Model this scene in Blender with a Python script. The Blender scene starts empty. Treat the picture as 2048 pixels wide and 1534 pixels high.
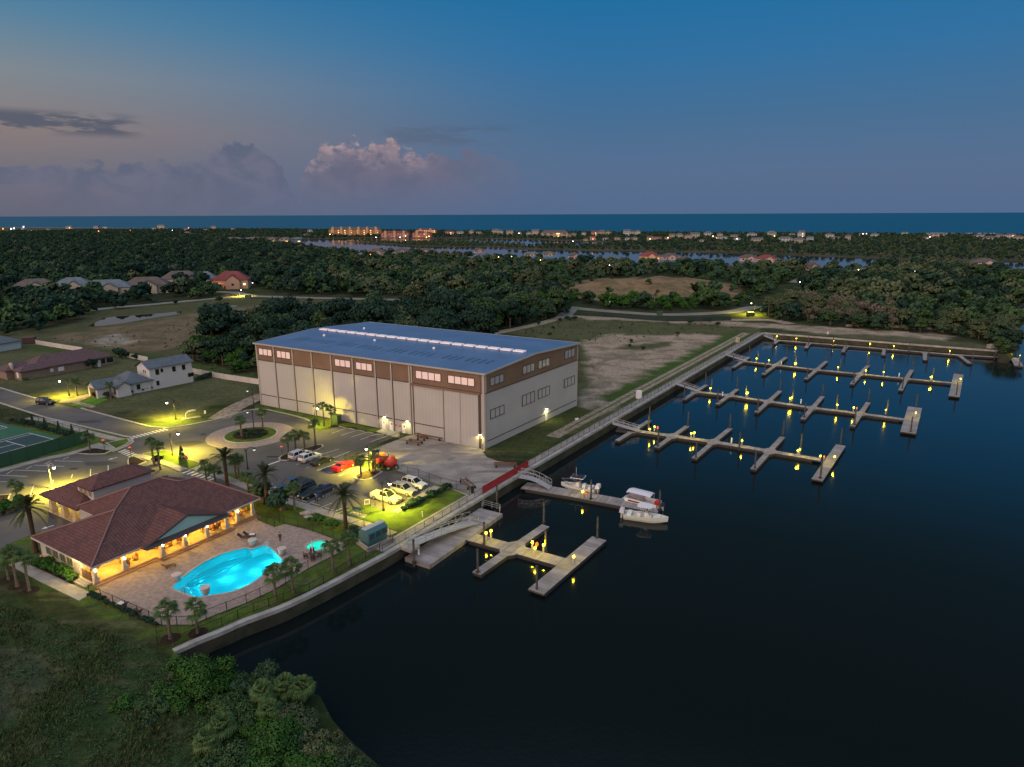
import bpy, math, random
import numpy as np
from mathutils import Vector, Matrix
from mathutils.geometry import delaunay_2d_cdt, tessellate_polygon
random.seed(7); rng = np.random.default_rng(11)
S = bpy.context.scene; COL = S.collection
def srgb(r, g, b):
    f = lambda c: (c/255/12.92) if c/255 <= 0.04045 else ((c/255+0.055)/1.055)**2.4
    return (f(r), f(g), f(b), 1.0)
# ---------------------------------------------------------------- camera
F, HY, ROLL, CH = 1366.0, 428.0, math.radians(-0.23), 48.0
PT = math.atan((767-HY)/F)
FW = Vector((0, math.cos(PT), -math.sin(PT))); U0 = Vector((0, math.sin(PT), math.cos(PT))); R0 = Vector((1, 0, 0))
RT = R0*math.cos(ROLL)+U0*math.sin(ROLL); UP = U0*math.cos(ROLL)-R0*math.sin(ROLL)
cam = bpy.data.objects.new('camera', bpy.data.cameras.new('camera')); COL.objects.link(cam)
M = Matrix.Identity(4)
for i in range(3):
    M[i][0] = RT[i]; M[i][1] = UP[i]; M[i][2] = -FW[i]
M[2][3] = CH
cam.matrix_world = M; cam.data.sensor_width = 36; cam.data.lens = F/2048*36; cam.data.clip_start = 1; cam.data.clip_end = 90000
S.camera = cam
def ray(x, y): return FW*F+RT*(x-1024)-UP*(y-767)
def at(x, y, z=0.0):
    """the place on the level z that lies at pixel (x, y) of the 2048 px photograph"""
    d = ray(x, y); t = (z-CH)/d.z
    return Vector((d.x*t, d.y*t, z))
def proj(p):
    v = Vector(p)-Vector((0, 0, CH)); w = v.dot(FW); return (1024+F*v.dot(RT)/w, 767-F*v.dot(UP)/w)
def crop(ox, oy, s): return lambda x, y, z=0.0: at(ox+x/s, oy+y/s, z)
c1 = crop(0, 880, 3.4865); c2 = crop(330, 880, 3.4865); c3 = crop(0, 620, 3.938); c4 = crop(400, 740, 4.5125); c5 = crop(700, 800, 4.5125)
d1 = crop(780, 900, 3.413); d2 = crop(1180, 820, 3.793); d3 = crop(1300, 740, 3.657); d4 = crop(1420, 640, 3.261); d5 = crop(980, 580, 3.531)
e6 = crop(0, 420, 3.413); e7 = crop(500, 420, 3.413); e8 = crop(1000, 420, 3.938); e9 = crop(1480, 420, 3.606)
hh = lambda base, ytop: None
def height_at(px, pyb, pyt):
    """height of an upright thing whose foot is at (px, pyb) and whose top is at row pyt"""
    b = at(px, pyb); lo, hi = 0.0, 60.0
    for _ in range(40):
        m = (lo+hi)/2
        if proj((b.x, b.y, m))[1] > pyt: lo = m
        else: hi = m
    return lo
# ---------------------------------------------------------------- world: dusk sky
W = bpy.data.worlds.new("World"); S.world = W; W.use_nodes = True
nt = W.node_tree; nt.nodes.clear(); LK = nt.links.new
class N:
    """small node helper"""
    def __init__(s, nt): s.nt = nt
    def n(s, t, **k):
        o = s.nt.nodes.new(t)
        for a, v in k.items(): setattr(o, a, v)
        return o
    def put(s, sock, v):
        if v is None: return
        if hasattr(v, 'is_linked') or hasattr(v, 'links'): s.nt.links.new(v, sock)
        else: sock.default_value = v
    def m(s, op, a, b=None, c=None, clamp=False):
        o = s.n('ShaderNodeMath', operation=op); o.use_clamp = clamp
        s.put(o.inputs[0], a); s.put(o.inputs[1], b); s.put(o.inputs[2], c); return o.outputs[0]
    def mix(s, f, a, b, blend='MIX'):
        o = s.n('ShaderNodeMix', data_type='RGBA', blend_type=blend)
        s.put(o.inputs[0], f); s.put(o.inputs[6], a); s.put(o.inputs[7], b); return o.outputs[2]
    def ramp(s, f, stops, interp='LINEAR'):
        o = s.n('ShaderNodeValToRGB'); o.color_ramp.interpolation = interp; el = o.color_ramp.elements
        while len(el) < len(stops): el.new(0.5)
        for e, (p, c) in zip(el, stops):
            e.position = p; e.color = c if hasattr(c, '__len__') else (c, c, c, 1)
        s.put(o.inputs[0], f); return o.outputs[0]
    def sm(s, x, a, b): 
        o = s.n('ShaderNodeMapRange', interpolation_type='SMOOTHSTEP'); s.put(o.inputs[0], x); s.put(o.inputs[1], a); s.put(o.inputs[2], b); return o.outputs[0]
    def noise(s, v, scale, detail=4, rough=0.55, dist=0.0):
        o = s.n('ShaderNodeTexNoise'); s.put(o.inputs['Vector'], v); s.put(o.inputs['Scale'], scale); s.put(o.inputs['Detail'], detail); s.put(o.inputs['Roughness'], rough); s.put(o.inputs['Distortion'], dist); return o.outputs[0]
q = N(nt)
tc = q.n('ShaderNodeTexCoord'); sp = q.n('ShaderNodeSeparateXYZ'); LK(tc.outputs['Generated'], sp.inputs[0])
X, Y, Z = sp.outputs
az = q.m('ARCTAN2', X, Y); el_ = q.m('ARCSINE', Z)
e = q.m('DIVIDE', el_, 0.6, clamp=True)                            # 0..0.6 rad
k = 1/0.6
left = q.ramp(e, [(0, srgb(98, 98, 112)), (.05*k, srgb(108, 104, 114)), (.1*k, srgb(134, 117, 114)), (.16*k, srgb(124, 130, 136)), (.22*k, srgb(84, 124, 150)), (.28*k, srgb(46, 110, 156)), (.42*k, srgb(28, 78, 112)), (1, srgb(34, 60, 72))])
right = q.ramp(e, [(0, srgb(80, 102, 136)), (.06*k, srgb(74, 102, 138)), (.12*k, srgb(58, 100, 140)), (.2*k, srgb(34, 102, 152)), (.28*k, srgb(10, 100, 152)), (.42*k, srgb(28, 64, 82)), (1, srgb(34, 50, 54))])
fr = q.sm(az, -0.80, 0.15)
sky = q.mix(fr, left, right)
# cloud bank low over the sea
cmb = q.n('ShaderNodeCombineXYZ'); LK(q.m('MULTIPLY', az, 1.0), cmb.inputs[0]); LK(q.m('MULTIPLY', el_, 1.4), cmb.inputs[1])
puff = q.noise(cmb.outputs[0], 26, 5, 0.55); puff2 = q.noise(cmb.outputs[0], 70, 4, 0.6)
prof = q.ramp(q.m('MULTIPLY_ADD', az, 1/1.4, 0.5), [((a_/1.4)+0.5, h_) for a_, h_ in [(-.7, .062), (-.5, .062), (-.42, .070), (-.375, .090), (-.345, .096), (-.315, .074), (-.295, .03), (-.285, .06), (-.262, .095), (-.225, .110), (-.18, .100), (-.12, .088), (-.05, .090), (0.0, .082), (.04, .05), (.12, .0)]])
top = q.m('ADD', prof, q.m('ADD', q.m('MULTIPLY', q.m('SUBTRACT', puff, 0.58), q.m('MULTIPLY_ADD', q.sm(az, -.34, -.27), 0.05, 0.035)), q.m('MULTIPLY', q.m('SUBTRACT', puff2, 0.5), 0.028)))
dens = q.sm(q.m('SUBTRACT', top, el_), -0.001, 0.006)
soft = q.sm(az, 0.08, -0.16)
low = q.sm(el_, 0.0, 0.07)
dens = q.m('MULTIPLY', q.m('MULTIPLY', dens, soft), q.m('MULTIPLY_ADD', low, 0.74, 0.16))
rim = q.sm(q.m('SUBTRACT', top, el_), 0.035, 0.0)
bright = q.m('MULTIPLY', q.m('MULTIPLY', q.sm(az, -0.30, -0.25), q.sm(az, -0.08, -0.17)), rim)
shade = q.noise(cmb.outputs[0], 18, 6, 0.6, 0.4)
ccol = q.mix(q.sm(shade, .4, .62), srgb(82, 92, 118), srgb(100, 102, 126))
ccol = q.mix(q.m('MULTIPLY', q.sm(az, -0.33, -0.2), q.m('MULTIPLY', puff, 0.8)), ccol, srgb(108, 96, 116))
ccol = q.mix(q.m('MULTIPLY', bright, q.sm(puff2, 0.35, 0.65)), ccol, srgb(172, 146, 150))
sky = q.mix(dens, sky, ccol)
# thin dark streaks at upper left
cmb2 = q.n('ShaderNodeCombineXYZ'); LK(az, cmb2.inputs[0]); LK(q.m('MULTIPLY', el_, 6.0), cmb2.inputs[1])
st = q.noise(cmb2.outputs[0], 9, 5, 0.6)
win = q.m('MULTIPLY', q.m('MULTIPLY', q.sm(el_, .088, .099), q.sm(el_, .122, .111)), q.m('ADD', q.sm(az, -.46, -.50), q.m('MULTIPLY', q.m('MULTIPLY', q.sm(az, -.19, -.15), q.sm(az, .02, -.03)), .4)))
streak = q.m('MULTIPLY', q.sm(q.m('MULTIPLY', st, 1.0), 0.43, 0.53), win)
sky = q.mix(q.m('MULTIPLY', streak, 0.8), sky, srgb(66, 76, 98))
# the bright western half of the dome behind the camera
wd = q.n('ShaderNodeVectorMath', operation='DOT_PRODUCT'); LK(tc.outputs['Generated'], wd.inputs[0]); wd.inputs[1].default_value = Vector((-0.62, -0.76, 0.18)).normalized()
glow = q.sm(wd.outputs['Value'], 0.05, 0.95)
zen = q.sm(Z, 0.62, 0.96)
back = q.sm(Y, 0.15, -0.35)
sky = q.mix(1.0, sky, (.71, .72, .71, 1), 'MULTIPLY')
sky = q.mix(zen, sky, (.48, .72, 1.05, 1))
sky = q.mix(back, sky, srgb(118, 146, 172))
sky = q.mix(glow, sky, (1.12, 0.86, 0.74, 1))
sky = q.mix(q.sm(Z, 0.0, -0.05), sky, srgb(30, 40, 50))
ns = q.n('ShaderNodeTexSky', sky_type='NISHITA'); ns.sun_disc = False; ns.sun_elevation = math.radians(1.0); ns.sun_rotation = math.radians(219); ns.altitude = 50
bg1 = q.n('ShaderNodeBackground'); LK(sky, bg1.inputs[0]); bg1.inputs[1].default_value = 1.0
bg2 = q.n('ShaderNodeBackground'); LK(ns.outputs[0], bg2.inputs[0]); bg2.inputs[1].default_value = 0.008
ad = q.n('ShaderNodeAddShader'); LK(bg1.outputs[0], ad.inputs[0]); LK(bg2.outputs[0], ad.inputs[1])
wo = q.n('ShaderNodeOutputWorld'); LK(ad.outputs[0], wo.inputs[0])
# afterglow of the set sun, from behind on the left
sl = bpy.data.lights.new('sun', 'SUN'); sl.energy = 0.35; sl.angle = math.radians(50); sl.color = (1.0, 0.68, 0.6)
so = bpy.data.objects.new('sun', sl); COL.objects.link(so)
so.rotation_euler = Vector((0.62, 0.76, -0.22)).to_track_quat('-Z', 'Y').to_euler()
S.view_settings.view_transform = 'Standard'; S.view_settings.look = 'None'; S.view_settings.exposure = 0.62; S.view_settings.gamma = 1.0
S.cycles.use_light_tree = True; S.cycles.max_bounces = 6; S.cycles.transparent_max_bounces = 12; S.cycles.sample_clamp_indirect = 3.0; S.cycles.sample_clamp_direct = 30
try: S.cycles.use_denoising = True
except Exception: pass
# ---------------------------------------------------------------- materials
MATS = {}
def mat(name, col, rough=0.8, spec=0.5, metal=0.0, col2=None, nscale=4.0, detail=5, lo=0.35, hi=0.65, bump=0.0, bscale=None, coord='Object', emit=None, estr=0.0, isl=None, objr=None, extra=None, alpha=None):
    if name in MATS: return MATS[name]
    m = bpy.data.materials.new(name); m.use_nodes = True; t = m.node_tree; t.nodes.clear(); g = N(t)
    b = g.n('ShaderNodeBsdfPrincipled'); o = g.n('ShaderNodeOutputMaterial'); t.links.new(b.outputs[0], o.inputs[0])
    col = tuple(col[:3])+(1,)
    c = None; vec = None
    if col2 is not None or bump:
        tcn = g.n('ShaderNodeTexCoord')
        if coord == 'World': vec = g.n('ShaderNodeNewGeometry').outputs['Position']
        else: vec = tcn.outputs[coord]
    if col2 is not None:
        nz = g.noise(vec, nscale, detail, 0.6)
        c = g.mix(g.sm(nz, lo, hi), col, tuple(col2[:3])+(1,))
    if isl is not None:                                             # leaves differ from one another
        r = g.n('ShaderNodeNewGeometry').outputs['Random Per Island']
        c = g.mix(r, c if c is not None else col, tuple(isl[:3])+(1,))
    if objr is not None:                                            # so do the trees
        r = g.n('ShaderNodeObjectInfo').outputs['Random']
        c = g.mix(g.m('MULTIPLY', r, objr[3] if len(objr) > 3 else 0.6), c if c is not None else col, tuple(objr[:3])+(1,))
    if extra: c = extra(g, c if c is not None else col, vec)
    g.put(b.inputs['Base Color'], c if c is not None else col)
    b.inputs['Roughness'].default_value = rough; b.inputs['Metallic'].default_value = metal
    b.inputs['Specular IOR Level'].default_value = spec
    if bump:
        bm_ = g.n('ShaderNodeBump'); bm_.inputs['Strength'].default_value = bump; bm_.inputs['Distance'].default_value = 0.1
        t.links.new(g.noise(vec, bscale or nscale*4, 4, 0.6), bm_.inputs['Height']); t.links.new(bm_.outputs[0], b.inputs['Normal'])
    if emit is not None:
        b.inputs['Emission Color'].default_value = tuple(emit[:3])+(1,); b.inputs['Emission Strength'].default_value = estr
    MATS[name] = m; return m
YEL = (1.0, 0.78, 0.07); WARM = (1.0, 0.58, 0.08)
# ---------------------------------------------------------------- mesh helpers
class MB:
    def __init__(s): s.v = []; s.f = []; s.mi = []
    def add(s, vs, fs, mi=0):
        n = len(s.v); s.v += [tuple(p) for p in vs]; s.f += [tuple(i+n for i in f) for f in fs]; s.mi += [mi]*len(fs); return s
    def quad(s, a, b, c, d, mi=0): return s.add([a, b, c, d], [(0, 1, 2, 3)], mi)
    def poly(s, pts, mi=0): return s.add(pts, [tuple(range(len(pts)))], mi)
    def box(s, c, d, rz=0.0, mi=0, ax=None):
        hx, hy, hz = d[0]/2, d[1]/2, d[2]/2
        if ax is None: ax = (Vector((math.cos(rz), math.sin(rz), 0)), Vector((-math.sin(rz), math.cos(rz), 0)), Vector((0, 0, 1)))
        c = Vector(c); P = [c+ax[0]*(i*hx)+ax[1]*(j*hy)+ax[2]*(k*hz) for k in (-1, 1) for i, j in ((-1, -1), (1, -1), (1, 1), (-1, 1))]
        return s.add(P, [(3, 2, 1, 0), (4, 5, 6, 7), (0, 1, 5, 4), (1, 2, 6, 5), (2, 3, 7, 6), (3, 0, 4, 7)], mi)
    def beam(s, a, b, w, h, mi=0):
        a, b = Vector(a), Vector(b); x = (b-a); L = x.length
        if L < 1e-6: return s
        x /= L; y = Vector((0, 0, 1)).cross(x)
        y = y.normalized() if y.length > 1e-4 else Vector((0, 1, 0)); z = x.cross(y)
        return s.box((a+b)/2, (L, w, h), ax=(x, y, z), mi=mi)
    def prism(s, pts, z0, z1, mi=0, mi_side=None):
        n = len(pts); ar = sum(pts[i][0]*pts[(i+1) % n][1]-pts[(i+1) % n][0]*pts[i][1] for i in range(n))
        if ar < 0: pts = pts[::-1]
        V = [(p[0], p[1], z0) for p in pts]+[(p[0], p[1], z1) for p in pts]
        tri = tessellate_polygon([[Vector((p[0], p[1], 0)) for p in pts]])
        s.add(V, [tuple(n+i for i in t) for t in tri], mi)
        # keep top faces pointing up
        for i in range(len(s.f)-len(tri), len(s.f)):
            a, b, c = [Vector(s.v[j]) for j in s.f[i][:3]]
            if (b-a).cross(c-a).z < 0: s.f[i] = s.f[i][::-1]
        return s.add(V, [(i, (i+1) % n, n+(i+1) % n, n+i) for i in range(n)], mi if mi_side is None else mi_side)
    def tube(s, pts, rs, n=8, mi=0, cap=True):
        pts = [Vector(p) for p in pts]
        if not hasattr(rs, '__len__'): rs = [rs]*len(pts)
        V = []; last = None
        for i, p in enumerate(pts):
            d = (pts[min(i+1, len(pts)-1)]-pts[max(i-1, 0)]).normalized()
            u = (Vector((0, 0, 1)) if abs(d.z) < .95 else Vector((1, 0, 0))).cross(d).normalized()
            if last is not None:
                u = (last-d*last.dot(d)).normalized()
            last = u; w = d.cross(u)
            V += [p+(u*math.cos(t)+w*math.sin(t))*rs[i] for t in [2*math.pi*j/n for j in range(n)]]
        Fs = [(i*n+j, i*n+(j+1) % n, (i+1)*n+(j+1) % n, (i+1)*n+j) for i in range(len(pts)-1) for j in range(n)]
        if cap: Fs += [tuple(range(n))[::-1], tuple((len(pts)-1)*n+j for j in range(n))]
        return s.add(V, Fs, mi)
    def ball(s, c, r, n=10, m=6, mi=0, sc=(1, 1, 1)):
        V = []
        for i in range(m+1):
            th = math.pi*i/m
            for j in range(n):
                ph = 2*math.pi*j/n; V.append((c[0]+r*sc[0]*math.sin(th)*math.cos(ph), c[1]+r*sc[1]*math.sin(th)*math.sin(ph), c[2]+r*sc[2]*math.cos(th)))
        return s.add(V, [(i*n+j, (i+1)*n+j, (i+1)*n+(j+1) % n, i*n+(j+1) % n) for i in range(m) for j in range(n)], mi)
    def build(s, name, mats, parent=None, smooth=False, loc=None):
        if not isinstance(mats, (list, tuple)): mats = [mats]
        me = bpy.data.meshes.new(name); me.from_pydata(s.v, [], s.f)
        for m in mats: me.materials.append(m)
        if len(mats) > 1: me.polygons.foreach_set('material_index', s.mi)
        if smooth: me.polygons.foreach_set('use_smooth', [True]*len(s.f))
        me.update(); o = bpy.data.objects.new(name, me); COL.objects.link(o)
        if parent is not None: o.parent = parent
        if loc is not None: o.location = loc
        return o
def npmesh(name, V, Q, mats, parent=None, mi=None, smooth=False):
    """mesh from numpy arrays; Q is (n, 3) or (n, 4)"""
    me = bpy.data.meshes.new(name); k_ = Q.shape[1]
    me.vertices.add(len(V)); me.vertices.foreach_set('co', np.asarray(V, np.float32).ravel())
    me.loops.add(Q.size); me.loops.foreach_set('vertex_index', Q.astype(np.int32).ravel())
    me.polygons.add(len(Q)); me.polygons.foreach_set('loop_start', np.arange(0, Q.size, k_, dtype=np.int32)); me.polygons.foreach_set('loop_total', np.full(len(Q), k_, np.int32))
    for m in (mats if isinstance(mats, (list, tuple)) else [mats]): me.materials.append(m)
    if mi is not None: me.polygons.foreach_set('material_index', np.asarray(mi, np.int32))
    if smooth: me.polygons.foreach_set('use_smooth', np.ones(len(Q), bool))
    me.update(calc_edges=True); me.validate()
    if name is None: return me
    o = bpy.data.objects.new(name, me); COL.objects.link(o)
    if parent is not None: o.parent = parent
    return o
def tag(o, label=None, cat=None, group=None, kind=None):
    if label: o['label'] = label
    if cat: o['category'] = cat
    if group: o['group'] = group
    if kind: o['kind'] = kind
    return o
def empty(name, loc=(0, 0, 0), rz=0.0):
    o = bpy.data.objects.new(name, None); o.empty_display_size = 0.2; o.location = loc; o.rotation_euler = (0, 0, rz); COL.objects.link(o); return o
CH_CACHE = {}
def copy_tree(o, loc, rz=0.0, sc=1.0, kids=None):
    c = o.copy(); COL.objects.link(c); c.location = loc; c.rotation_euler = (0, 0, rz); c.scale = (sc, sc, sc) if not hasattr(sc, '__len__') else sc
    if o.name not in CH_CACHE: CH_CACHE[o.name] = [(k_, list(k_.children)) for k_ in o.children]
    for k_, sub in CH_CACHE[o.name]:
        d = k_.copy(); COL.objects.link(d); d.parent = c
        for g_ in sub:
            h_ = g_.copy(); COL.objects.link(h_); h_.parent = d
    return c
def sheet(name, pts, z, m, kind='structure', thick=None):
    b = MB(); P2 = [(p[0], p[1]) for p in pts]
    b.prism(P2, z-(thick or 0.25), z, 0)
    o = b.build(name, m)
    if kind: o['kind'] = kind
    return o
def smooth_line(pts, k_=6):
    """Catmull-Rom through points"""
    P_ = [Vector(p) for p in pts]; out = []
    for i in range(len(P_)-1):
        a, b, c, d = P_[max(i-1, 0)], P_[i], P_[i+1], P_[min(i+2, len(P_)-1)]
        for j in range(k_):
            t = j/k_; out.append(0.5*((2*b)+(c-a)*t+(2*a-5*b+4*c-d)*t*t+(3*b-a-3*c+d)*t**3))
    return out+[P_[-1]]
def offset_line(pts, w):
    out = []
    for i, p in enumerate(pts):
        d = (Vector(pts[min(i+1, len(pts)-1)])-Vector(pts[max(i-1, 0)])); d.z = 0; d.normalize()
        out.append(Vector((p[0]-d.y*w, p[1]+d.x*w, p[2] if len(p) > 2 else 0)))
    return out
def strip_poly(pts, w): return offset_line(pts, w/2)+offset_line(pts, -w/2)[::-1]
def strip(name, pts, w, z, m, kind='structure', thick=None): return sheet(name, strip_poly(pts, w), z, m, kind, thick)
def inside(P_, poly):
    x, y = P_[:, 0], P_[:, 1]; r = np.zeros(len(P_), bool); n = len(poly)
    for i in range(n):
        x1, y1 = poly[i][0], poly[i][1]; x2, y2 = poly[(i+1) % n][0], poly[(i+1) % n][1]
        c = ((y1 > y) != (y2 > y)) & (x < (x2-x1)*(y-y1)/((y2-y1) or 1e-9)+x1); r ^= c
    return r
ORD = ['nearest', 'second', 'third', 'fourth', 'fifth', 'sixth', 'seventh', 'eighth', 'ninth', 'tenth', 'eleventh', 'twelfth', 'thirteenth', 'fourteenth', 'fifteenth', 'sixteenth', 'seventeenth', 'eighteenth', 'nineteenth', 'twentieth']
# ================================================================ SETTING
BULKPX = [(350, 1304.5), (395, 1284), (444.7, 1264.3), (490.6, 1244), (559.5, 1218.5), (605, 1198), (645.5, 1178), (690, 1155), (731.6, 1132.4), (770, 1112), (799.7, 1094.7)]
bulk1 = smooth_line([at(*p) for p in BULKPX], 3)
K1 = at(1032, 955); KC = at(1528, 666); KE = at(1995, 702)
bulk = bulk1[:-1]+[at(799.7, 1094.7), K1, KC]
# water: one sheet reaching the horizon, with the ocean sheet beyond the coast
def water_mat(name, base, bs, bstr, rough, spec=0.5, far=None):
    m = bpy.data.materials.new(name); m.use_nodes = True; t = m.node_tree; t.nodes.clear(); g = N(t)
    b = g.n('ShaderNodeBsdfPrincipled'); o = g.n('ShaderNodeOutputMaterial'); t.links.new(b.outputs[0], o.inputs[0])
    pos = g.n('ShaderNodeNewGeometry').outputs['Position']
    b.inputs['Base Color'].default_value = tuple(base)+(1,); b.inputs['Roughness'].default_value = rough; b.inputs['IOR'].default_value = 1.333; b.inputs['Specular IOR Level'].default_value = spec
    bm_ = g.n('ShaderNodeBump'); bm_.inputs['Strength'].default_value = bstr; bm_.inputs['Distance'].default_value = 0.15
    h = g.m('ADD', g.noise(pos, bs, 3, 0.6), g.m('MULTIPLY', g.noise(pos, bs*0.12, 2, 0.5), 1.5))
    t.links.new(h, bm_.inputs['Height']); t.links.new(bm_.outputs[0], b.inputs['Normal'])
    if name == 'harbour_water': t.links.new(g.m('MULTIPLY_ADD', g.sm(g.noise(pos, .02, 3, .5, .5), .42, .62), rough*1.6, rough*.7), b.inputs['Roughness'])
    return m
WAT = water_mat('harbour_water', (0.0045, 0.0078, 0.0088), 1.6, 0.07, 0.05)
OCE = water_mat('ocean_water', (0.001, 0.072, 0.135), 0.09, 0.7, 0.4, 0.12)
LAG = water_mat('lagoon_water', (0.012, 0.02, 0.035), 0.5, 0.012, 0.06)
b = MB(); R_ = 70000
b.quad((-R_, -300, -2), (R_, -300, -2), (R_, R_, -2), (-R_, R_, -2)); tag(b.build('water', WAT), kind='structure')
COAST = [at(x, y) for x, y in [(-1500, 452), (-500, 453), (0, 454), (300, 456), (620, 459), (900, 461.5), (1200, 464), (1500, 466), (1800, 468), (2400, 472)]]
b = MB(); n_ = len(COAST)
oc = [(p.x, p.y, -1.9) for p in COAST]+[(70000, COAST[-1].y, -1.9), (70000, 69000, -1.9), (-70000, 69000, -1.9), (-70000, COAST[0].y, -1.9)]
b.prism([(p[0], p[1]) for p in oc], -1.95, -1.9); tag(b.build('ocean', OCE), kind='structure')
sheet('lagoon_water', [at(x, y, -2) for x, y in [(300, 462), (-200, 458), (300, 456), (2400, 466), (2600, 600), (2100, 600), (2030, 560), (1500, 560), (900, 530), (500, 500)]], -1.97, LAG, thick=0.02)
# ---- land with its zones of grass, sand and scrub held in a colour attribute
def px(*a): return [at(x, y) for x, y in a]
SHORE_E = px((1997, 712), (2018, 716), (2034, 700), (2040, 660), (2026, 618), (2075, 590), (2100, 568), (2048, 561), (1985, 546), (1900, 540), (1800, 538), (1650, 540), (1560, 537), (1420, 531), (1300, 527), (1160, 523), (1040, 518), (930, 514), (820, 508), (700, 503), (650, 497), (560, 487), (480, 474), (300, 466), (0, 462), (-600, 460))
SHORE_S = [at(350, 1304.5)]+px((372, 1335), (450, 1352), (560, 1366), (640, 1392), (665, 1440), (700, 1480), (760, 1534), (800, 1640))
LAND = [Vector((-60, 5, 0)), Vector((-150, 5, 0)), Vector((-700, 400, 0))]+SHORE_E[::-1]+[KE, KC, K1]+bulk1[::-1]+SHORE_S[1:]+[Vector((-10, 20, 0))]
mc = at(1340, 580); MOUND = (mc.x-4, mc.y+14)
def ground_z(P_):
    x, y = P_[:, 0], P_[:, 1]; z = np.zeros(len(P_))
    dx, dy = (x-MOUND[0])/52, (y-MOUND[1])/50; r2 = dx*dx+dy*dy
    z += (6.5*np.exp(-r2*1.6)+2.2*np.exp(-((x-MOUND[0]+38)/18)**2-((y-MOUND[1])/20)**2)+1.6*np.exp(-((x-MOUND[0]-30)/14)**2-((y-MOUND[1]+6)/16)**2))*(1+0.25*np.sin(x*.31+y*.1)*np.cos(y*.23))*(r2 < 4)
    return z
def scrub_bump(P_, w): return w*(0.35*np.sin(P_[:, 0]*.55+np.sin(P_[:, 1]*.4)*2)*np.sin(P_[:, 1]*.6+1)+0.2*np.sin(P_[:, 0]*1.3)*np.cos(P_[:, 1]*1.1))
SCRUB = px((-500, 1150), (0, 1205), (80, 1230), (180, 1260), (260, 1285), (330, 1320), (350, 1330), (450, 1360), (600, 1400), (660, 1534), (760, 1640), (-800, 1640))
ZONES = [
 (px((-900, 640), (0, 640), (170, 625), (300, 612), (480, 596), (900, 604), (900, 640), (640, 640), (520, 655), (400, 690), (380, 720), (520, 745), (520, 800), (200, 830), (-300, 700)), (0.065, 0.068, 0.031)),
 (px((180, 660), (300, 640), (420, 622), (500, 612), (620, 606), (860, 608), (840, 625), (640, 634), (520, 648), (420, 668), (370, 690), (300, 705), (230, 700), (90, 676)), (0.137, 0.104, 0.062)),
 (px((190, 672), (235, 668), (262, 685), (240, 695), (200, 688)), (0.273, 0.234, 0.195)),
 (px((60, 690), (200, 700), (330, 712), (380, 725), (515, 750), (515, 770), (385, 745), (240, 720), (60, 705)), (0.036, 0.068, 0.016)),
 (px((-100, 720), (60, 700), (280, 722), (500, 760), (510, 790), (440, 800), (350, 850), (180, 800), (60, 770), (-100, 760)), (0.081, 0.086, 0.039)),
 (px((1000, 665), (1140, 634), (1250, 643), (1450, 648), (1520, 655), (1525, 672), (1230, 830), (1120, 880), (980, 905), (960, 900), (1153, 811), (1160, 690)), (0.075, 0.078, 0.034)),
 (px((1150, 800), (1185, 765), (1175, 720), (1160, 685), (1210, 668), (1290, 672), (1370, 668), (1440, 672), (1405, 694), (1330, 728), (1250, 768), (1200, 800), (1240, 808), (1190, 838)), (0.30, 0.235, 0.175)),
 (px((1140, 638), (1200, 634), (1480, 644), (1800, 662), (1905, 670), (1880, 682), (1700, 674), (1540, 656), (1440, 650), (1230, 640)), (0.30, 0.235, 0.175)),
 (px((1250, 690), (1350, 684), (1330, 696), (1240, 700)), (0.078, 0.081, 0.036)),
 (px((1192, 800), (1240, 806), (1262, 798), (1420, 706), (1490, 674), (1500, 664), (1470, 664), (1380, 702), (1290, 748)), (0.039, 0.081, 0.013)),
 (px((1128, 872), (1190, 838), (1240, 808), (1420, 706), (1510, 664), (1520, 668), (1440, 712), (1260, 815), (1150, 878)), (0.065, 0.072, 0.026)),
 (px((978, 902), (1150, 812), (1205, 815), (1130, 872), (1060, 915)), (0.047, 0.062, 0.018)),
 (px((1540, 664), (1700, 676), (1860, 690), (1985, 700), (1990, 694), (1900, 680), (1700, 668)), (0.091, 0.086, 0.047)),
 (px((1090, 592), (1150, 596), (1200, 602), (1260, 598), (1330, 606), (1400, 598), (1470, 604), (1490, 585), (1460, 572), (1400, 566), (1350, 556), (1280, 562), (1200, 555), (1150, 568), (1080, 578)), (0.195, 0.130, 0.072)),
 (px((-200, 1040), (30, 1130), (140, 1190), (200, 1240), (330, 1290), (350, 1310), (800, 1095), (1030, 955), (980, 930), (800, 900), (560, 830), (300, 850), (0, 850), (-300, 900)), (0.068, 0.111, 0.018)),
 (SCRUB, (0.026, 0.050, 0.016)),
 (px((-20, 1300), (60, 1290), (120, 1340), (60, 1420), (-20, 1440)), (0.050, 0.062, 0.034)),
]
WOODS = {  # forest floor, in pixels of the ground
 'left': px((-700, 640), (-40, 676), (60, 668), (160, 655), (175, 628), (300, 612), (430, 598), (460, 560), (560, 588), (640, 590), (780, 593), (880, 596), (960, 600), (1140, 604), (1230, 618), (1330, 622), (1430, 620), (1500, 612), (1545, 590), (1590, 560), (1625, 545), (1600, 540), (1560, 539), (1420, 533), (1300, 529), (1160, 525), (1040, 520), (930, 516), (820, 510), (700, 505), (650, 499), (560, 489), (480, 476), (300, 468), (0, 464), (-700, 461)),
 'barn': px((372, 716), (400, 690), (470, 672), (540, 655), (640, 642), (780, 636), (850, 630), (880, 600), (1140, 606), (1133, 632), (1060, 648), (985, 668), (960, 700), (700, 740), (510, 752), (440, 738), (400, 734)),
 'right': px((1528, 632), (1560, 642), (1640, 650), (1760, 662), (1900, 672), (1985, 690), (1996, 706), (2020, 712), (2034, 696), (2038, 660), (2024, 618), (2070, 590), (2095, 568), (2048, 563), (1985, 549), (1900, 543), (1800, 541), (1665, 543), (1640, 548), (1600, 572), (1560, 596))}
print('land', len(LAND))
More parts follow.
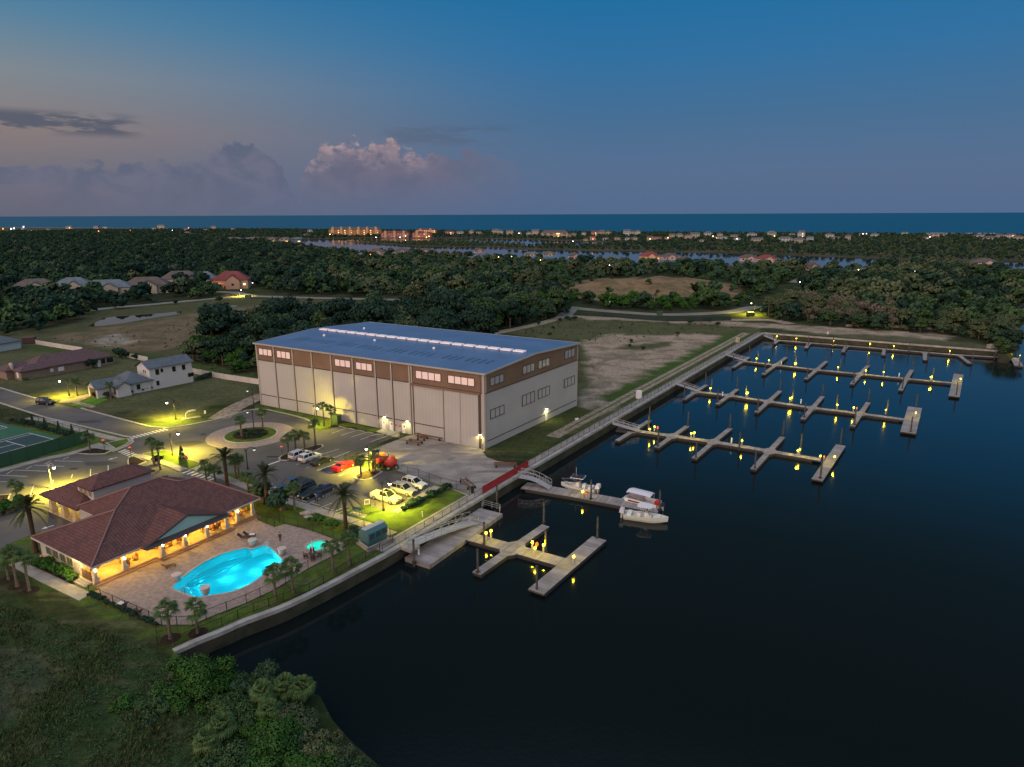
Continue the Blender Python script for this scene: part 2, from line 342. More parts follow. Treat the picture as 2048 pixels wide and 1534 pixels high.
LP = np.array([[p.x, p.y] for p in LAND])
def grid(x0, x1, y0, y1, s):
    gx, gy = np.meshgrid(np.arange(x0, x1, s), np.arange(y0, y1, s)); G_ = np.stack([gx.ravel(), gy.ravel()], 1)
    return G_+rng.uniform(-.3, .3, G_.shape)*s
GP = np.concatenate([grid(-60, 0, 30, 90, 1.2), grid(-70, 0, 85, 125, 1.5), grid(-200, 30, 90, 260, 3.0), grid(30, 260, 160, 420, 3.5), grid(-330, 30, 260, 420, 5.0), grid(-700, 560, 420, 560, 9), grid(-1300, 700, 560, 1500, 30)])
GP = GP[inside(GP, LP)]
nb = len(LP)
r_ = delaunay_2d_cdt([Vector(p) for p in LP]+[Vector(p) for p in GP], [], [list(range(nb))], 1, 1e-4)
GV = np.array([[v.x, v.y] for v in r_[0]]); GT = np.array([f for f in r_[2]])
POOLHOLE = [c2(x, y) for x, y in [(-140, 1060), (60, 920), (300, 790), (560, 690), (740, 640), (850, 610), (1030, 655), (1225, 728), (1225, 765), (1000, 880), (760, 1030), (570, 1120), (300, 1225), (100, 1225), (-60, 1130)]]
GT = GT[~(inside(GV, POOLHOLE)[GT].any(axis=1) & inside(GV[GT].mean(axis=1), POOLHOLE))]
col = np.tile(np.array([0.020, 0.032, 0.010]), (len(GV), 1))
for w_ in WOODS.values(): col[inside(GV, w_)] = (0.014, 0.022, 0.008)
for poly, c in ZONES: col[inside(GV, poly)] = c
zz = ground_z(GV)+scrub_bump(GV, inside(GV, SCRUB)*1.0)
ground = npmesh('ground', np.column_stack([GV, zz]), GT, [], smooth=True)
at_ = ground.data.color_attributes.new('zone', 'FLOAT_COLOR', 'POINT'); at_.data.foreach_set('color', np.column_stack([col, np.ones(len(col))]).astype(np.float32).ravel())
gm = bpy.data.materials.new('ground'); gm.use_nodes = True; t = gm.node_tree; t.nodes.clear(); g = N(t)
b_ = g.n('ShaderNodeBsdfPrincipled'); o_ = g.n('ShaderNodeOutputMaterial'); t.links.new(b_.outputs[0], o_.inputs[0])
zc = g.n('ShaderNodeVertexColor', layer_name='zone').outputs[0]; pos = g.n('ShaderNodeNewGeometry').outputs['Position']
n1 = g.noise(pos, 0.09, 6, 0.65, 0.6); n2 = g.noise(pos, 0.9, 5, 0.7); n3 = g.noise(pos, 5.0, 3, 0.7)
mp = g.n('ShaderNodeMapping'); t.links.new(pos, mp.inputs[0]); mp.inputs['Rotation'].default_value = (0, 0, math.radians(33)); mp.inputs['Scale'].default_value = (0.05, 0.5, 1)
n4 = g.noise(mp.outputs[0], 1.2, 5, 0.65, 0.8)
c_ = g.mix(g.m('MULTIPLY', g.sm(n1, 0.42, 0.62), 0.55), zc, (0.040, 0.050, 0.018, 1))
c_ = g.mix(g.m('MULTIPLY', g.sm(n4, 0.5, 0.68), 0.45), c_, (0.11, 0.09, 0.06, 1))
v_ = g.m('MULTIPLY', g.m('MULTIPLY_ADD', n2, 2.0, 0.05), g.m('MULTIPLY_ADD', n3, 1.4, 0.35))
vc = g.n('ShaderNodeCombineColor'); [t.links.new(v_, vc.inputs[i]) for i in range(3)]
t.links.new(g.mix(1.0, c_, vc.outputs[0], 'MULTIPLY'), b_.inputs['Base Color']); b_.inputs['Roughness'].default_value = 0.95; b_.inputs['Specular IOR Level'].default_value = 0.1
bp = g.n('ShaderNodeBump'); bp.inputs['Strength'].default_value = 0.7; bp.inputs['Distance'].default_value = 0.3; t.links.new(g.m('ADD', n2, n3), bp.inputs['Height']); t.links.new(bp.outputs[0], b_.inputs['Normal'])
ground.data.materials.append(gm); tag(ground, kind='structure')
# banks of the shore: a skirt under the land's edge
b = MB()
for i in range(nb):
    p, r = LP[i], LP[(i+1) % nb]; b.quad((p[0], p[1], 0), (p[0], p[1], -3.5), (r[0], r[1], -3.5), (r[0], r[1], 0))
MUD = mat('mud_bank', (0.05, 0.045, 0.03), 0.9, col2=(0.02, 0.025, 0.012), nscale=0.4)
tag(b.build('shore_bank', MUD), kind='structure')
MARSH = mat('marsh', (0.035, 0.045, 0.022), 0.95, 0.1, col2=(0.075, 0.07, 0.04), nscale=0.02, coord='World')
BARRIER = [at(x, y) for x, y in [(2400, 524), (2048, 520.5), (1960, 519), (1820, 517), (1740, 513), (1640, 509), (1520, 505), (1400, 502), (1250, 500), (1160, 498), (1050, 496), (1003, 494), (1060, 491), (1100, 488), (1160, 490), (1223, 487), (1225, 483), (1150, 480), (1090, 477.5), (1000, 476), (900, 475), (780, 474), (700, 475), (620, 477), (520, 473), (430, 468), (200, 464), (-600, 461)]]
BARR = BARRIER+[Vector((p.x, p.y-6, 0)) for p in COAST]
ISLE = [at(x, y) for x, y in [(690, 480.5), (780, 486), (850, 491), (1000, 492), (1045, 490), (1051, 487.5), (980, 483.5), (880, 481), (810, 483.5)]]
sheet('barrier_land', BARR, -1.2, MARSH, thick=1.2); sheet('marsh_island', ISLE, -1.5, MARSH, thick=1.0)
sheet('creek', [at(x, y) for x, y in [(1505, 491.5), (1560, 494.5), (1640, 497), (1716, 499.5), (1712, 503), (1640, 503.5), (1575, 500), (1540, 497), (1500, 494), (1482, 491)]], -1.1, LAG, thick=0.3)
SAND = mat('beach_sand', (0.30, 0.27, 0.23), 0.95, 0.1)
strip('beach', [Vector((p.x, p.y-10, 0)) for p in COAST], 22, -1.1, SAND, thick=0.6)
# ponds in the field
PONDW = water_mat('pond_water', (0.01, 0.012, 0.012), 0.8, 0.004, 0.02, 1.0)
sheet('pond_water', [e6(x, y) for x, y in [(600, 795), (650, 770), (705, 738), (780, 728), (870, 724), (960, 716), (1070, 708), (1150, 700), (1240, 690), (1236, 708), (1150, 722), (1070, 733), (960, 752), (870, 768), (780, 782), (700, 791)]], 0.03, PONDW)
sheet('pond_water', [e6(x, y) for x, y in [(1316, 692), (1350, 676), (1400, 671), (1425, 676), (1400, 684), (1350, 690)]], 0.03, PONDW)
sheet('pond_water', [e6(x, y) for x, y in [(1450, 672), (1500, 656), (1545, 658), (1540, 668), (1490, 675)]], 0.03, PONDW)
sheet('pond_water', [e6(x, y) for x, y in [(1560, 662), (1590, 650), (1622, 650), (1600, 664)]], 0.03, PONDW)
# ---- roads, paths, paving
ASPH = mat('asphalt', (0.070, 0.066, 0.062), 0.85, 0.3, col2=(0.100, 0.094, 0.088), nscale=0.12, coord='World', bump=0.15, bscale=6)
CONC = mat('concrete', (0.30, 0.28, 0.25), 0.9, 0.2, col2=(0.22, 0.20, 0.18), nscale=0.5, coord='World')
KERB = mat('kerb', (0.36, 0.34, 0.31), 0.9, 0.2, col2=(0.26, 0.24, 0.21), nscale=1.5, coord='World')
def yard_extra(g, c, vec):
    pos = g.n('ShaderNodeNewGeometry').outputs['Position']
    m1 = g.n('ShaderNodeMapping'); g.nt.links.new(pos, m1.inputs[0]); m1.inputs['Rotation'].default_value = (0, 0, math.radians(-62)); m1.inputs['Scale'].default_value = (0.09, 0.45, 1)
    tr = g.sm(g.noise(m1.outputs[0], 1.0, 5, 0.6, 0.8), 0.50, 0.66)
    m2 = g.n('ShaderNodeMapping'); g.nt.links.new(pos, m2.inputs[0]); m2.inputs['Rotation'].default_value = (0, 0, math.radians(-20)); m2.inputs['Scale'].default_value = (0.1, 0.5, 1)
    tr2 = g.sm(g.noise(m2.outputs[0], 0.8, 5, 0.6, 1.0), 0.52, 0.68)
    c = g.mix(g.m('MULTIPLY', tr, 0.6), c, (0.085, 0.078, 0.08, 1)); return g.mix(g.m('MULTIPLY', tr2, 0.5), c, (0.10, 0.09, 0.09, 1))
YARD = mat('yard_concrete', (0.29, 0.26, 0.23), 0.9, 0.2, col2=(0.20, 0.18, 0.165), nscale=0.25, coord='World', extra=yard_extra)
PAINT = mat('road_paint', (0.62, 0.61, 0.56), 0.7, 0.3, col2=(0.45, 0.44, 0.40), nscale=3, coord='World')
LAWN = mat('lawn', (0.075, 0.125, 0.015), 0.95, 0.1, col2=(0.045, 0.062, 0.014), nscale=0.25, coord='World', bump=0.6, bscale=5)
MULCH = mat('mulch', (0.045, 0.030, 0.022), 0.95, 0.1, col2=(0.02, 0.015, 0.01), nscale=3, coord='World', bump=0.6, bscale=9)
PAVER = mat('pavers', (0.30, 0.235, 0.20), 0.85, 0.2, col2=(0.21, 0.165, 0.145), nscale=1.6, coord='World', bump=0.2, bscale=5)
SANDY = mat('sandy_path', (0.30, 0.25, 0.20), 0.95, 0.1, col2=(0.16, 0.13, 0.09), nscale=0.8, coord='World')
road_pts = [c3(x, y) for x, y in [(-330, 520), (-60, 600), (300, 705), (700, 795), (1000, 875), (1190, 925), (1320, 932), (1500, 907), (1700, 864), (1950, 795)]]+[c4(x, y) for x, y in [(190, 430), (440, 364), (520, 356), (610, 362), (800, 405), (940, 440), (1005, 468), (1000, 500), (1030, 540), (1110, 545), (1265, 505), (1540, 565), (1745, 610), (1600, 668), (1310, 805), (1340, 835), (1555, 905)]]+[c5(x, y) for x, y in [(190, 600), (300, 640), (430, 650), (800, 770), (735, 830), (560, 935), (400, 1025), (250, 985), (170, 940), (0, 985)]]+[c4(x, y) for x, y in [(1350, 1235), (1215, 1290), (860, 1190), (620, 1115), (480, 1062)]]+[c1(x, y) for x, y in [(1790, 385), (1500, 420), (1000, 400), (560, 590), (380, 650), (270, 640), (120, 700), (0, 755), (-250, 850), (-400, 500), (-200, 300), (0, 225), (100, 195), (460, 95), (520, 90), (760, 105), (830, 80)]]+[c3(x, y) for x, y in [(985, 1075), (1050, 1040), (1030, 1005), (980, 1000), (350, 850), (0, 738), (-330, 650)]]
sheet('asphalt_roads_and_lots', road_pts, 0.004, ASPH)
roadA = smooth_line(px((150, 623), (230, 615), (300, 609), (430, 597), (500, 592.5), (640, 596), (780, 599), (880, 602)), 5)
LROAD = mat('pale_asphalt', (0.20, 0.185, 0.17), 0.9, 0.2, col2=(0.15, 0.14, 0.13), nscale=0.1, coord='World')
strip('field_road', roadA, 7.5, 0.006, LROAD)
strip('house_road', px((500, 592), (470, 585), (430, 583), (395, 588)), 8, 0.010, LROAD)
roadB = smooth_line(px((1137, 614.5), (1190, 620), (1241, 624), (1330, 629), (1432, 626), (1482, 620), (1521, 608), (1545, 594), (1563, 582), (1591, 564), (1630, 545)), 5)
strip('far_road', roadB, 8, 0.006, LROAD)
strip('far_road_lower', [at(x, y) for x, y in [(1125, 634), (1140, 621), (1140, 614)]], 7, 0.010, LROAD)
strip('dirt_path', smooth_line(px((970, 671), (1030, 658), (1079, 647.5), (1127, 632.5)), 4), 5, 0.006, SANDY)
strip('sandy_track', smooth_line(px((1140, 632), (1230, 637), (1350, 641), (1450, 640), (1540, 640), (1580, 648)), 4), 6, 0.008, SANDY)
strip('gravel_path', smooth_line([c3(x, y) for x, y in [(1720, 855), (1850, 770), (2000, 700), (2090, 665)]], 4), 5, 0.010, SANDY)
yard = [at(970.8, 899.5)]+[c5(x, y) for x, y in [(1200, 470), (1235, 515), (1320, 548), (1430, 565), (1500, 590), (1560, 602), (1105, 880), (800, 766), (430, 640), (340, 605), (190, 560), (60, 500), (240, 430), (500, 330), (575, 318)]]
sheet('boatyard_slab', yard, 0.012, YARD)
# kerbed sidewalks and islands
def walk(name, pts, w=1.8, z=0.10, m=None): return strip(name, pts, w, z, m or CONC, thick=0.3)
walk('sidewalk', [c3(x, y) for x, y in [(230, 850), (420, 880), (700, 965), (900, 1015), (960, 1025)]], 1.8)
walk('sidewalk', [c3(x, y) for x, y in [(740, 1060), (860, 1095), (930, 1105)]], 2.2, 0.104)
walk('sidewalk', [c1(x, y) for x, y in [(-150, 260), (0, 215), (300, 135), (500, 95), (640, 50), (760, 55)]], 1.9, 0.108)
walk('sidewalk', [c3(x, y) for x, y in [(1060, 1150), (1160, 1160), (1300, 1200), (1450, 1262)]], 2.0)
walk('kerb', [c3(x, y) for x, y in [(-330, 645), (0, 733), (350, 845), (980, 995), (1028, 1002), (1048, 1040), (1000, 1070), (930, 1098)]], 0.5, 0.13, KERB)
walk('kerb', [c3(x, y) for x, y in [(-330, 522), (0, 613), (300, 702), (440, 733)]], 0.5, 0.13, KERB)
walk('kerb', [c3(x, y) for x, y in [(640, 775), (1000, 872), (1190, 922), (1320, 930), (1500, 904), (1700, 862), (1940, 796)]], 0.5, 0.13, KERB)
walk('kerb', [c4(x, y) for x, y in [(190, 428), (440, 362), (520, 354), (610, 360), (800, 403), (945, 440), (1008, 470), (1000, 500)]], 0.6, 0.13, KERB)
walk('sidewalk', [c4(x, y) for x, y in [(-40, 880), (200, 965), (470, 1075), (640, 1140), (860, 1205), (1200, 1310), (1450, 1385), (1560, 1440)]], 1.7)
walk('sidewalk', [c5(x, y) for x, y in [(0, 1085), (200, 1145), (390, 1215)]], 1.7, 0.104)
walk('sidewalk', [c5(x, y) for x, y in [(400, 1015), (560, 925), (700, 835), (790, 785)]], 1.5)
def kisland(name, pts, fill, kw=0.35):
    P_ = [Vector((p.x, p.y, 0)) for p in pts]; sheet('kerb', P_, 0.13, KERB, thick=0.3)
    c = sum(P_, Vector())/len(P_); inner = []
    for p in P_:
        d = c-p; L = d.length; inner.append(p+d*min(kw/L, .3))
    sheet(name, inner, 0.15, fill, thick=0.1)
kisland('lawn', [c3(x, y) for x, y in [(1120, 1135), (1290, 1105), (1590, 1213), (1575, 1235), (1500, 1262), (1300, 1195)]], LAWN)
kisland('planting_bed', [c3(x, y) for x, y in [(1010, 1165), (1055, 1155), (1160, 1195), (1090, 1225), (1015, 1235), (1000, 1200)]], MULCH)
kisland('lawn', [c3(x, y) for x, y in [(830, 1050), (900, 1035), (1010, 1012), (1035, 1035), (990, 1065), (910, 1098)]], LAWN, 0.5)
kisland('planting_bed', [c3(x, y) for x, y in [(590, 1130), (720, 1092), (760, 1090), (880, 1110), (830, 1135), (700, 1140)]], MULCH)
kisland('planting_bed', [c4(x, y) for x, y in [(705, 800), (740, 770), (900, 720), (1070, 675), (1110, 675), (1118, 695), (1040, 735), (880, 790), (780, 822), (715, 820)]], MULCH, 0.45)
kisland('planting_bed', [c4(x, y) for x, y in [(1400, 950), (1470, 915), (1570, 890), (1650, 920), (1560, 980), (1480, 1000), (1410, 990), (1385, 970)]], MULCH, 0.45)
kisland('planting_bed', [c1(x, y) for x, y in [(-80, 440), (0, 385), (78, 378), (50, 440), (-40, 480)]], MULCH, 0.45)
sheet('lawn', [c4(x, y) for x, y in [(600, 372), (800, 412), (935, 448), (990, 470), (985, 500), (1030, 530), (1110, 535), (1265, 495), (1600, 565), (1620, 545), (1570, 530), (530, 310), (480, 340)]], 0.09, LAWN, thick=0.3)
sheet('sidewalk', [c4(x, y) for x, y in [(1590, 560), (1650, 530), (1800, 565), (1800, 610), (1745, 605)]], 0.10, CONC, thick=0.3)
sheet('lawn', [c4(x, y) for x, y in [(190, 985), (260, 935), (380, 930), (480, 990), (500, 1040), (440, 1040)]], 0.09, LAWN, thick=0.3)
# lawns next to the lot and behind the promenade
sheet('lawn', [c5(x, y) for x, y in [(0, 985), (170, 950), (250, 995), (400, 1033), (560, 945), (740, 840), (830, 790), (1060, 870), (430, 1225), (200, 1135), (0, 1075)]], 0.09, LAWN, thick=0.3)
sheet('lawn', [c2(x, y) for x, y in [(630, 430), (780, 440), (900, 500), (1100, 560), (1370, 640), (1250, 700), (1000, 630), (830, 570), (640, 500)]], 0.06, LAWN, thick=0.3)
sheet('patio_slab', [c4(x, y) for x, y in [(1340, 1300), (1385, 1280), (1510, 1310), (1480, 1340)]], 0.11, CONC)
for pts, w in ((((540, 742), (660, 772)), 3.2), (((610, 725), (720, 752)), 3.0)): pass
GREEN2 = mat('bright_turf', (0.075, 0.19, 0.02), 0.95, 0.1, col2=(0.05, 0.12, 0.015), nscale=0.6, coord='World', bump=0.5, bscale=5)
sheet('front_lawn', [c3(x, y) for x, y in [(640, 728), (720, 690), (830, 692), (850, 710), (740, 752)]], 0.05, GREEN2)
sheet('front_lawn', [c3(x, y) for x, y in [(545, 748), (580, 735), (690, 765), (650, 775)]], 0.05, GREEN2)
sheet('driveway', [c3(x, y) for x, y in [(490, 700), (560, 700), (690, 660), (720, 680), (620, 722), (760, 758), (720, 775), (560, 730), (460, 730)]], 0.03, SANDY)
# roundabout
def ring(cpx, rx, n=56):
    c = c4(*cpx); ex_ = c4(cpx[0]+rx, cpx[1]); r = (ex_-c).length; return c, r
rc, rr = ring((458, 585), 373); 
def circle(c, r, n=64): return [Vector((c.x+r*math.cos(2*math.pi*i/n), c.y+r*math.sin(2*math.pi*i/n), 0)) for i in range(n)]
print('roundabout', rr)
strip('sandy_verge', offset_line([K1+(KC-K1)*.13, KC-(KC-K1)*.02], 6.2), 3.2, 0.02, SANDY)
strip('wheel_track', offset_line([K1+(KC-K1)*.16, KC-(KC-K1)*.04], 6.2), .5, 0.03, LAWN)
rin = rr*0.62
sheet('roundabout_apron', circle(rc, rr), 0.06, PAVER); sheet('kerb', circle(rc, rin), 0.14, KERB); sheet('roundabout_lawn', circle(rc, rin-.3), 0.16, LAWN); sheet('roundabout_bed', circle(rc, rin*.66, 40), 0.19, MULCH)
# painted markings
def marks(name, segs, w=0.12, z=0.008):
    b = MB()
    for a, c in segs:
        d = (c-a); d.z = 0; d.normalize(); nrm = Vector((-d.y, d.x, 0))*w/2
        b.quad((a-nrm)+Vector((0, 0, z)), (c-nrm)+Vector((0, 0, z)), (c+nrm)+Vector((0, 0, z)), (a+nrm)+Vector((0, 0, z)))
    return tag(b.build(name, PAINT), kind='structure')
def seg(cr, *a): return [(cr(p[0], p[1]), cr(p[2], p[3])) for p in a]
marks('parking_stripes', seg(c4, (1190, 572, 1330, 522), (1275, 590, 1430, 540), (1362, 607, 1515, 558), (1448, 628, 1605, 575), (1540, 648, 1700, 590), (1095, 762, 1255, 712), (1190, 800, 1350, 735), (955, 885, 1215, 790), (870, 855, 905, 840), (1060, 908, 1290, 822), (1150, 935, 1400, 840), (1250, 958, 1450, 872), (1210, 822, 1270, 832)))
marks('parking_stripes', seg(c4, (490, 1062, 660, 1030), (560, 1085, 690, 1050), (655, 1125, 760, 1085), (745, 1150, 900, 1100), (860, 1175, 960, 1135), (960, 1215, 1080, 1160), (1070, 1250, 1190, 1200), (1190, 1285, 1330, 1230), (1200, 1300, 1400, 1250)))
marks('parking_stripes', seg(c5, (520, 890, 600, 850), (640, 830, 720, 790)), 0.14)
marks('parking_stripes', seg(c1, (0, 290, 50, 292), (0, 245, 190, 254), (100, 210, 325, 218), (240, 175, 450, 184), (380, 145, 575, 150), (45, 238, 95, 208), (180, 205, 225, 180), (310, 170, 355, 145), (440, 135, 480, 118), (235, 318, 210, 385), (372, 280, 350, 340), (505, 240, 498, 262), (632, 202, 630, 250), (754, 165, 754, 222), (100, 408, 170, 395), (250, 360, 330, 350), (655, 238, 730, 230), (780, 205, 850, 198)), 0.13)
def xwalk(cr, a, b_, n, dx, dy, w=0.45):
    return [(cr(a[0]+(b_[0]-a[0])*i/(n-1), a[1]+(b_[1]-a[1])*i/(n-1)), cr(a[0]+(b_[0]-a[0])*i/(n-1)+dx, a[1]+(b_[1]-a[1])*i/(n-1)+dy)) for i in range(n)]
marks('crosswalk', xwalk(c3, (1018, 1000), (1285, 935), 10, 36, 12), 0.5)
marks('crosswalk', xwalk(c3, (935, 1120), (1035, 1165), 6, 60, -22), 0.5, 0.012)
marks('crosswalk', xwalk(c3, (1440, 1285), (1640, 1345), 7, 55, -22), 0.5, 0.012)
def arrow(cr, a, b_):
    p, r = cr(*a), cr(*b_); d = (r-p).normalized(); nn = Vector((-d.y, d.x, 0)); m_ = MB(); h = Vector((0, 0, .012)); j = p+(r-p)*.55
    m_.quad(p-nn*.12+h, j-nn*.12+h, j+nn*.12+h, p+nn*.12+h); m_.add([j-nn*.4+h, r+h, j+nn*.4+h], [(0, 1, 2)]); tag(m_.build('painted_arrow', PAINT), kind='structure')
arrow(c3, (925, 1160), (850, 1180)); arrow(c3, (1285, 1335), (1365, 1312)); arrow(c1, (375, 595), (285, 622))
marks('stop_line', [(c4(610, 858), c4(718, 820)), (c3(1535, 1248), c3(1755, 1312))], 0.5, 0.012)
def stops(name, segs):
    for s_ in segs:
        b = MB(); b.beam(s_[0]+Vector((0, 0, .07)), s_[1]+Vector((0, 0, .07)), 0.18, 0.13); o = b.build('wheel_stop', KERB); yield o
ws = list(stops('w', seg(c4, (1255, 508, 1310, 522), (1340, 528, 1395, 540), (1425, 545, 1480, 556), (1510, 562, 1565, 572), (1600, 580, 1655, 588))+seg(c4, (690, 1110, 770, 1132), (815, 1140, 865, 1155), (895, 1172, 965, 1195), (1010, 1205, 1080, 1225), (1130, 1245, 1200, 1268), (440, 1035, 480, 1045), (590, 1080, 640, 1095))))
for i, o in enumerate(ws[:5]): tag(o, f'pale concrete wheel stop under the boat barn wall, {["first", "second", "third", "fourth", "fifth"][i]} from the kerbed corner', 'wheel stop', 'wheel stops in the parking bays')
for i, o in enumerate(ws[5:]): tag(o, ['wheel stop in front of the blue pickup', 'wheel stop in front of the black car beside the blue pickup', 'wheel stop in front of the dark sedan', 'wheel stop in front of the motorcycle', 'wheel stop of the empty bay right of the motorcycle', 'wheel stop farthest left, by the crosswalk', 'wheel stop of the hatched bay behind the date palm'][i], 'wheel stop', 'wheel stops in the parking bays')

IRON = mat('iron_cover', (.02, .018, .016), .7)
for cr, x, y, w_, d_ in ((c4, 650, 782, 2.4, 1.0), (c4, 1118, 903, 1.2, 1.0), (c4, 1560, 605, 1.6, 1.0), (c1, 513, 201, 1.4, 1.0), (c4, 1380, 515, 1.2, .8), (c3, 1600, 980, 1.2, 1.0)):
    p = cr(x, y); o = sheet('drain_grate', [p+Vector((a*w_/2, b_*d_/2, 0)) for a, b_ in ((-1, -1), (1, -1), (1, 1), (-1, 1))], .016, IRON, thick=.01)
for cr, x, y, rx, ry in ((c3, 1480, 1052, 3.0, 1.9), (c4, 1500, 800, 3.5, 1.4), (c3, 700, 880, 3.0, 1.2), (c1, 700, 165, 3.2, 1.3)):
    p = cr(x, y); sheet('asphalt_patch', [p+Vector((rx*math.cos(t_)*(1+.15*math.sin(3*t_)), ry*math.sin(t_)*(1+.1*math.cos(5*t_)), 0)) for t_ in [i*.3142 for i in range(20)]], .009, mat('patch_asphalt', (.040, .038, .037), .9), thick=.004)
# ================================================================ BOAT BARN
BA, BB, BC = at(522.6, 809), at(970.8, 898.2), at(1153.4, 811)
va, vc_ = BA-BB, BC-BB; LA, LC = va.length, vc_.length; ua, uc = va/LA, vc_/LC
ZF = height_at(970.8, 898.2, 747.5)
def onplane(x, y, o, d):
    """(distance along d, height) of the pixel on the upright plane through o along d"""
    r = ray(x, y); n = Vector((-d.y, d.x, 0)); t = (o-Vector((0, 0, CH))).dot(n)/r.dot(n); p = Vector((0, 0, CH))+r*t
    return (p-o).dot(d), p.z
g6 = lambda x, y: (500+x/3.0118, 620+y/3.0118)
def onF(x, y): return onplane(*g6(x, y), BB, ua)
def onR(x, y): return onplane(*g6(x, y), BB, uc)
rs, ZR = onR(1710, 262)
print('barn', LA, LC, 'eave', ZF, 'ridge', rs, ZR, 'bandF', onF(48, 300), onF(1380, 497), 'bandR', onR(1420, 503), onR(1970, 303), 'topR', onR(1971, 202))
def stripes(g, c, vec, ax=0, per=0.32, amt=.07):
    pos = g.n('ShaderNodeTexCoord').outputs['Object']; s_ = g.n('ShaderNodeSeparateXYZ'); g.nt.links.new(pos, s_.inputs[0])
    if ax == 2: v = g.m('ADD', s_.outputs[0], s_.outputs[1])
    else: v = s_.outputs[ax]
    f = g.m('FRACT', g.m('DIVIDE', v, per)); return g.mix(g.m('MULTIPLY', g.m('LESS_THAN', f, 0.4), amt), c, (0.10, 0.09, 0.085, 1))
BW = mat('barn_wall', (0.40, 0.385, 0.37), 0.55, 0.3, col2=(0.37, 0.355, 0.34), nscale=0.15, coord='World', extra=lambda g, c, v: stripes(g, c, v, 2))
BRN = mat('barn_band', (0.185, 0.115, 0.078), 0.5, 0.3, col2=(0.155, 0.097, 0.066), nscale=0.2, coord='World', extra=lambda g, c, v: stripes(g, c, v, 2, .32))
def roofx(g, c, v):
    return stripes(g, c, v, 0, 0.6, .10)
BROOF = mat('barn_roof', (0.095, 0.175, 0.32), 0.45, 0.6, metal=0.2, col2=(0.075, 0.145, 0.27), nscale=0.12, coord='World', extra=roofx)
TRIM = mat('trim_dark', (0.05, 0.035, 0.03), 0.6); TRIMP = mat('trim_pale', (0.34, 0.31, 0.28), 0.6)
PANE = mat('sunset_glow_pane', (0.80, 0.62, 0.58), 0.25, 0.8, emit=(1.0, .72, .66), estr=0.08)  # sunset reflection put into the pink pane colour and a faint glow
PANE2 = mat('grey_pane', (0.30, 0.31, 0.33), 0.2, 0.8)
BLACK = mat('black_metal', (0.012, 0.012, 0.013), 0.5)
DARKP = mat('dark_roof_panel', (0.04, 0.07, 0.12), 0.3, 0.6)
SKYL = mat('ridge_skylight', (0.80, 0.72, 0.72), 0.3, emit=(1.0, .82, .80), estr=0.10)
barn = empty('boat_barn', BB); tag(barn, 'huge pale drystack boat barn with brown upper band and blue metal roof', 'boat barn')
def bl(s, t, z): return ua*s+uc*t+Vector((0, 0, z))
ZB = (onF(48, 300)[1]+onF(1380, 497)[1])/2
pf = lambda b, s0, s1, z0, z1, off: b.quad(bl(s0, -off, z0), bl(s1, -off, z0), bl(s1, -off, z1), bl(s0, -off, z1))
b = MB()
for P_ in ([bl(0, 0, -.3), bl(0, 0, ZB), bl(LA, 0, ZB), bl(LA, 0, -.3)], [bl(0, 0, -.3), bl(0, LC, -.3), bl(0, LC, ZB), bl(0, 0, ZB)], [bl(LA, 0, -.3), bl(LA, 0, ZB), bl(LA, LC, ZB), bl(LA, LC, -.3)], [bl(0, LC, -.3), bl(LA, LC, -.3), bl(LA, LC, ZB), bl(0, LC, ZB)]): b.poly(P_)
b.build('wall', BW, barn)
b = MB(); e_ = 0.06
ZR2 = ZR
b.quad(bl(-e_, -e_, ZB), bl(LA+e_, -e_, ZB), bl(LA+e_, -e_, ZF), bl(-e_, -e_, ZF))
for s_ in (-e_, LA+e_): b.poly([bl(s_, -e_, ZB), bl(s_, LC+e_, ZB), bl(s_, LC+e_, ZF), bl(s_, rs, ZR2), bl(s_, -e_, ZF)])
b.quad(bl(-e_, LC+e_, ZB), bl(LA+e_, LC+e_, ZB), bl(LA+e_, LC+e_, ZF), bl(-e_, LC+e_, ZF))
b.build('upper_band', BRN, barn)
b = MB(); o1 = 0.45; sl_ = (ZR-ZF)/rs
zf0 = ZF-sl_*o1+.12
A1, A2 = (-o1, -o1), (LA+o1, -o1)
for dz, fl in ((0.12, 1), (-0.10, -1)):
    for y0, y1, z0, z1 in ((-o1, rs, ZF-sl_*o1, ZR), (rs, LC+o1, ZR, ZF-sl_*o1)):
        b.quad(bl(-o1, y0, z0+dz), bl(-o1, y1, z1+dz), bl(LA+o1, y1, z1+dz), bl(LA+o1, y0, z0+dz))
b.build('roof', BROOF, barn)
b = MB()
for (s0, t0, z0), (s1, t1, z1) in (((-o1, -o1, ZF-sl_*o1), (LA+o1, -o1, ZF-sl_*o1)), ((-o1, -o1, ZF-sl_*o1), (-o1, rs, ZR)), ((-o1, rs, ZR), (-o1, LC+o1, ZF-sl_*o1)), ((LA+o1, -o1, ZF-sl_*o1), (LA+o1, rs, ZR)), ((LA+o1, rs, ZR), (LA+o1, LC+o1, ZF-sl_*o1)), ((-o1, LC+o1, ZF-sl_*o1), (LA+o1, LC+o1, ZF-sl_*o1))):
    b.beam(bl(s0, t0, z0), bl(s1, t1, z1), 0.14, 0.34)
b.build('fascia', TRIMP, barn)
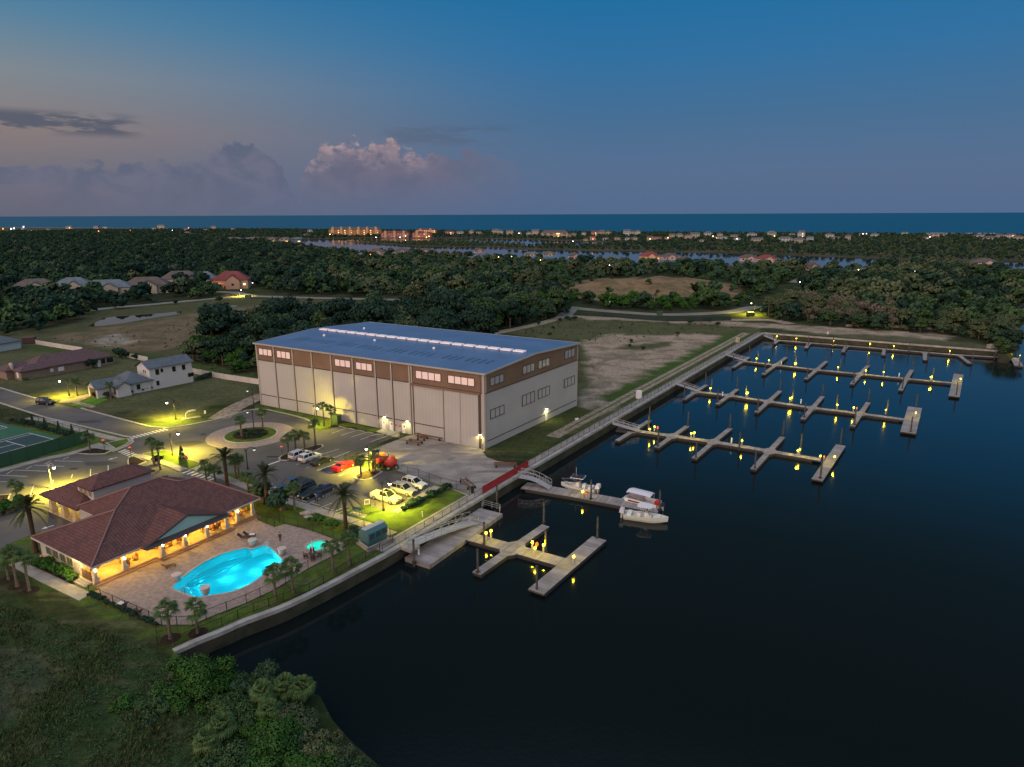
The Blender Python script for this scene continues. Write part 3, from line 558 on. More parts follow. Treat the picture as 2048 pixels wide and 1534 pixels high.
# ridge skylights, 19 in a row, on the front slope just below the ridge
roofpt = lambda s, t, up=0.0: bl(s, t, (ZF+sl_*t if t <= rs else ZR-sl_*(t-rs))+up)
s_end = 0
for i in range(19):
    s0 = 2.2+(LA-4.5)*i/19; s1 = s0+(LA-4.5)/19*0.80; b = MB(); b.beam(roofpt(s0, rs-.3, .32), roofpt(s1, rs-.3, .32), 1.5, 0.3); b.build('skylight', SKYL, barn)
for row, t_ in ((0, rs*.42), (1, rs+(LC-rs)*.5)):
    for gi in range(8):
        for j in range(3 if gi % 2 else 4):
            s0 = 4+gi*(LA-6)/8+j*1.75
            if s0 > LA-3: continue
            b = MB(); b.quad(roofpt(s0, t_-1.7, .14), roofpt(s0, t_+1.7, .14), roofpt(s0+.55, t_+1.7, .14), roofpt(s0+.55, t_-1.7, .14)); b.build('roof_panel', DARKP, barn)
for x_, y_ in ((447, 160), (752, 190), (1108, 238), (688, 118)):
    px_ = g6(x_, y_); r = ray(*px_); n = (bl(0, rs, ZR)-bl(0, 0, ZF)).cross(ua) if y_ > 130 else (bl(0, LC, ZF)-bl(0, rs, ZR)).cross(ua)
    o_p = BB+(bl(0, 0, ZF) if y_ > 130 else bl(0, rs, ZR)); tt = (o_p-Vector((0, 0, CH))).dot(n)/r.dot(n); p = Vector((0, 0, CH))+r*tt-BB
    b = MB(); b.ball(p+Vector((0, 0, .3)), .35, 8, 5); b.build('roof_vent', mat('white_vent', (.8, .8, .8), .4), barn)
# pilasters and trim lines of the long wall
def vtrim(s, w, z0, z1, m=TRIM, off=.09, name='pilaster', plane='F'):
    b = MB()
    if plane == 'F': b.box(bl(s, -off/2, (z0+z1)/2), (w, off, z1-z0), ax=(ua, uc, Vector((0, 0, 1))))
    else: b.box(bl(-off/2, s, (z0+z1)/2), (off, w, z1-z0), ax=(ua, uc, Vector((0, 0, 1))))
    return b.build(name, m, barn)
xs_b = [(172, 570), (284, 600), (397, 625), (512, 650), (640, 680), (773, 708), (868, 730), (975, 745), (988, 748)]
for x_, y_ in xs_b: s_ = onF(x_, y_)[0]; vtrim(s_, .34, 0, ZF-.3, TRIMP, .16); vtrim(s_-.3, .12, 0, ZF-.3)
vtrim(LA-.2, .4, 0, ZF-.3, TRIMP, .16); vtrim(.25, .5, 0, ZF-.3, TRIMP, .18); vtrim(1.0, .12, 0, ZF-.3)
sdr = onF(1388, 820)[0]; sdm = onF(1275, 810)[0]; sdl = onF(1178, 790)[0]; sp0 = onF(988, 748)[0]
zl = onF(640, 650)[1]; zw = onF(900, 690)[1]
ZL = onF(640, 655)[1]
print('line z', zl, zw, 'doors', sdr, sdm, sdl, sp0)
def htrim(s0, s1, z, h=.16, off=.07, m=TRIM, plane='F', name='trim'):
    b = MB()
    if plane == 'F': b.box(bl((s0+s1)/2, -off/2-.003, z), (abs(s1-s0), off, h), ax=(ua, uc, Vector((0, 0, 1))))
    else: b.box(bl(-off/2-.003, (s0+s1)/2, z), (off, abs(s1-s0), h), ax=(ua, uc, Vector((0, 0, 1))))
    return b.build(name, m, barn)
zlow = onF(70, 520)[1]; htrim(sdl, LA, 2.9, .18); htrim(0, LA, ZB, .2, .12, TRIM); htrim(0, LC, ZB, .2, .12, TRIM, 'R'); htrim(0, LC, onR(1700, 665)[1], .16, .07, TRIM, 'R')
vtrim(.25, .5, 0, ZF-.3, TRIMP, .12, 'corner_post', 'R'); vtrim(LC-.2, .4, 0, ZF-.3, TRIMP, .12, 'corner_post', 'R')
for s0, s1 in ((sdr+.3, sdm-.06), (sdm+.06, sdl)):
    b = MB(); zt = ZB-.35; b.box(bl((s0+s1)/2, -.12, zt/2), (s1-s0, .16, zt), ax=(ua, uc, Vector((0, 0, 1)))); b.build('sliding_door', BW, barn)
vtrim(sdr+.05, .55, 0, ZB-.2, TRIM, .10); vtrim(sdm, .14, 0, ZB-.3, TRIM, .12); vtrim(sdl+.1, .14, 0, ZB-.3, TRIM, .22)
htrim(sdr-.2, onF(970, 440)[0], ZB-.25, .45, .35, BRN, name='door_track')
def bwin(fn, plane, x0, y0, x1, y1, n, pm, fm=TRIM):
    """a strip window given by its upper left and lower right corner"""
    sa, za = fn(x0, y0); sb, zb = fn(x1, y1)
    if plane == 'F': q_ = lambda s, z, o: bl(s, -o, z)
    else: q_ = lambda s, z, o: bl(-o, s, z)
    fr_ = MB(); pn = MB(); w = (sb-sa)/n; t = .09
    for i in range(n+1): fr_.box(q_(sa+w*i, (za+zb)/2, .11), (.12, .12, abs(za-zb)+.1) , ax=(ua, uc, Vector((0, 0, 1))))
    for z in (za, zb): fr_.box(q_((sa+sb)/2, z, .10), (abs(sb-sa)+.1, .10, .12) if plane == 'F' else (.10, abs(sb-sa)+.1, .12), ax=(ua, uc, Vector((0, 0, 1))))
    pn.box(q_((sa+sb)/2, (za+zb)/2, .075), (abs(sb-sa), .03, abs(za-zb)) if plane == 'F' else (.03, abs(sb-sa), abs(za-zb)), ax=(ua, uc, Vector((0, 0, 1))))
    f = fr_.build('window', fm, barn); pn.build('pane', pm, f)
# front windows: rows measured at left and right ends of each
for x0, y0, x1, y1, n in ((53, 229, 135, 279, 3), (161, 243, 246, 296, 3), (511, 293, 608, 348, 3), (638, 312, 738, 369, 3), (999, 363, 1152, 432, 4), (1193, 391, 1354, 461, 4)):
    # use the mean height so the strip is level
    sa, za = onF(x0, y0); sb, zb = onF(x1, y1); bwin(onF, 'F', x0, y0, x1, y1, n, PANE)
for x0, y0, x1, y1, n in ((1444, 410, 1526, 430, 3), (1640, 341, 1712, 364, 3), (1735, 308, 1802, 333, 3), (1894, 247, 1953, 276, 3)): bwin(onR, 'R', x0, y0, x1, y1, n, PANE2)
for x0, y0, x1, y1, n in ((1446, 604, 1528, 622, 3), (1638, 517, 1711, 549, 3), (1734, 482, 1801, 508, 3), (1891, 419, 1952, 442, 3)): bwin(onR, 'R', x0, y0, x1, y1, n, BW)
def wdoor(fn, plane, x, y, w=1.0, h=2.15, m=None):
    s_, z_ = fn(x, y); b = MB(); c = bl(s_, -.06, h/2) if plane == 'F' else bl(-.06, s_, h/2)
    b.box(c, (w, .10, h) if plane == 'F' else (.10, w, h), ax=(ua, uc, Vector((0, 0, 1)))); d_ = b.build('door', m or mat('white_door', (.72, .70, .66), .5), barn)
    b = MB(); c2_ = bl(s_-.15, -.13, h*.76) if plane == 'F' else bl(-.13, s_, h*.76); b.box(c2_, (.3, .05, .35), ax=(ua, uc, Vector((0, 0, 1)))); b.build('door_window', BLACK, d_)
wdoor(onF, 'F', 808, 715); wdoor(onF, 'F', 855, 725); wdoor(onF, 'F', 930, 740); wdoor(onR, 'R', 1783, 650)
def spot(loc, energy, color, ang=150, rad=.12, name='lamp_light', target=None, parent=None):
    l = bpy.data.lights.new(name, 'SPOT' if ang < 170 else 'POINT'); l.energy = energy; l.color = color; l.shadow_soft_size = rad
    if ang < 170: l.spot_size = math.radians(ang); l.spot_blend = 0.6
    o = bpy.data.objects.new(name, l); COL.objects.link(o); o.location = loc
    if target is not None: o.rotation_euler = (Vector(target)-Vector(loc)).to_track_quat('-Z', 'Y').to_euler()
    if parent is not None: o.parent = parent
    return o
LAMPM = mat('lamp_globe', (1, .95, .75), .3, emit=(1.0, .92, .55), estr=14)
LAMPW = mat('lamp_white', (1, 1, .95), .3, emit=(1.0, 1.0, .9), estr=6)
for fn, x_, z_, pl in ((onF, (812, 640), 0, 'F'), (onF, (950, 665), 0, 'F'), (onR, (1783, 590), 0, 'R'), (onF, (1390, 745), 0, 'F')):
    s_, zz_ = fn(*x_); c = bl(s_, -.2, zz_) if pl == 'F' else bl(-.2, s_, zz_)
    b = MB(); b.box(c, (.35, .25, .25), ax=(ua, uc, Vector((0, 0, 1)))); h_ = b.build('wall_lamp', BLACK, barn)
    b = MB(); b.box(c+Vector((0, 0, -.16)), (.4, .3, .08), ax=(ua, uc, Vector((0, 0, 1)))); b.build('lens', LAMPM, h_)
    out = -uc if pl == 'F' else -ua
    spot(c+Vector((0, 0, -.3))+out*.35, 300, (1, .86, .30), 160, .1, target=c+Vector((0, 0, -3))+out*.3, parent=barn)
def hazard(x, y):
    s_, z_ = onF(x, y); b = MB(); b.box(bl(s_, -.08, 1.5), (.5, .04, .4), ax=(ua, uc, Vector((0, 0, 1)))); b.build('wall_placard', mat('red_placard', (.5, .05, .04), .5), barn)
hazard(880, 710); hazard(905, 708)
# things along the wall
def box_thing(name, p, dims, rz, m, label, cat, lid=None, group=None):
    r = empty(name, p, rz); tag(r, label, cat, group); b = MB(); b.box((0, 0, dims[2]/2), dims); b.build('body', m, r)
    if lid is not None: b = MB(); b.box((0, 0, dims[2]+.04), (dims[0]+.1, dims[1]+.1, .08)); b.build('lid', lid, r)
    b = MB(); b.box((0, -dims[1]/2-.02, dims[2]*.5), (dims[0]*.8, .03, dims[2]*.7)); b.build('front_panel', lid if lid is not None else m, r)
    return r
RZA = math.atan2(ua.y, ua.x)
GRNM = mat('green_metal', (0.04, 0.075, 0.045), .5); BEIGE = mat('beige_metal', (.42, .38, .30), .6); TEAL = mat('teal_metal', (0.05, 0.125, 0.135), .5)
box_thing('utility_cabinet', c4(1232, 478), (2.0, 1.3, 2.0), RZA, GRNM, 'dark green utility cabinet on the lawn at the foot of the barn wall', 'cabinet', GRNM)
box_thing('air_conditioner', c5(522, 275)+Vector((0, 0, 0)), (1.4, 1.2, 1.8), RZA, BEIGE, 'beige outdoor unit beside the third white door of the barn', 'air conditioner', GRNM)
# ================================================================ SEAWALL
SW = mat('seawall_concrete', (0.38, 0.35, 0.31), 0.9, 0.2, col2=(0.15, 0.14, 0.125), nscale=0.35, coord='World', lo=.4, hi=.7, bump=.4, bscale=2)
CAPM = mat('seawall_cap', (0.36, 0.35, 0.33), 0.85, 0.2, col2=(0.25, 0.24, 0.22), nscale=0.5, coord='World')
def seawall(name, pts, label, cap_w=0.7, face_z=-4.0, top=0.14):
    r = empty(name, pts[0]); tag(r, label, 'seawall', 'concrete seawalls round the harbour'); o0 = Vector(pts[0]); P_ = [Vector(p)-o0 for p in pts]
    out = offset_line(P_, -0.06); inn = offset_line(P_, cap_w); face = offset_line(P_, 0.10); b = MB(); w_ = MB()
    for i in range(len(P_)-1):
        up = lambda p, z: Vector((p.x, p.y, z))
        a0, a1, i0, i1 = out[i], out[i+1], inn[i], inn[i+1]
        b.quad(up(a0, top), up(a1, top), up(i1, top), up(i0, top)); b.quad(up(a0, top-.5), up(a1, top-.5), up(a1, top), up(a0, top)); b.quad(up(i1, 0), up(i0, 0), up(i0, top), up(i1, top)); b.quad(up(a0, top-.5), up(face[i], top-.5), up(face[i+1], top-.5), up(a1, top-.5))
        w_.quad(up(face[i], face_z), up(face[i+1], face_z), up(face[i+1], top-.5), up(face[i], top-.5))
    b.quad(Vector((out[0].x, out[0].y, -.4)), Vector((inn[0].x, inn[0].y, -.4)), Vector((inn[0].x, inn[0].y, top)), Vector((out[0].x, out[0].y, top)))
    b.build('cap', CAPM, r); w_.build('face', SW, r); return r
mid = at(799.7, 1094.7)
seawall('seawall', bulk1[:-1]+[mid], 'curving seawall with stained face below the pool lawn')
seawall('seawall', [mid, K1], 'short seawall between the long silver gangway and the red fence')
seawall('seawall', [K1, KC], 'long straight seawall along the boatyard and the sandy lot')
seawall('seawall', [KC, KE], 'far seawall behind the farthest dock, below the wood')
# the walkway behind the wall
def inset_walk(pts, a, bb, name='promenade', z=.10): 
    o1_, o2_ = offset_line(pts, a), offset_line(pts, bb); sheet(name, o1_+o2_[::-1], z, CONC, thick=.3)
inset_walk([at(777, 1108), mid, K1], .75, 3.0); inset_walk([K1, KC], .75, 2.6)
inset_walk([KC, KE], .75, 1.3)
# ================================================================ FENCES
def fence(name, pts, h, label, cat='fence', group=None, sp=2.4, m=BLACK, picket=.16, pw=.02, fill=None, z=0.0, rails=(.98, .12), pr=.035, capball=False):
    pts = [Vector(p) for p in pts]; o0 = Vector((pts[0].x, pts[0].y, z)); r = empty(name, o0); tag(r, label, cat, group)
    P_ = [Vector((p.x-o0.x, p.y-o0.y, 0)) for p in pts]; rb = MB(); pb = MB(); post_me = None
    for i in range(len(P_)-1):
        a, c = P_[i], P_[i+1]; L = (c-a).length
        if L < .05: continue
        d = (c-a)/L; n = max(1, round(L/sp))
        for zr in rails: rb.beam(a+Vector((0, 0, h*zr)), c+Vector((0, 0, h*zr)), .04, .05)
        if fill is not None:
            nn = Vector((-d.y, d.x, 0))*.012; pb.quad(a+nn+Vector((0, 0, .05)), c+nn+Vector((0, 0, .05)), c+nn+Vector((0, 0, h*.97)), a+nn+Vector((0, 0, h*.97)))
        elif picket:
            k_ = int(L/picket)
            for j in range(1, k_): p = a+d*(j*L/k_); nn = Vector((-d.y, d.x, 0)); pb.quad(p-d*pw/2+Vector((0, 0, h*.1)), p+d*pw/2+Vector((0, 0, h*.1)), p+d*pw/2+Vector((0, 0, h)), p-d*pw/2+Vector((0, 0, h)))
        for j in range(n+(1 if i == len(P_)-2 else 0)):
            p = a+d*(L*j/n)
            if post_me is None:
                q_ = MB(); q_.box((0, 0, h*.52), (pr*2, pr*2, h*1.04)); po = q_.build('post', m, r, loc=p); post_me = po
            else: po = post_me.copy(); COL.objects.link(po); po.parent = r; po.location = p
    rb.build('rail', m, r)
    if pb.v: pb.build('picket_panel', fill or m, r)
    return r
RAILG = 'black picket fences of the marina'
ofs = lambda pts, w: offset_line([Vector(p) for p in pts], w)
def along(a, b_, t0, t1): return [a.lerp(b_, t0), a.lerp(b_, t1)]
REDM = mat('red_mesh', (0.30, 0.015, 0.02), .6)
fence('railing', ofs([at(777, 1108)-(at(790, 1100)-at(777, 1108))*0.2, mid, K1-(K1-mid)*.30], .9), 1.25, 'black railing along the walkway above the long silver gangway', 'railing', RAILG, m=BLACK)
fence('fence', ofs([K1-(K1-mid)*.30, K1+(KC-K1)*.03], .8), 1.5, 'red mesh fence along the edge of the boatyard slab', 'fence', None, m=mat('red_post', (.22, .01, .015), .6), fill=REDM)
fence('railing', ofs([K1+(KC-K1)*.03, KC], .8), 1.25, 'long black railing from the red fence to the far corner of the harbour', 'railing', RAILG, sp=2.6, picket=.2, pw=.03)
fence('fence', [c2(x, y) for x, y in [(-60, 1350), (-50, 1440), (70, 1440), (400, 1300), (620, 1200), (830, 1130), (1010, 1060), (1200, 950), (1400, 830), (1590, 720)]], 1.2, 'low black fence on the lawn just above the curving seawall', 'fence', RAILG, z=.05)
fence('fence', [c1(625, 1075), c1(880, 1190), c1(1130, 1300), c1(1345, 1300), c2(290, 1255), c2(570, 1145), c2(760, 1055), c2(1000, 905), c2(1262, 770)], 1.35, 'black fence round the pool deck on the water side', 'fence', RAILG, z=.05)
fence('fence', [c2(1250, 722), c2(1030, 640), c2(830, 588), c2(800, 580)], 1.35, 'black fence between the pool deck and the parking lawn', 'fence', RAILG, z=.05)
fence('fence', [c2(765, 608), c2(650, 565), c2(645, 520), c2(800, 578)], 1.35, 'black fence at the east corner of the clubhouse porch', 'fence', RAILG, z=.05)
fence('fence', [c2(1245, 720), c2(1262, 650), c2(1390, 605), c2(1572, 680)], 1.35, 'black fence round the teal generator', 'fence', RAILG, z=.05)
fence('fence', [c5(505, 330), c5(370, 385), c5(190, 462), c5(0, 548), c4(1310, 830)], 1.7, 'black fence between the parking lot and the boatyard, running down from the barn', 'fence', RAILG, m=BLACK, picket=.13)
fence('fence', [c4(1310, 830), c4(1555, 905), c5(190, 600), c5(310, 640)], 1.5, 'black fence behind the red car and the red machines', 'fence', RAILG)
fence('fence', [c5(430, 655), c5(620, 705), c5(815, 775), c5(960, 810), c5(1080, 860)], 1.7, 'black fence between the white cars and the boatyard slab', 'fence', RAILG, m=BLACK)
fence('fence', [c5(1195, 462), c5(1235, 510), c5(1320, 545), c5(1430, 562), c5(1500, 588), c5(1575, 605)], 1.6, 'black mesh fence curving from the barn corner to the seawall', 'fence', RAILG, m=BLACK)
VINYL = mat('vinyl', (0.52, 0.49, 0.45), .6, col2=(.46, .43, .40), nscale=.3)
for pts, lb in (([c3(285, 270), c3(400, 290), c3(650, 330)], 'pale panel fence behind the maroon roofed house'), ([c3(1000, 375), c3(1165, 408)], 'short pale panel fence behind the white two storey house'), ([c3(1520, 500), c3(1760, 545), c3(2055, 590)], 'pale panel fence from the white two storey house to the boat barn')):
    fence('panel_fence', pts, 1.7, lb, 'fence', 'pale panel fences behind the houses', sp=4.5, m=VINYL, fill=VINYL, pr=.11, rails=(1.0,))
DKG = mat('dark_screen', (0.012, 0.03, 0.027), .8)
fence('screen_fence', [d5(806, 185), d5(1000, 205), d5(1250, 222), d5(1500, 222), d5(1702, 215)], 1.9, 'dark green screen fence along the far road', 'fence', None, sp=4, m=BLACK, fill=DKG)
# ================================================================ TENNIS COURT
CG = mat('court_green', (0.015, 0.10, 0.045), .8, col2=(.012, .08, .04), nscale=.3); CB = mat('court_dark', (0.012, 0.040, 0.042), .8)
TO = c3(650, 1048); tdir = (c3(0, 878)-c3(640, 1038)).normalized(); tn = (c3(0, 1185)-c3(640, 1040)); tn = (tn-tdir*tn.dot(tdir)).normalized()
print('tennis dirs', tdir, tn)
def tp(s, t): return TO+tdir*s+tn*t
sheet('tennis_court', [tp(0, 0), tp(52, 0), tp(52, 26), tp(0, 26)], .04, CG)
def court(s0, t0):
    sheet('court_surface', [tp(s0, t0), tp(s0+11, t0), tp(s0+11, t0+23.8), tp(s0, t0+23.8)], .046, CB, thick=.02)
    b = MB(); w = .09
    L_ = [((0, 0), (11, 0)), ((0, 23.8), (11, 23.8)), ((0, 0), (0, 23.8)), ((11, 0), (11, 23.8)), ((1.4, 0), (1.4, 23.8)), ((9.6, 0), (9.6, 23.8)), ((1.4, 5.5), (9.6, 5.5)), ((1.4, 18.3), (9.6, 18.3)), ((5.5, 5.5), (5.5, 18.3))]
    for (a, c), (d, e__) in L_:
        p, r = tp(s0+a, t0+c), tp(s0+d, t0+e__); dd = (r-p).normalized(); nn = Vector((-dd.y, dd.x, 0))*w; h = Vector((0, 0, .052)); b.quad(p-nn+h, r-nn+h, r+nn+h, p+nn+h)
    tag(b.build('court_lines', PAINT), kind='structure')
court(7, 1.5); court(27, 1.5)
for k_, s0 in enumerate((7, 27)):
    r = empty('tennis_net', tp(s0-.5, 13.4)); tag(r, ['tennis net of the court nearer the palm tree', 'tennis net of the court at the left edge'][k_], 'net'); a, c = Vector((0, 0, 0)), tp(s0+11.5, 13.4)-tp(s0-.5, 13.4)
    b = MB(); b.quad(a, c, c+Vector((0, 0, .95)), a+Vector((0, 0, .95))); b.build('mesh', DKG, r)
    b = MB(); b.beam(a+Vector((0, 0, 1)), c+Vector((0, 0, 1)), .08, .08); b.build('band', PAINT, r)
    for p in (a, c): b = MB(); b.tube([p, p+Vector((0, 0, 1.1))], .06, 6); b.build('post', BLACK, r)
SCRN = mat('court_screen', (0.015, 0.07, 0.035), .8)
fence('court_fence', [tp(-1, -1), tp(-1, 27), tp(10, 27), tp(53, 27)], 2.9, 'tall green screened fence round the tennis courts', 'fence', None, sp=3.2, fill=SCRN, m=BLACK)
fence('court_fence', [tp(-1, -1), tp(53, -1)], 2.9, 'tall black wire fence on the road side of the tennis courts', 'fence', None, sp=3.2, m=BLACK, picket=.35)
# ================================================================ DOCKS
ZD = -1.35
PLK = mat('dock_planks', (0.235, 0.21, 0.195), .85, .2, col2=(0.15, 0.135, 0.125), nscale=1.2, coord='World', bump=.3, bscale=4)
def plankx(ang, per=.45):
    def f(g, c, vec):
        pos = g.n('ShaderNodeNewGeometry').outputs['Position']; m1 = g.n('ShaderNodeMapping'); g.nt.links.new(pos, m1.inputs[0]); m1.inputs['Rotation'].default_value = (0, 0, -ang)
        s_ = g.n('ShaderNodeSeparateXYZ'); g.nt.links.new(m1.outputs[0], s_.inputs[0]); v = g.m('DIVIDE', s_.outputs[0], per); fr_ = g.m('FRACT', v); fl = g.m('FLOOR', v)
        wn = g.n('ShaderNodeTexWhiteNoise', noise_dimensions='1D'); g.nt.links.new(fl, wn.inputs['W'])
        c = g.mix(g.m('MULTIPLY', wn.outputs[0], .5), c, (.12, .105, .095, 1)); return g.mix(g.m('MULTIPLY', g.m('LESS_THAN', fr_, .18), .32), c, (.03, .028, .026, 1))
    return f
SIDE = mat('dock_side', (0.055, 0.048, 0.042), .9)
FLT = mat('dock_float', (0.03, 0.03, 0.03), .8)
def dock(name, label, cr, main, w, fingers, fw=1.25, tees=(), group='floating docks'):
    """main: the centre line; fingers: (outer end, outer end) crossing or meeting it; tees: (end, end, width)"""
    M_ = [cr(x, y, ZD) for x, y in main]; r = empty(name, M_[0]); tag(r, label, 'dock', group); o0 = M_[0]
    ang = math.atan2(M_[-1].y-M_[0].y, M_[-1].x-M_[0].x); mk = lambda a: mat('planks_%d' % round(math.degrees(a)), (0.33, 0.305, 0.295), .85, .2, col2=(0.23, 0.215, 0.205), nscale=.5, coord='World', extra=plankx(a))
    def slab(nm, pts, dz, a):
        P_ = [(p.x-o0.x, p.y-o0.y) for p in pts]; b = MB(); b.prism(P_, -.24, dz, 0, 1); o = b.build(nm, [mk(a), SIDE], r); c = sum((Vector((p[0], p[1], 0)) for p in P_), Vector())/len(P_)
        b = MB(); b.prism([(c.x+(p[0]-c.x)*.93, c.y+(p[1]-c.y)*.93) for p in P_], -.8, -.245); b.build('float', FLT, o)
    slab('walkway', strip_poly(M_, w), 0, ang); d = (M_[-1]-M_[0]).normalized(); nrm = Vector((-d.y, d.x, 0))
    def near(p):
        best = None
        for i in range(len(M_)-1):
            a, c = M_[i], M_[i+1]; t = max(0, min(1, (p-a).dot(c-a)/(c-a).length_squared)); q_ = a+(c-a)*t; L = (p-q_).length
            if best is None or L < best[0]: best = (L, q_)
        return best[1]
    k_ = 0
    for item in fingers:
        for p in item:
            P0 = cr(p[0], p[1], ZD); 
            base = cr(item[0][0]*.5+item[-1][0]*.5, item[0][1]*.5+item[-1][1]*.5, ZD) if len(item) == 2 else None
            q_ = near(base if base is not None else P0); dd = (P0-q_); L = dd.length; dd.normalize(); dd = dd
            st_ = q_+dd*(w*.5/max(.3, abs(dd.dot(nrm)))+.02); k_ += 1
            slab('finger', strip_poly([st_, P0], fw), -.004*(1+k_ % 2), math.atan2(dd.y, dd.x))
            s_ = 1 if dd.dot(nrm) > 0 else -1; e1 = q_+nrm*s_*(w/2); g_ = .75
            slab('gusset', [e1+d*(fw*.5+g_)-d*0, e1+dd*(g_+.5)+d*fw*.45, e1+dd*(g_+.5)-d*fw*.45, e1-d*(fw*.5+g_)], -.016-.004*(k_ % 2), ang)
    for a_, b__, tw in tees: pa, pb_ = cr(*a_, ZD), cr(*b__, ZD); k_ += 1; slab('end_platform', strip_poly([pa, pb_], tw), .006, math.atan2((pb_-pa).y, (pb_-pa).x))
    return r
PILM = mat('piling_wood', (0.085, 0.078, 0.070), .9, col2=(0.045, 0.04, 0.036), nscale=2)
pil_proto = empty('piling', (0, 0, -4)); b = MB(); b.tube([(0, 0, 0), (0, 0, 6.1)], [.19, .16], 8); b.build('post', PILM, pil_proto); b = MB(); b.tube([(0, 0, 6.1), (0, 0, 6.16), (0, 0, 6.4)], [.21, .20, .02], 8); b.build('cap', BLACK, pil_proto); b = MB(); b.box((0, 0, 2.7), (.62, .62, .10)); b.build('guide_collar', BLACK, pil_proto)
first_pil = [True]
DOCKN = {'A': 'the nearest dock', 'B': 'the dock with boats', 'C': 'the finger dock beyond the boats', 'D': 'the middle finger dock', 'E': 'the finger dock farthest back', 'F': 'the far seawall dock'}
def pilings(key, cr, pts, z=ZD):
    P_ = sorted([cr(x, y, z) for x, y in pts], key=lambda p: (p-Vector((K1.x, K1.y, 0))).length if key in 'AB' else (p-near_wall(p)).length)
    for i, p in enumerate(P_):
        o = pil_proto if first_pil[0] else copy_tree(pil_proto, (p.x, p.y, -4)); first_pil[0] = False; o.location = (p.x, p.y, -4+random.uniform(-.1, .15)); o.rotation_euler = (0, 0, random.uniform(0, 3))
        tag(o, f'dark piling number {i+1} out from the shore at {DOCKN[key]}', 'piling', 'mooring pilings')
def near_wall(p):
    a, c = K1, KC; t = (p-a).dot(c-a)/(c-a).length_squared; return a+(c-a)*t if True else a
PEDW = mat('pedestal_cream', (.42, .38, .26), .6); PEDL = mat('pedestal_lamp', (1, .9, .2), .4, emit=(1.0, .80, .03), estr=9.0); ORNG = mat('life_ring', (.75, .12, .03), .6)
ped_proto = empty('power_pedestal', (0, 0, ZD)); b = MB(); b.box((0, 0, .5), (.26, .22, 1.0)); b.build('cabinet', PEDW, ped_proto); b = MB(); b.box((0, 0, 1.12), (.28, .28, .20)); b.build('lamp', PEDL, ped_proto); b = MB(); b.tube([(0, 0, 1.24), (0, 0, 1.30), (0, 0, 1.36)], [.20, .17, .05], 8); b.build('cap', PEDW, ped_proto)
firstp = [True]
def pedestals(key, cr, pts, en=14):
    P_ = sorted([(cr(p[0], p[1], ZD), len(p) > 2) for p in pts], key=lambda p: (p[0]-(near_wall(p[0]) if key not in 'AB' else K1)).length)
    n = 0
    for i, (p, ring_) in enumerate(P_):
        o = ped_proto if firstp[0] else copy_tree(ped_proto, p); firstp[0] = False; o.location = p; o.rotation_euler = (0, 0, 1.0)
        tag(o, f'lit yellow pedestal number {i+1} out from the shore on {DOCKN[key]}', 'pedestal', 'lit power pedestals on the docks')
        l = spot(p+Vector((0, 0, 1.55)), en*9.0, (1.0, .74, .02), 180, .1)
        if ring_:
            q_ = p+Vector((.55, -.35, 0)); rr_ = empty('life_ring_stand', q_, 1.0); tag(rr_, f'orange life ring post, {["first", "second", "third"][min(n, 2)]} from shore on {DOCKN[key]}', 'life ring'); n += 1
            b = MB(); b.tube([(0, 0, 0), (0, 0, 1.3)], .05, 6); b.build('post', PEDW, rr_)
            b = MB(); R1 = .34; V = [Vector((R1*math.cos(t), -.1, .95+R1*math.sin(t))) for t in [2*math.pi*j/14 for j in range(15)]]; b.tube(V, .09, 6, cap=False); b.build('ring', ORNG, rr_)
WPOST = mat('white_plastic', (.75, .74, .72), .5)
def white_posts(key, cr, pts):
    for i, (x, y) in enumerate(pts):
        p = cr(x, y, ZD); r = empty('hose_cabinet', p, 1); tag(r, f'white hose post, {"first" if i == 0 else "second"} from shore on {DOCKN[key]}', 'post', 'white posts on the docks'); b = MB(); b.tube([(0, 0, 0), (0, 0, 1.0)], .14, 8); b.build('post', WPOST, r); b = MB(); b.ball((0, 0, 1.05), .18, 8, 5); b.build('cap', WPOST, r)
ALU = mat('aluminium', (0.42, 0.43, 0.46), .4, .5, metal=.5)
def gangway(name, a, c, w, label, h=1.15, arch=0.0, bay=1.3):
    a, c = Vector(a), Vector(c); r = empty(name, a); tag(r, label, 'gangway', 'aluminium gangways down to the docks'); D_ = c-a; L = D_.length; n = max(4, round(L/bay)); hd = Vector((D_.x, D_.y, 0)).normalized(); side = Vector((-hd.y, hd.x, 0))*w/2; f = lambda t, z=0.0: D_*t+Vector((0, 0, z+arch*math.sin(math.pi*t)))
    b = MB()
    for i in range(n): p, q_ = f(i/n), f((i+1)/n); b.add([p-side, q_-side, q_+side, p+side, p-side-Vector((0, 0, .1)), q_-side-Vector((0, 0, .1)), q_+side-Vector((0, 0, .1)), p+side-Vector((0, 0, .1))], [(0, 1, 2, 3), (4, 7, 6, 5), (0, 4, 5, 1), (3, 2, 6, 7)])
    b.build('deck', mat('gangway_deck', (.36, .36, .38), .6, col2=(.28, .28, .30), nscale=2), r)
    for s_ in (-1, 1):
        b = MB(); sd = side*s_
        for zz_ in (h, h*.5, 0.0):
            for i in range(n): b.beam(f(i/n, zz_)+sd, f((i+1)/n, zz_)+sd, .07, .07)
        b.build('rail', ALU, r); b = MB()
        for i in range(n+1): b.beam(f(i/n)+sd, f(i/n, h)+sd, .06, .06)
        for i in range(n): b.beam(f(i/n, 0 if i % 2 else h)+sd, f((i+1)/n, h if i % 2 else 0)+sd, .045, .045)
        b.build('truss', ALU, r)
    return r
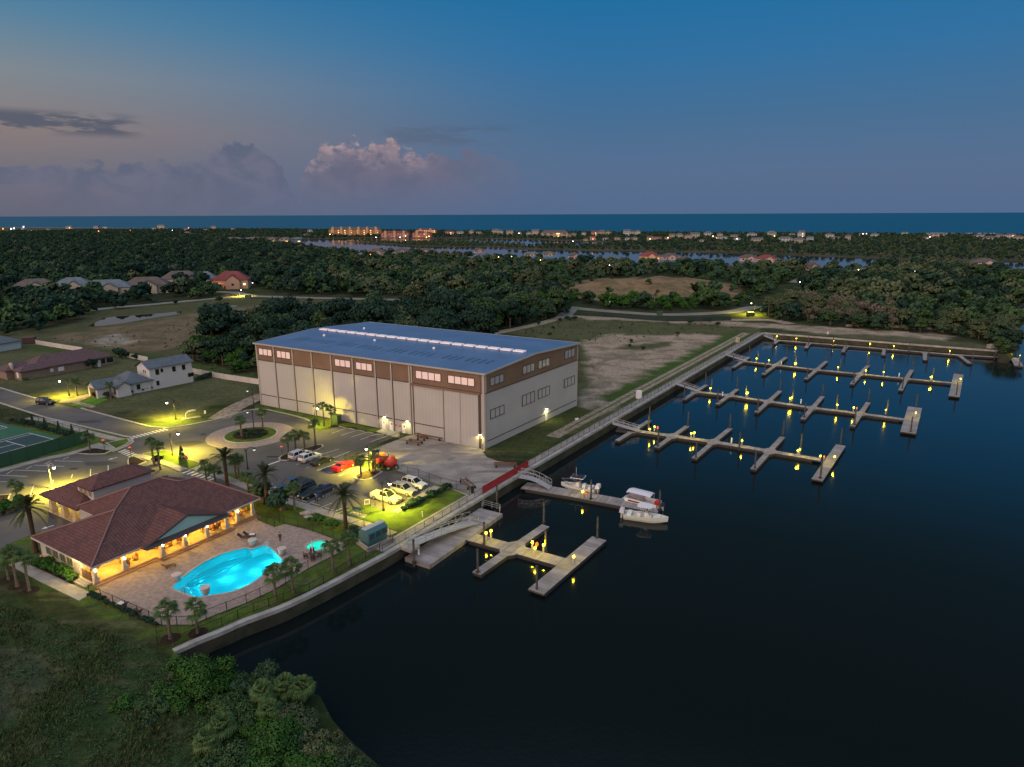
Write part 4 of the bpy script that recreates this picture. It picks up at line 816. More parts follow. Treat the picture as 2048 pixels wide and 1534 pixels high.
# --- C: the finger dock nearest the boats
dock('finger_dock', 'floating finger dock just beyond the moored boats, with four crossing fingers and an end platform', d2, [(300, 150), (620, 195), (950, 242), (1360, 310), (1750, 376)], 1.9,
     [((205, 232), (455, 76)), ((505, 283), (740, 120)), ((790, 366), (1065, 138)), ((1238, 448), (1462, 203))], 1.15, [((1722, 530), (1903, 266), 2.0)])
b = None
tag(strip('dock_landing', [d2(205, 140, ZD), d2(345, 155, ZD)], 2.6, ZD+.01, SIDE, None, .5), 'small dark landing float under the gangway of the dock beyond the boats', 'float', 'landing floats')
pilings('C', d2, [(450, 78), (441, 152), (515, 275), (742, 118), (803, 360), (1060, 135), (1133, 285), (1250, 440), (1463, 192), (1597, 300), (1747, 518), (1900, 262)])
pedestals('C', d2, [(452, 180), (489, 160, 1), (766, 212), (789, 208), (1151, 268), (1588, 338), (1573, 344), (1743, 388, 1), (1852, 392)])
white_posts('C', d2, [(1072, 250)])
gangway('gangway', d2(172, 100, .2), d2(372, 158, ZD+.1), 1.4, 'silver gangway down to the finger dock beyond the moored boats')
# --- D
dock('finger_dock', 'floating finger dock in the middle of the basin, ending in a bright double platform', d3, [(300, 155), (560, 182), (860, 228), (1190, 276), (1540, 318), (1890, 365)], 1.9,
     [((250, 214), (412, 108)), ((492, 248), (640, 138)), ((778, 308), (952, 152)), ((1118, 358), (1262, 192)), ((1480, 410), (1597, 236))], 1.15, [((1888, 458), (1938, 272), 3.2)])
pilings('D', d3, [(250, 206), (405, 104), (448, 150), (494, 236), (635, 132), (700, 195), (786, 296), (950, 150), (1042, 232), (1260, 188), (1128, 346), (1362, 275), (1495, 400), (1597, 228), (1731, 312), (1906, 450), (1945, 272)])
pedestals('D', d3, [(440, 162), (713, 195), (704, 200), (1034, 232), (1022, 238), (1367, 285), (1487, 305, 1), (1722, 322), (1940, 345)])
white_posts('D', d3, [(530, 190), (1103, 245)])
gangway('gangway', d3(188, 98, .2), d3(352, 155, ZD+.1), 1.4, 'silver gangway down to the middle finger dock')
# --- E
dock('finger_dock', 'farthest free standing finger dock, parallel to the far seawall', d4, [(170, 262), (420, 292), (700, 325), (980, 352), (1280, 382), (1600, 412)], 1.9,
     [((150, 308), (255, 240)), ((346, 354), (497, 242)), ((625, 384), (760, 268)), ((925, 418), (1033, 294)), ((1243, 458), (1318, 324))], 1.2, [((1592, 498), (1622, 352), 2.6)])
pilings('E', d4, [(150, 300), (255, 238), (310, 268), (356, 344), (498, 238), (556, 298), (633, 376), (757, 262), (847, 318), (936, 410), (1028, 290), (1131, 350), (1254, 446), (1320, 318), (1451, 382), (1606, 488), (1628, 345)])
pedestals('E', d4, [(302, 272), (383, 284), (560, 303), (552, 306), (834, 330), (1015, 352), (1130, 362), (1445, 392), (1437, 396), (1632, 408)])
white_posts('E', d4, [(464, 292), (1232, 370)])
gangway('gangway', d4(103, 225, .2), d4(232, 266, ZD+.1), 1.4, 'silver gangway down to the farthest free standing finger dock')
# --- F along the far seawall
dock('wall_dock', 'low dock along the far seawall with short fingers on one side only', d4, [(440, 132), (800, 160), (1200, 193), (1600, 226), (2025, 250)], 2.0,
     [((418, 154),), ((626, 182),), ((868, 208),), ((1130, 228),), ((1402, 260),), ((1695, 282),)], 1.3, [((1985, 246), (2015, 300), 2.4)])
pilings('F', d4, [(413, 155), (640, 165), (800, 165), (884, 205), (1145, 222), (1298, 205), (1420, 253), (1710, 275), (1858, 245), (2016, 298)])
pedestals('F', d4, [(435, 125), (562, 138), (803, 155), (1042, 174), (1198, 190), (1562, 220), (1962, 246), (2022, 252)], 10)
gangway('gangway', d4(352, 100, .2), d4(430, 132, ZD+.1), 1.4, 'short gangway in the far corner of the harbour')
# --- B with the boats
dock('boat_dock', 'wide grey dock with three boats moored at it', d1, [(915, 240), (1300, 305), (1840, 405)], 3.2, [], 1.3)
pilings('B', d1, [(1371, 335), (1838, 412)]); pedestals('B', d1, [(1315, 325, 1)], 14)
gangway('gangway', d1(885, 178, .2), d1(1095, 258, ZD+.1), 1.6, 'arched silver gangway from the red fence down to the boat dock', 1.3, .5)
# --- A nearest
dock('near_dock', 'nearest dock with one short crossing finger and a long end finger', d1, [(545, 590), (860, 675), (1210, 775)], 2.6, [((590, 842), (1062, 515))], 1.5, [((995, 968), (1428, 603), 2.5)])
la, lb_ = d1(185, 760, ZD), d1(690, 415, ZD)
o = strip('landing_dock', [la, lb_], 4.6, ZD+.012, mat('planks_landing', (0.33, 0.31, 0.30), .85, .2, col2=(.24, .22, .215), nscale=.5, coord='World', extra=plankx(math.atan2((lb_-la).y, (lb_-la).x))), None, .8); tag(o, 'wide grey landing float under the long silver gangway', 'float', 'landing floats')
pilings('A', d1, [(165, 765), (730, 380), (643, 640), (1050, 500), (1062, 690), (600, 832), (1415, 598), (1002, 950)])
pedestals('A', d1, [(690, 596), (656, 612), (972, 676, 1), (1048, 696), (990, 716), (1253, 776)], 16)
white_posts('A', d1, [(196, 712)])
gangway('gangway', d1(100, 662, .15), d1(575, 490, ZD+.15), 1.9, 'long silver truss gangway beside the curving seawall, the nearest gangway', 1.5, .35, 1.6)
r = empty('gangway_platform', d1(100, 665, .1)); tag(r, 'pale concrete platform at the head of the long silver gangway', 'platform'); pts = [d1(x, y, .1)-r.location for x, y in [(40, 650), (85, 628), (205, 655), (140, 692)]]
b = MB(); b.prism([(p.x, p.y) for p in pts], -.35, .06); b.build('slab', CONC, r); b = MB(); b.tube([d1(150, 690, -1)-r.location+Vector((0, 0, -2)), d1(150, 690, -1)-r.location+Vector((0, 0, .7))], .18, 8); b.build('leg', PILM, r)
# handrail at the end of the landing
ra = [d1(x, y, ZD) for x, y in [(628, 398), (640, 382), (752, 412), (748, 432)]]
fence('dock_railing', ra, 1.1, 'silver railing at the far end of the wide landing float', 'railing', None, sp=1.5, m=ALU, picket=0, z=ZD, rails=(1.0, .66, .33), pr=.04)
# ================================================================ BOATS
WHT = mat('gelcoat', (.68, .67, .66), .25, .6); GRYG = mat('deck_nonskid', (.42, .43, .45), .7); CANV = mat('canvas_grey', (.50, .50, .56), .8); BLU = mat('dark_canvas', (.012, .016, .03), .8)
GLS = mat('dark_glass', (.01, .012, .015), .08, .8); RUB = mat('rubber', (.012, .012, .012), .85); CHR = mat('chrome', (.6, .6, .6), .25, metal=.9); RED = mat('red_paint', (.55, .02, .02), .35)
def hull(L, Bm, D, fl=.42, parent=None, m=WHT):
    """an open V hull: bow towards +x, waterline at z = 0"""
    n = 15; out = []; inn = []
    for i in range(n):
        t = i/(n-1); x = -L/2+L*t; k_ = 1-max(0, (t-.45)/.55)**2.3; hb = Bm/2*max(.02, k_)*(.93+.07*min(1, t*3)); sh = D*(.78+.22*t*t+.12*max(0, t-.6)); keel = -.38+max(0, (t-.72)/.28)**2*(sh+.1)*.8
        out.append([Vector((x+max(0, t-.8)*.5, hb, sh)), Vector((x+max(0, t-.8)*.35, hb*.9, sh*.45)), Vector((x, hb*.72, min(.02+max(0, t-.7)*.9, sh*.4))), Vector((x, 0, keel)), Vector((x, -hb*.72, min(.02+max(0, t-.7)*.9, sh*.4))), Vector((x+max(0, t-.8)*.35, -hb*.9, sh*.45)), Vector((x+max(0, t-.8)*.5, -hb, sh))])
        ib = max(.0, hb-.2); inn.append([Vector((x+max(0, t-.8)*.5-.1*(t > .9), ib, sh+.01)), Vector((x, ib*.92, fl)), Vector((x, -ib*.92, fl)), Vector((x+max(0, t-.8)*.5-.1*(t > .9), -ib, sh+.01))])
    b = MB(); V = [p for s_ in out for p in s_]; b.add(V, [(i*7+j, i*7+j+1, (i+1)*7+j+1, (i+1)*7+j) for i in range(n-1) for j in range(6)]+[tuple(range(7))]+[tuple((n-1)*7+j for j in range(7))[::-1]]); b.build('hull', m, parent, smooth=False)
    b = MB()
    for i in range(n-1):
        o0, o1_ = out[i], out[i+1]; a, c = inn[i], inn[i+1]
        b.quad(o0[0], o1_[0], c[0], a[0]); b.quad(o0[6], a[3], c[3], o1_[6])
        if i < n-3: b.quad(a[0], c[0], c[1], a[1]); b.quad(a[1], c[1], c[2], a[2]); b.quad(a[2], c[2], c[3], a[3])
        else: b.quad(a[0], c[0], c[3], a[3])
    b.poly([inn[n-3][j] for j in range(4)]); b.poly([inn[0][0], inn[0][1], inn[0][2], inn[0][3]][::-1]); b.build('deck', GRYG if m is WHT else m, parent)
def outboard(parent, x, y, m=WHT, s_=1.0):
    b = MB(); b.add([(x-.75*s_, y-.22, .9*s_), (x-.75*s_, y+.22, .9*s_), (x, y+.25, .75*s_), (x, y-.25, .75*s_), (x-.65*s_, y-.2, 1.5*s_), (x-.65*s_, y+.2, 1.5*s_), (x-.08, y+.2, 1.45*s_), (x-.08, y-.2, 1.45*s_)], [(3, 2, 1, 0), (4, 5, 6, 7), (0, 1, 5, 4), (1, 2, 6, 5), (2, 3, 7, 6), (3, 0, 4, 7)]); o = b.build('outboard_motor', m, parent)
    b = MB(); b.box((x-.4*s_, y, .4), (.28, .14, 1.1)); b.box((x-.45*s_, y, -.25), (.5, .05, .3)); b.build('leg', GRYG, o)
def console(parent, m=WHT, x=0, fl=.42):
    b = MB(); b.add([(x-.45, -.42, fl), (x+.6, -.42, fl), (x+.6, .42, fl), (x-.45, .42, fl), (x-.3, -.4, fl+1.15), (x+.3, -.36, fl+1.05), (x+.3, .36, fl+1.05), (x-.3, .4, fl+1.15)], [(3, 2, 1, 0), (4, 5, 6, 7), (0, 1, 5, 4), (1, 2, 6, 5), (2, 3, 7, 6), (3, 0, 4, 7)]); c = b.build('console', m, parent)
    b = MB(); b.quad((x+.32, -.38, fl+1.05), (x+.32, .38, fl+1.05), (x+.08, .34, fl+1.6), (x+.08, -.34, fl+1.6)); b.build('windscreen', GLS, c)
    b = MB(); b.box((x+.62, 0, fl+.3), (.5, .7, .5)); b.build('front_seat', m, parent); b = MB(); b.box((x-1.2, 0, fl+.45), (.55, .95, .9)); b.build('helm_seat', m, parent)
def ttop(parent, x, L, w, m, fl=.42, h=2.15, fm=ALU):
    b = MB()
    for sx in (-.35, .35):
        for sy in (-1, 1): b.tube([(x+sx, sy*.5, fl), (x+sx*1.2, sy*.55, fl+1.2), (x+sx*2.2, sy*w*.42, fl+h)], .035, 6)
    b.build('frame', fm, parent); b = MB(); n = 10; P_ = []
    for i in range(20):
        a = 2*math.pi*i/20; cx, sy = math.cos(a), math.sin(a); P_.append((x+L/2*math.copysign(abs(cx)**.45, cx), w/2*math.copysign(abs(sy)**.45, sy)))
    b.prism(P_, fl+h, fl+h+.1); b.build('hard_top', m, parent)
def place_boat(root, stern, bow): 
    d = bow-stern; root.location = ((stern.x+bow.x)/2, (stern.y+bow.y)/2, -2.0); root.rotation_euler = (0, 0, math.atan2(d.y, d.x)); return d.length
s0, s1 = d1(1405, 268, -1.4), d1(1172, 218, -1.0); bt = empty('motor_boat'); L_ = place_boat(bt, s0, s1); print('boat1', L_)
tag(bt, 'white open motor boat with a black flat top, moored behind the dock', 'boat'); hull(L_, 2.4, 1.0, parent=bt); console(bt, x=.1); ttop(bt, .1, 2.3, 1.9, BLU)
b = MB(); b.beam((-1.1, .98, 2.55), (1.3, .98, 2.55), .06, .1); b.beam((-1.1, -.98, 2.55), (1.3, -.98, 2.55), .06, .1); b.beam((-1.1, -.98, 2.55), (-1.1, .98, 2.55), .06, .1); b.beam((1.3, -.98, 2.55), (1.3, .98, 2.55), .06, .1); b.build('top_rim', WHT, bt)
b = MB(); b.tube([(.5, 0, 2.6), (.5, 0, 4.4)], .025, 5); b.build('antenna', WHT, bt)
b = MB(); HL = L_/2; b.tube([(HL*.25, 1.15, 1.0), (HL*.3, 1.12, 1.45), (HL*.7, .75, 1.6), (HL*.98, 0.02, 1.75), (HL*.7, -.75, 1.6), (HL*.3, -1.12, 1.45), (HL*.25, -1.15, 1.0)], .025, 5)
for t_, w_ in ((.5, .98), (.75, .62)):
    for s_ in (-1, 1): b.tube([(HL*t_, s_*w_, 1.0), (HL*t_, s_*w_, 1.5)], .02, 5)
b.build('bow_rail', CHR, bt); outboard(bt, -L_/2, .35, WHT, 1.1); outboard(bt, -L_/2, -.35, WHT, 1.1)
b = MB(); b.box((-L_/2+.9, 0, .8), (.7, 1.7, .5)); b.build('stern_seat', WHT, bt)
s0, s1 = d1(1600, 440, -1.5), d1(1895, 474, -1.3); bt = empty('motor_boat'); L_ = place_boat(bt, s0, s1); print('boat3', L_)
tag(bt, 'white centre console boat with a pale hard top, in front of the dock end', 'boat'); hull(L_, 2.5, 1.15, parent=bt, m=mat('hull_cream', (.56, .60, .52), .3, .6)); console(bt, x=.1); ttop(bt, -.15, 2.6, 1.9, WHT, fm=WHT)
outboard(bt, -L_/2, .35, CANV, 1.1); outboard(bt, -L_/2, -.35, CANV, 1.1); b = MB(); b.box((-L_/2+.9, 0, .85), (.7, 1.8, .55)); b.build('stern_seat', WHT, bt); b = MB(); b.box((L_*.25, 0, .8), (1.2, 1.2, .4)); b.build('bow_cushion', WHT, bt)
# pontoon boat
s0, s1 = d1(1838, 382, -1.3), d1(1600, 322, -1.3); bt = empty('pontoon_boat'); L_ = place_boat(bt, s0, s1)+.6; print('pontoon', L_)
tag(bt, 'pontoon boat with a grey canvas canopy and red seats, at the end of the dock', 'boat')
for s_ in (-1, 1): b = MB(); b.tube([(-L_/2, s_*.85, .1), (L_/2-.6, s_*.85, .1), (L_/2, s_*.85, .3)], [.33, .33, .08], 10); b.build('pontoon', CHR, bt, True)
b = MB(); b.box((0, 0, .52), (L_, 2.5, .12)); b.build('deck', GRYG, bt)
b = MB(); n_ = 16
for s_ in (-1, 1):
    for i in range(n_):
        x0, x1 = -L_/2+.4+(L_-1.3)*i/n_, -L_/2+.4+(L_-1.3)*(i+1)/n_; yy = 1.2; b.box(((x0+x1)/2, s_*yy, .92), (x1-x0, .05, .66), mi=0)
b.box((L_/2-.9, 0, .92), (.05, 2.4, .66)); b.build('side_panel', WHT, bt); b = MB()
for s_ in (-1, 1): b.box((-.2, s_*1.23, .9), (L_*.62, .02, .3))
b.build('red_stripe', mat('dark_red', (.16, .02, .02), .4), bt)
for s_, x_, l_ in ((1, L_*.18, L_*.4), (-1, L_*.18, L_*.4), (1, -L_*.25, 1.4)): b = MB(); b.box((x_, s_*.85, .82), (l_, .55, .42)); b.box((x_, s_*1.08, 1.1), (l_, .14, .4)); b.build('bench', mat('bench_vinyl', (.34, .32, .33), .5), bt)
b = MB(); b.box((-L_*.38, -.55, .95), (.8, .8, .7)); b.build('seat', RED, bt)
b = MB(); cl_, cw = L_*.62, 2.3; V = []; m_ = 8
for i in range(m_+1):
    for j in range(9): a = (j/8-.5)*2; V.append((-cl_*.45+cl_*i/m_, a*cw/2, 2.75-.32*a*a-(.18 if i in (0, m_) else 0)))
b.add(V, [(i*9+j, (i+1)*9+j, (i+1)*9+j+1, i*9+j+1) for i in range(m_) for j in range(8)]); V2 = [(v[0], v[1], v[2]-.05) for v in V]; b.add(V2, [(i*9+j, i*9+j+1, (i+1)*9+j+1, (i+1)*9+j) for i in range(m_) for j in range(8)]); b.build('canopy', CANV, bt, True)
b = MB()
for i, x_ in enumerate((-cl_*.42, cl_*.05, cl_*.5)):
    for s_ in (-1, 1): b.tube([(x_, s_*1.15, 1.2), (x_+(.6 if i == 0 else -.6), s_*1.12, 2.4)], .03, 6); b.tube([(x_+.05, s_*1.15, 1.2), (x_, s_*1.12, 2.42)], .03, 6)
b.build('canopy_frame', ALU, bt); outboard(bt, -L_/2, 0, BLU, 1.0)
# ================================================================ CLUBHOUSE
CO = at(640/3.4865, 880+885/3.4865, 3.3); CE_ = at(1810/3.4865, 880+405/3.4865, 3.3); cex = (CE_-CO).normalized(); CANG = math.atan2(cex.y, cex.x)
club = empty('clubhouse', (CO.x, CO.y, 0), CANG); tag(club, 'clubhouse with maroon tiled hip roofs and a lit porch facing the pool', 'clubhouse')
cm = Matrix.Translation((CO.x, CO.y, 0)) @ Matrix.Rotation(CANG, 4, 'Z'); cmi = cm.inverted()
def cl(p): return cmi @ p                                            # a world point in the clubhouse's own frame
def cw(x, y, z=0): return cm @ Vector((x, y, z))
def c1l(x, y, z=0.0): return cl(c1(x, y, z))
def tilex(g, c, vec, per=.42):
    """rows of barrel tiles: fine columns down the slope and courses across"""
    tcn = g.n('ShaderNodeTexCoord').outputs['Object']; s_ = g.n('ShaderNodeSeparateXYZ'); g.nt.links.new(tcn, s_.inputs[0])
    nn = g.n('ShaderNodeSeparateXYZ'); nm = g.n('ShaderNodeVectorTransform', vector_type='NORMAL', convert_from='WORLD', convert_to='OBJECT'); g.nt.links.new(g.n('ShaderNodeNewGeometry').outputs['Normal'], nm.inputs[0]); g.nt.links.new(nm.outputs[0], nn.inputs[0])
    isx = g.m('GREATER_THAN', g.m('ABSOLUTE', nn.outputs[0]), g.m('ABSOLUTE', nn.outputs[1]))
    u = g.m('ADD', g.m('MULTIPLY', s_.outputs[1], isx), g.m('MULTIPLY', s_.outputs[0], g.m('SUBTRACT', 1.0, isx)))
    fu, fz = g.m('FRACT', g.m('DIVIDE', u, per)), g.m('FRACT', g.m('DIVIDE', s_.outputs[2], .17))
    cb = g.n('ShaderNodeCombineXYZ'); g.nt.links.new(g.m('FLOOR', g.m('DIVIDE', u, per)), cb.inputs[0]); g.nt.links.new(g.m('FLOOR', g.m('DIVIDE', s_.outputs[2], .17)), cb.inputs[1]); g.nt.links.new(isx, cb.inputs[2])
    wn = g.n('ShaderNodeTexWhiteNoise', noise_dimensions='3D'); g.nt.links.new(cb.outputs[0], wn.inputs['Vector'])
    c = g.mix(g.m('MULTIPLY', wn.outputs[0], .55), c, (.18, .085, .07, 1)); return g.mix(g.m('MULTIPLY', g.m('MAXIMUM', g.m('LESS_THAN', fu, .3), g.m('LESS_THAN', fz, .25)), .6), c, (.022, .012, .012, 1))
TILE = mat('roof_tile', (0.125, 0.042, 0.030), .7, .3, col2=(0.085, 0.034, 0.030), nscale=.4, coord='World', extra=tilex)
STUC = mat('stucco_pale', (0.48, 0.44, 0.38), .85, .2, col2=(.42, .38, .33), nscale=.3); STUCY = mat('stucco_cream', (0.50, 0.40, 0.26), .85, .2)
FLOORM = mat('porch_floor', (0.42, 0.31, 0.18), .7, .3, col2=(.33, .24, .14), nscale=1.5); CEIL = mat('porch_ceiling', (.45, .33, .20), .8); DOORM = mat('dark_timber', (.07, .035, .02), .6)
SAGE = mat('sage_siding', (0.30, 0.35, 0.32), .8); GLASSW = mat('warm_glass', (.10, .07, .04), .15, .8, emit=(1.0, .55, .12), estr=.35)
rf = MB(); V = {'S': (-.1, -.1, 3.3), 'W': (-.1, 16.4, 3.3), 'a': (7.6, 7.6, 6.6), 'b': (12, 11, 7.85), 'p': (16.5, 11, 7.85), 'v': (18.4, 9.0, 7.0), 'q': (21, 8.4, 6.9), 'E': (26.4, -.1, 3.3), 'F': (26.4, 15.4, 3.3), 'c': (8.6, 22, 3.3), 'd': (8.5, 16.4, 3.3), 'f': (24, 22, 3.3)}
for k_ in ('S a W', 'W a d', 'a b d', 'd b c', 'b p f c', 'S E q v p b a', 'q E F', 'v q F', 'p v F', 'p F f'):
    ids = k_.split(); P_ = [V[i] for i in ids]
    if len(ids) == 7:
        for t_ in ((0, 1, 6), (1, 2, 3), (1, 3, 6), (3, 4, 5), (3, 5, 6)): rf.poly([P_[i] for i in t_])
    else: rf.poly(P_)
rf.build('main_roof', TILE, club)
b = MB()                                                             # ridge and hip tiles
for s_ in ('S a', 'W a', 'a b', 'b p', 'p v', 'v q', 'q E', 'c b', 'q F', 'p f'):
    i, j = s_.split(); b.tube([Vector(V[i])+Vector((0, 0, .05)), Vector(V[j])+Vector((0, 0, .05))], .13, 6)
b.build('ridge_tiles', mat('ridge_tile', (.20, .10, .085), .7), club)
b = MB(); bd = ['S', 'E', 'F', 'f', 'c', 'd', 'W']
for i in range(len(bd)): b.beam(Vector(V[bd[i]])+Vector((0, 0, -.12)), Vector(V[bd[(i+1) % len(bd)]])+Vector((0, 0, -.12)), .12, .22)
b.build('fascia', STUC, club)
b = MB(); b.prism([(V[i][0], V[i][1]) for i in bd], 3.06, 3.10); b.build('ceiling', CEIL, club)
# front gable with its sage pediment
def gable(name, x0, x1, yf, yb, z0, zp, pm):
    xm = (x0+x1)/2; b = MB(); t_ = .12
    for dz in (0, -.14): b.quad((x0, yf, z0+dz), (xm, yf, zp+dz), (xm, yb, zp+dz), (x0, yf+.6, z0+dz)) if False else b.quad((x0, yf, z0+dz), (xm, yf, zp+dz), (xm, yb, zp+dz), (x0, 1.2, z0+dz)); b.quad((x1, yf, z0+dz), (xm, yf, zp+dz), (xm, yb, zp+dz), (x1, 1.2, z0+dz))
    b.build(name, TILE, club); b = MB(); b.add([(x0+.5, yf+.35, z0+.05), (x1-.5, yf+.35, z0+.05), (xm, yf+.35, zp-.15)], [(0, 1, 2)]); b.build('pediment', pm, club)
    b = MB(); b.beam((x0, yf, z0), (xm, yf, zp), .1, .3); b.beam((x1, yf, z0), (xm, yf, zp), .1, .3); b.build('barge_board', mat('brown_board', (.07, .035, .03), .7), club)
    b = MB(); b.quad((x0, yf-.5, z0-.15), (x1, yf-.5, z0-.15), (x1-.2, yf+.5, z0+.42), (x0+.2, yf+.5, z0+.42)); b.build('skirt_roof', mat('dark_shingle', (.055, .045, .045), .8), club)
gable('gable_roof', 6.4, 19.8, -1.2, 7.2, 3.3, 5.75, SAGE)
# upper block and porte cochere
def hipr(name, x0, y0, x1, y1, ze, zr, m, parent, ov=.5, ridge=None):
    x0 -= ov; y0 -= ov; x1 += ov; y1 += ov; w, d = x1-x0, y1-y0; b = MB()
    if w >= d: a, c = (x0+d/2, (y0+y1)/2, zr), (x1-d/2, (y0+y1)/2, zr); F_ = [[(x0, y0, ze), (x1, y0, ze), c, a], [(x1, y1, ze), (x0, y1, ze), a, c], [(x0, y1, ze), (x0, y0, ze), a], [(x1, y0, ze), (x1, y1, ze), c]]
    else: a, c = ((x0+x1)/2, y0+w/2, zr), ((x0+x1)/2, y1-w/2, zr); F_ = [[(x0, y0, ze), (x1, y0, ze), a], [(x1, y1, ze), (x0, y1, ze), c], [(x0, y1, ze), (x0, y0, ze), a, c], [(x1, y0, ze), (x1, y1, ze), c, a]]
    for f_ in F_: b.poly(f_)
    b.poly([(x0, y0, ze-.02), (x0, y1, ze-.02), (x1, y1, ze-.02), (x1, y0, ze-.02)])
    for i, j in (((x0, y0), (x1, y0)), ((x1, y0), (x1, y1)), ((x1, y1), (x0, y1)), ((x0, y1), (x0, y0))): b.beam((i[0], i[1], ze-.12), (j[0], j[1], ze-.12), .08, .2)
    return b.build(name, m, parent)
hipr('upper_roof', 10.9, 20.5, 20.4, 25.4, 5.85, 7.2, TILE, club); b = MB(); b.prism([(10.9, 20.5), (20.4, 20.5), (20.4, 25.4), (10.9, 25.4)], 0, 5.75); b.build('upper_wall', mat('stucco_grey', (.42, .42, .42), .85), club)
for i in range(3): b = MB(); b.box((10.86, 21.5+i*1.35, 4.9), (.1, .95, 1.1)); f = b.build('window', STUCY, club); b = MB(); b.box((10.79, 21.5+i*1.35, 4.9), (.05, .7, .9)); b.build('pane', mat('olive_pane', (.20, .18, .09), .3, .8), f)
hipr('entry_roof', 8.6, 21, 17.2, 32, 3.35, 5.4, TILE, club, .5)
for x, y in ((9.3, 31.2), (16.5, 31.2), (9.3, 27.2), (9.3, 23.6), (16.5, 27)): b = MB(); b.box((x, y, 1.65), (.7, .7, 3.3)); b.box((x, y, .4), (.95, .95, .8)); b.build('entry_column', STUCY, club)
b = MB(); b.prism([(8.8, 21.5), (17, 21.5), (17, 31.8), (8.8, 31.8)], 0, .16); b.build('entry_floor', FLOORM, club)
spot(cw(12.5, 27.5, 2.9), 120, (1, .68, .14), 180, .2, parent=None); spot(cw(10.2, 22.8, 2.6), 60, (1, .68, .14), 180, .2)
# walls, porch, columns
b = MB(); b.prism([(.3, .9), (26, .9), (26, 15), (24, 21.5), (9, 21.5), (9, 15.8), (.3, 15.8)], -.2, .42); b.build('porch_floor', FLOORM, club)
b = MB()
for (x0, y0), (x1, y1) in (((.7, 5.0), (.7, 15.6)), ((.7, 15.6), (9, 15.6)), ((9, 15.6), (9, 21.5)), ((9, 21.5), (24, 21.5)), ((24, 21.5), (24, 15)), ((24, 15), (21.5, 15)), ((21.5, 15), (21.5, 6.2))): b.beam((x0, y0, 1.6), (x1, y1, 1.6), .25, 2.95)
b.build('wall', STUC, club); b = MB()
for (x0, y0), (x1, y1) in (((.7, 4.8), (4.5, 4.8)), ((4.5, 4.8), (4.5, 6.8)), ((4.5, 6.8), (7.5, 6.8)), ((7.5, 6.8), (7.5, 5.2)), ((7.5, 5.2), (21.5, 5.2)), ((21.5, 5.2), (21.5, 6.2))): b.beam((x0, y0, 1.75), (x1, y1, 1.75), .2, 2.65)
b.build('porch_wall', STUCY, club)
for x, w_, y in ((2.4, 1.2, 4.68), (8.3, .8, 5.06), (9.4, .9, 5.06), (11.6, 1.8, 5.06), (14.0, 1.0, 5.06), (15.6, 1.6, 5.06), (18.2, 1.6, 5.06), (20.3, 1.2, 5.06)):
    b = MB(); b.box((x, y, 1.5), (w_, .12, 2.1)); f = b.build('door', DOORM, club); b = MB(); b.box((x, y-.07, 1.6), (w_*.7, .04, 1.6)); b.build('pane', GLASSW, f)
for i in range(4):
    y = 7.0+i*2.0; b = MB(); b.box((.52, y, 1.95), (.12, 1.55, 1.5)); f = b.build('window', STUCY, club); b = MB(); b.box((.45, y-.36, 1.95), (.05, .6, 1.3)); b.box((.45, y+.36, 1.95), (.05, .6, 1.3)); b.build('pane', mat('green_pane', (.10, .13, .09), .2, .8), f)
cols = [(.75, 1.2), (4.6, 1.2), (9.7, .5), (13.2, .5), (16.8, .5), (20.2, .5), (22.7, 1.2), (25.6, 1.2), (25.6, 6.5), (25.6, 11), (.75, 4.2)]
for x, y in cols: b = MB(); b.box((x, y, 1.75), (.42, .42, 2.7)); b.box((x, y, .75), (.6, .6, .8)); b.box((x, y, 3.0), (.56, .56, .16)); b.build('column', STUC, club)
for k_, (x0, x1, y0) in enumerate(((.2, 9.0, .9), (9.0, 21.2, .1), (21.2, 26.2, .9))):
    for j in range(3): b = MB(); b.box(((x0+x1)/2, y0-.2-.36*j+.18, .28-.13*j), (x1-x0-.004*j, .36, .14)); b.build('step', mat('step_tile', (.30, .17, .11), .7, col2=(.24, .14, .09), nscale=2), club)
b = MB(); b.prism([(9.0, .1), (21.2, .1), (21.2, .9), (9.0, .9)], -.1, .415); b.build('porch_edge', FLOORM, club)
b = MB(); b.box((.45, 2.8, 1.1), (.08, 2.4, 1.3)); b.box((.42, 2.8, 1.1), (.1, .1, 1.4)); b.build('gate', DOORM, club)
for x, y in ((.75, 1.2), (4.6, 1.2), (9.7, .5), (13.2, .5), (16.8, .5), (22.7, 1.2)):
    b = MB(); b.ball((x+.02, y-.33, 2.15), .14, 8, 6); b.build('wall_lantern', LAMPM, club)
spot(cw(-.4, 3.6, 2.6), 420, (1, .72, .2), 180, .15)
for x, y, e in ((3, 2.9, 120), (6.8, 3.2, 120), (10.5, 2.8, 120), (13.8, 2.8, 120), (17.2, 2.8, 120), (20.6, 3, 110), (24, 4.5, 120), (24, 9, 70)): spot(cw(x, y, 2.85), e*4.6, WARM, 180, .25, parent=None)
# steps and slab at the west corner
sheet('sidewalk', [c1(x, y) for x, y in [(60, 870), (160, 850), (640, 1072), (550, 1122), (300, 1000)]], .08, CONC, thick=.3)
sheet('planting_bed', [c1(x, y) for x, y in [(190, 850), (270, 835), (590, 985), (500, 1005)]], .12, MULCH, thick=.2)
for j in range(3):
    r = c1l(600+8*j, 1020-12*j); b = MB(); b.box((-.3-.35*j+.6, 2.9, .30-.1*j), (.5, 2.9, .2)); b.build('side_step', CONC, club)
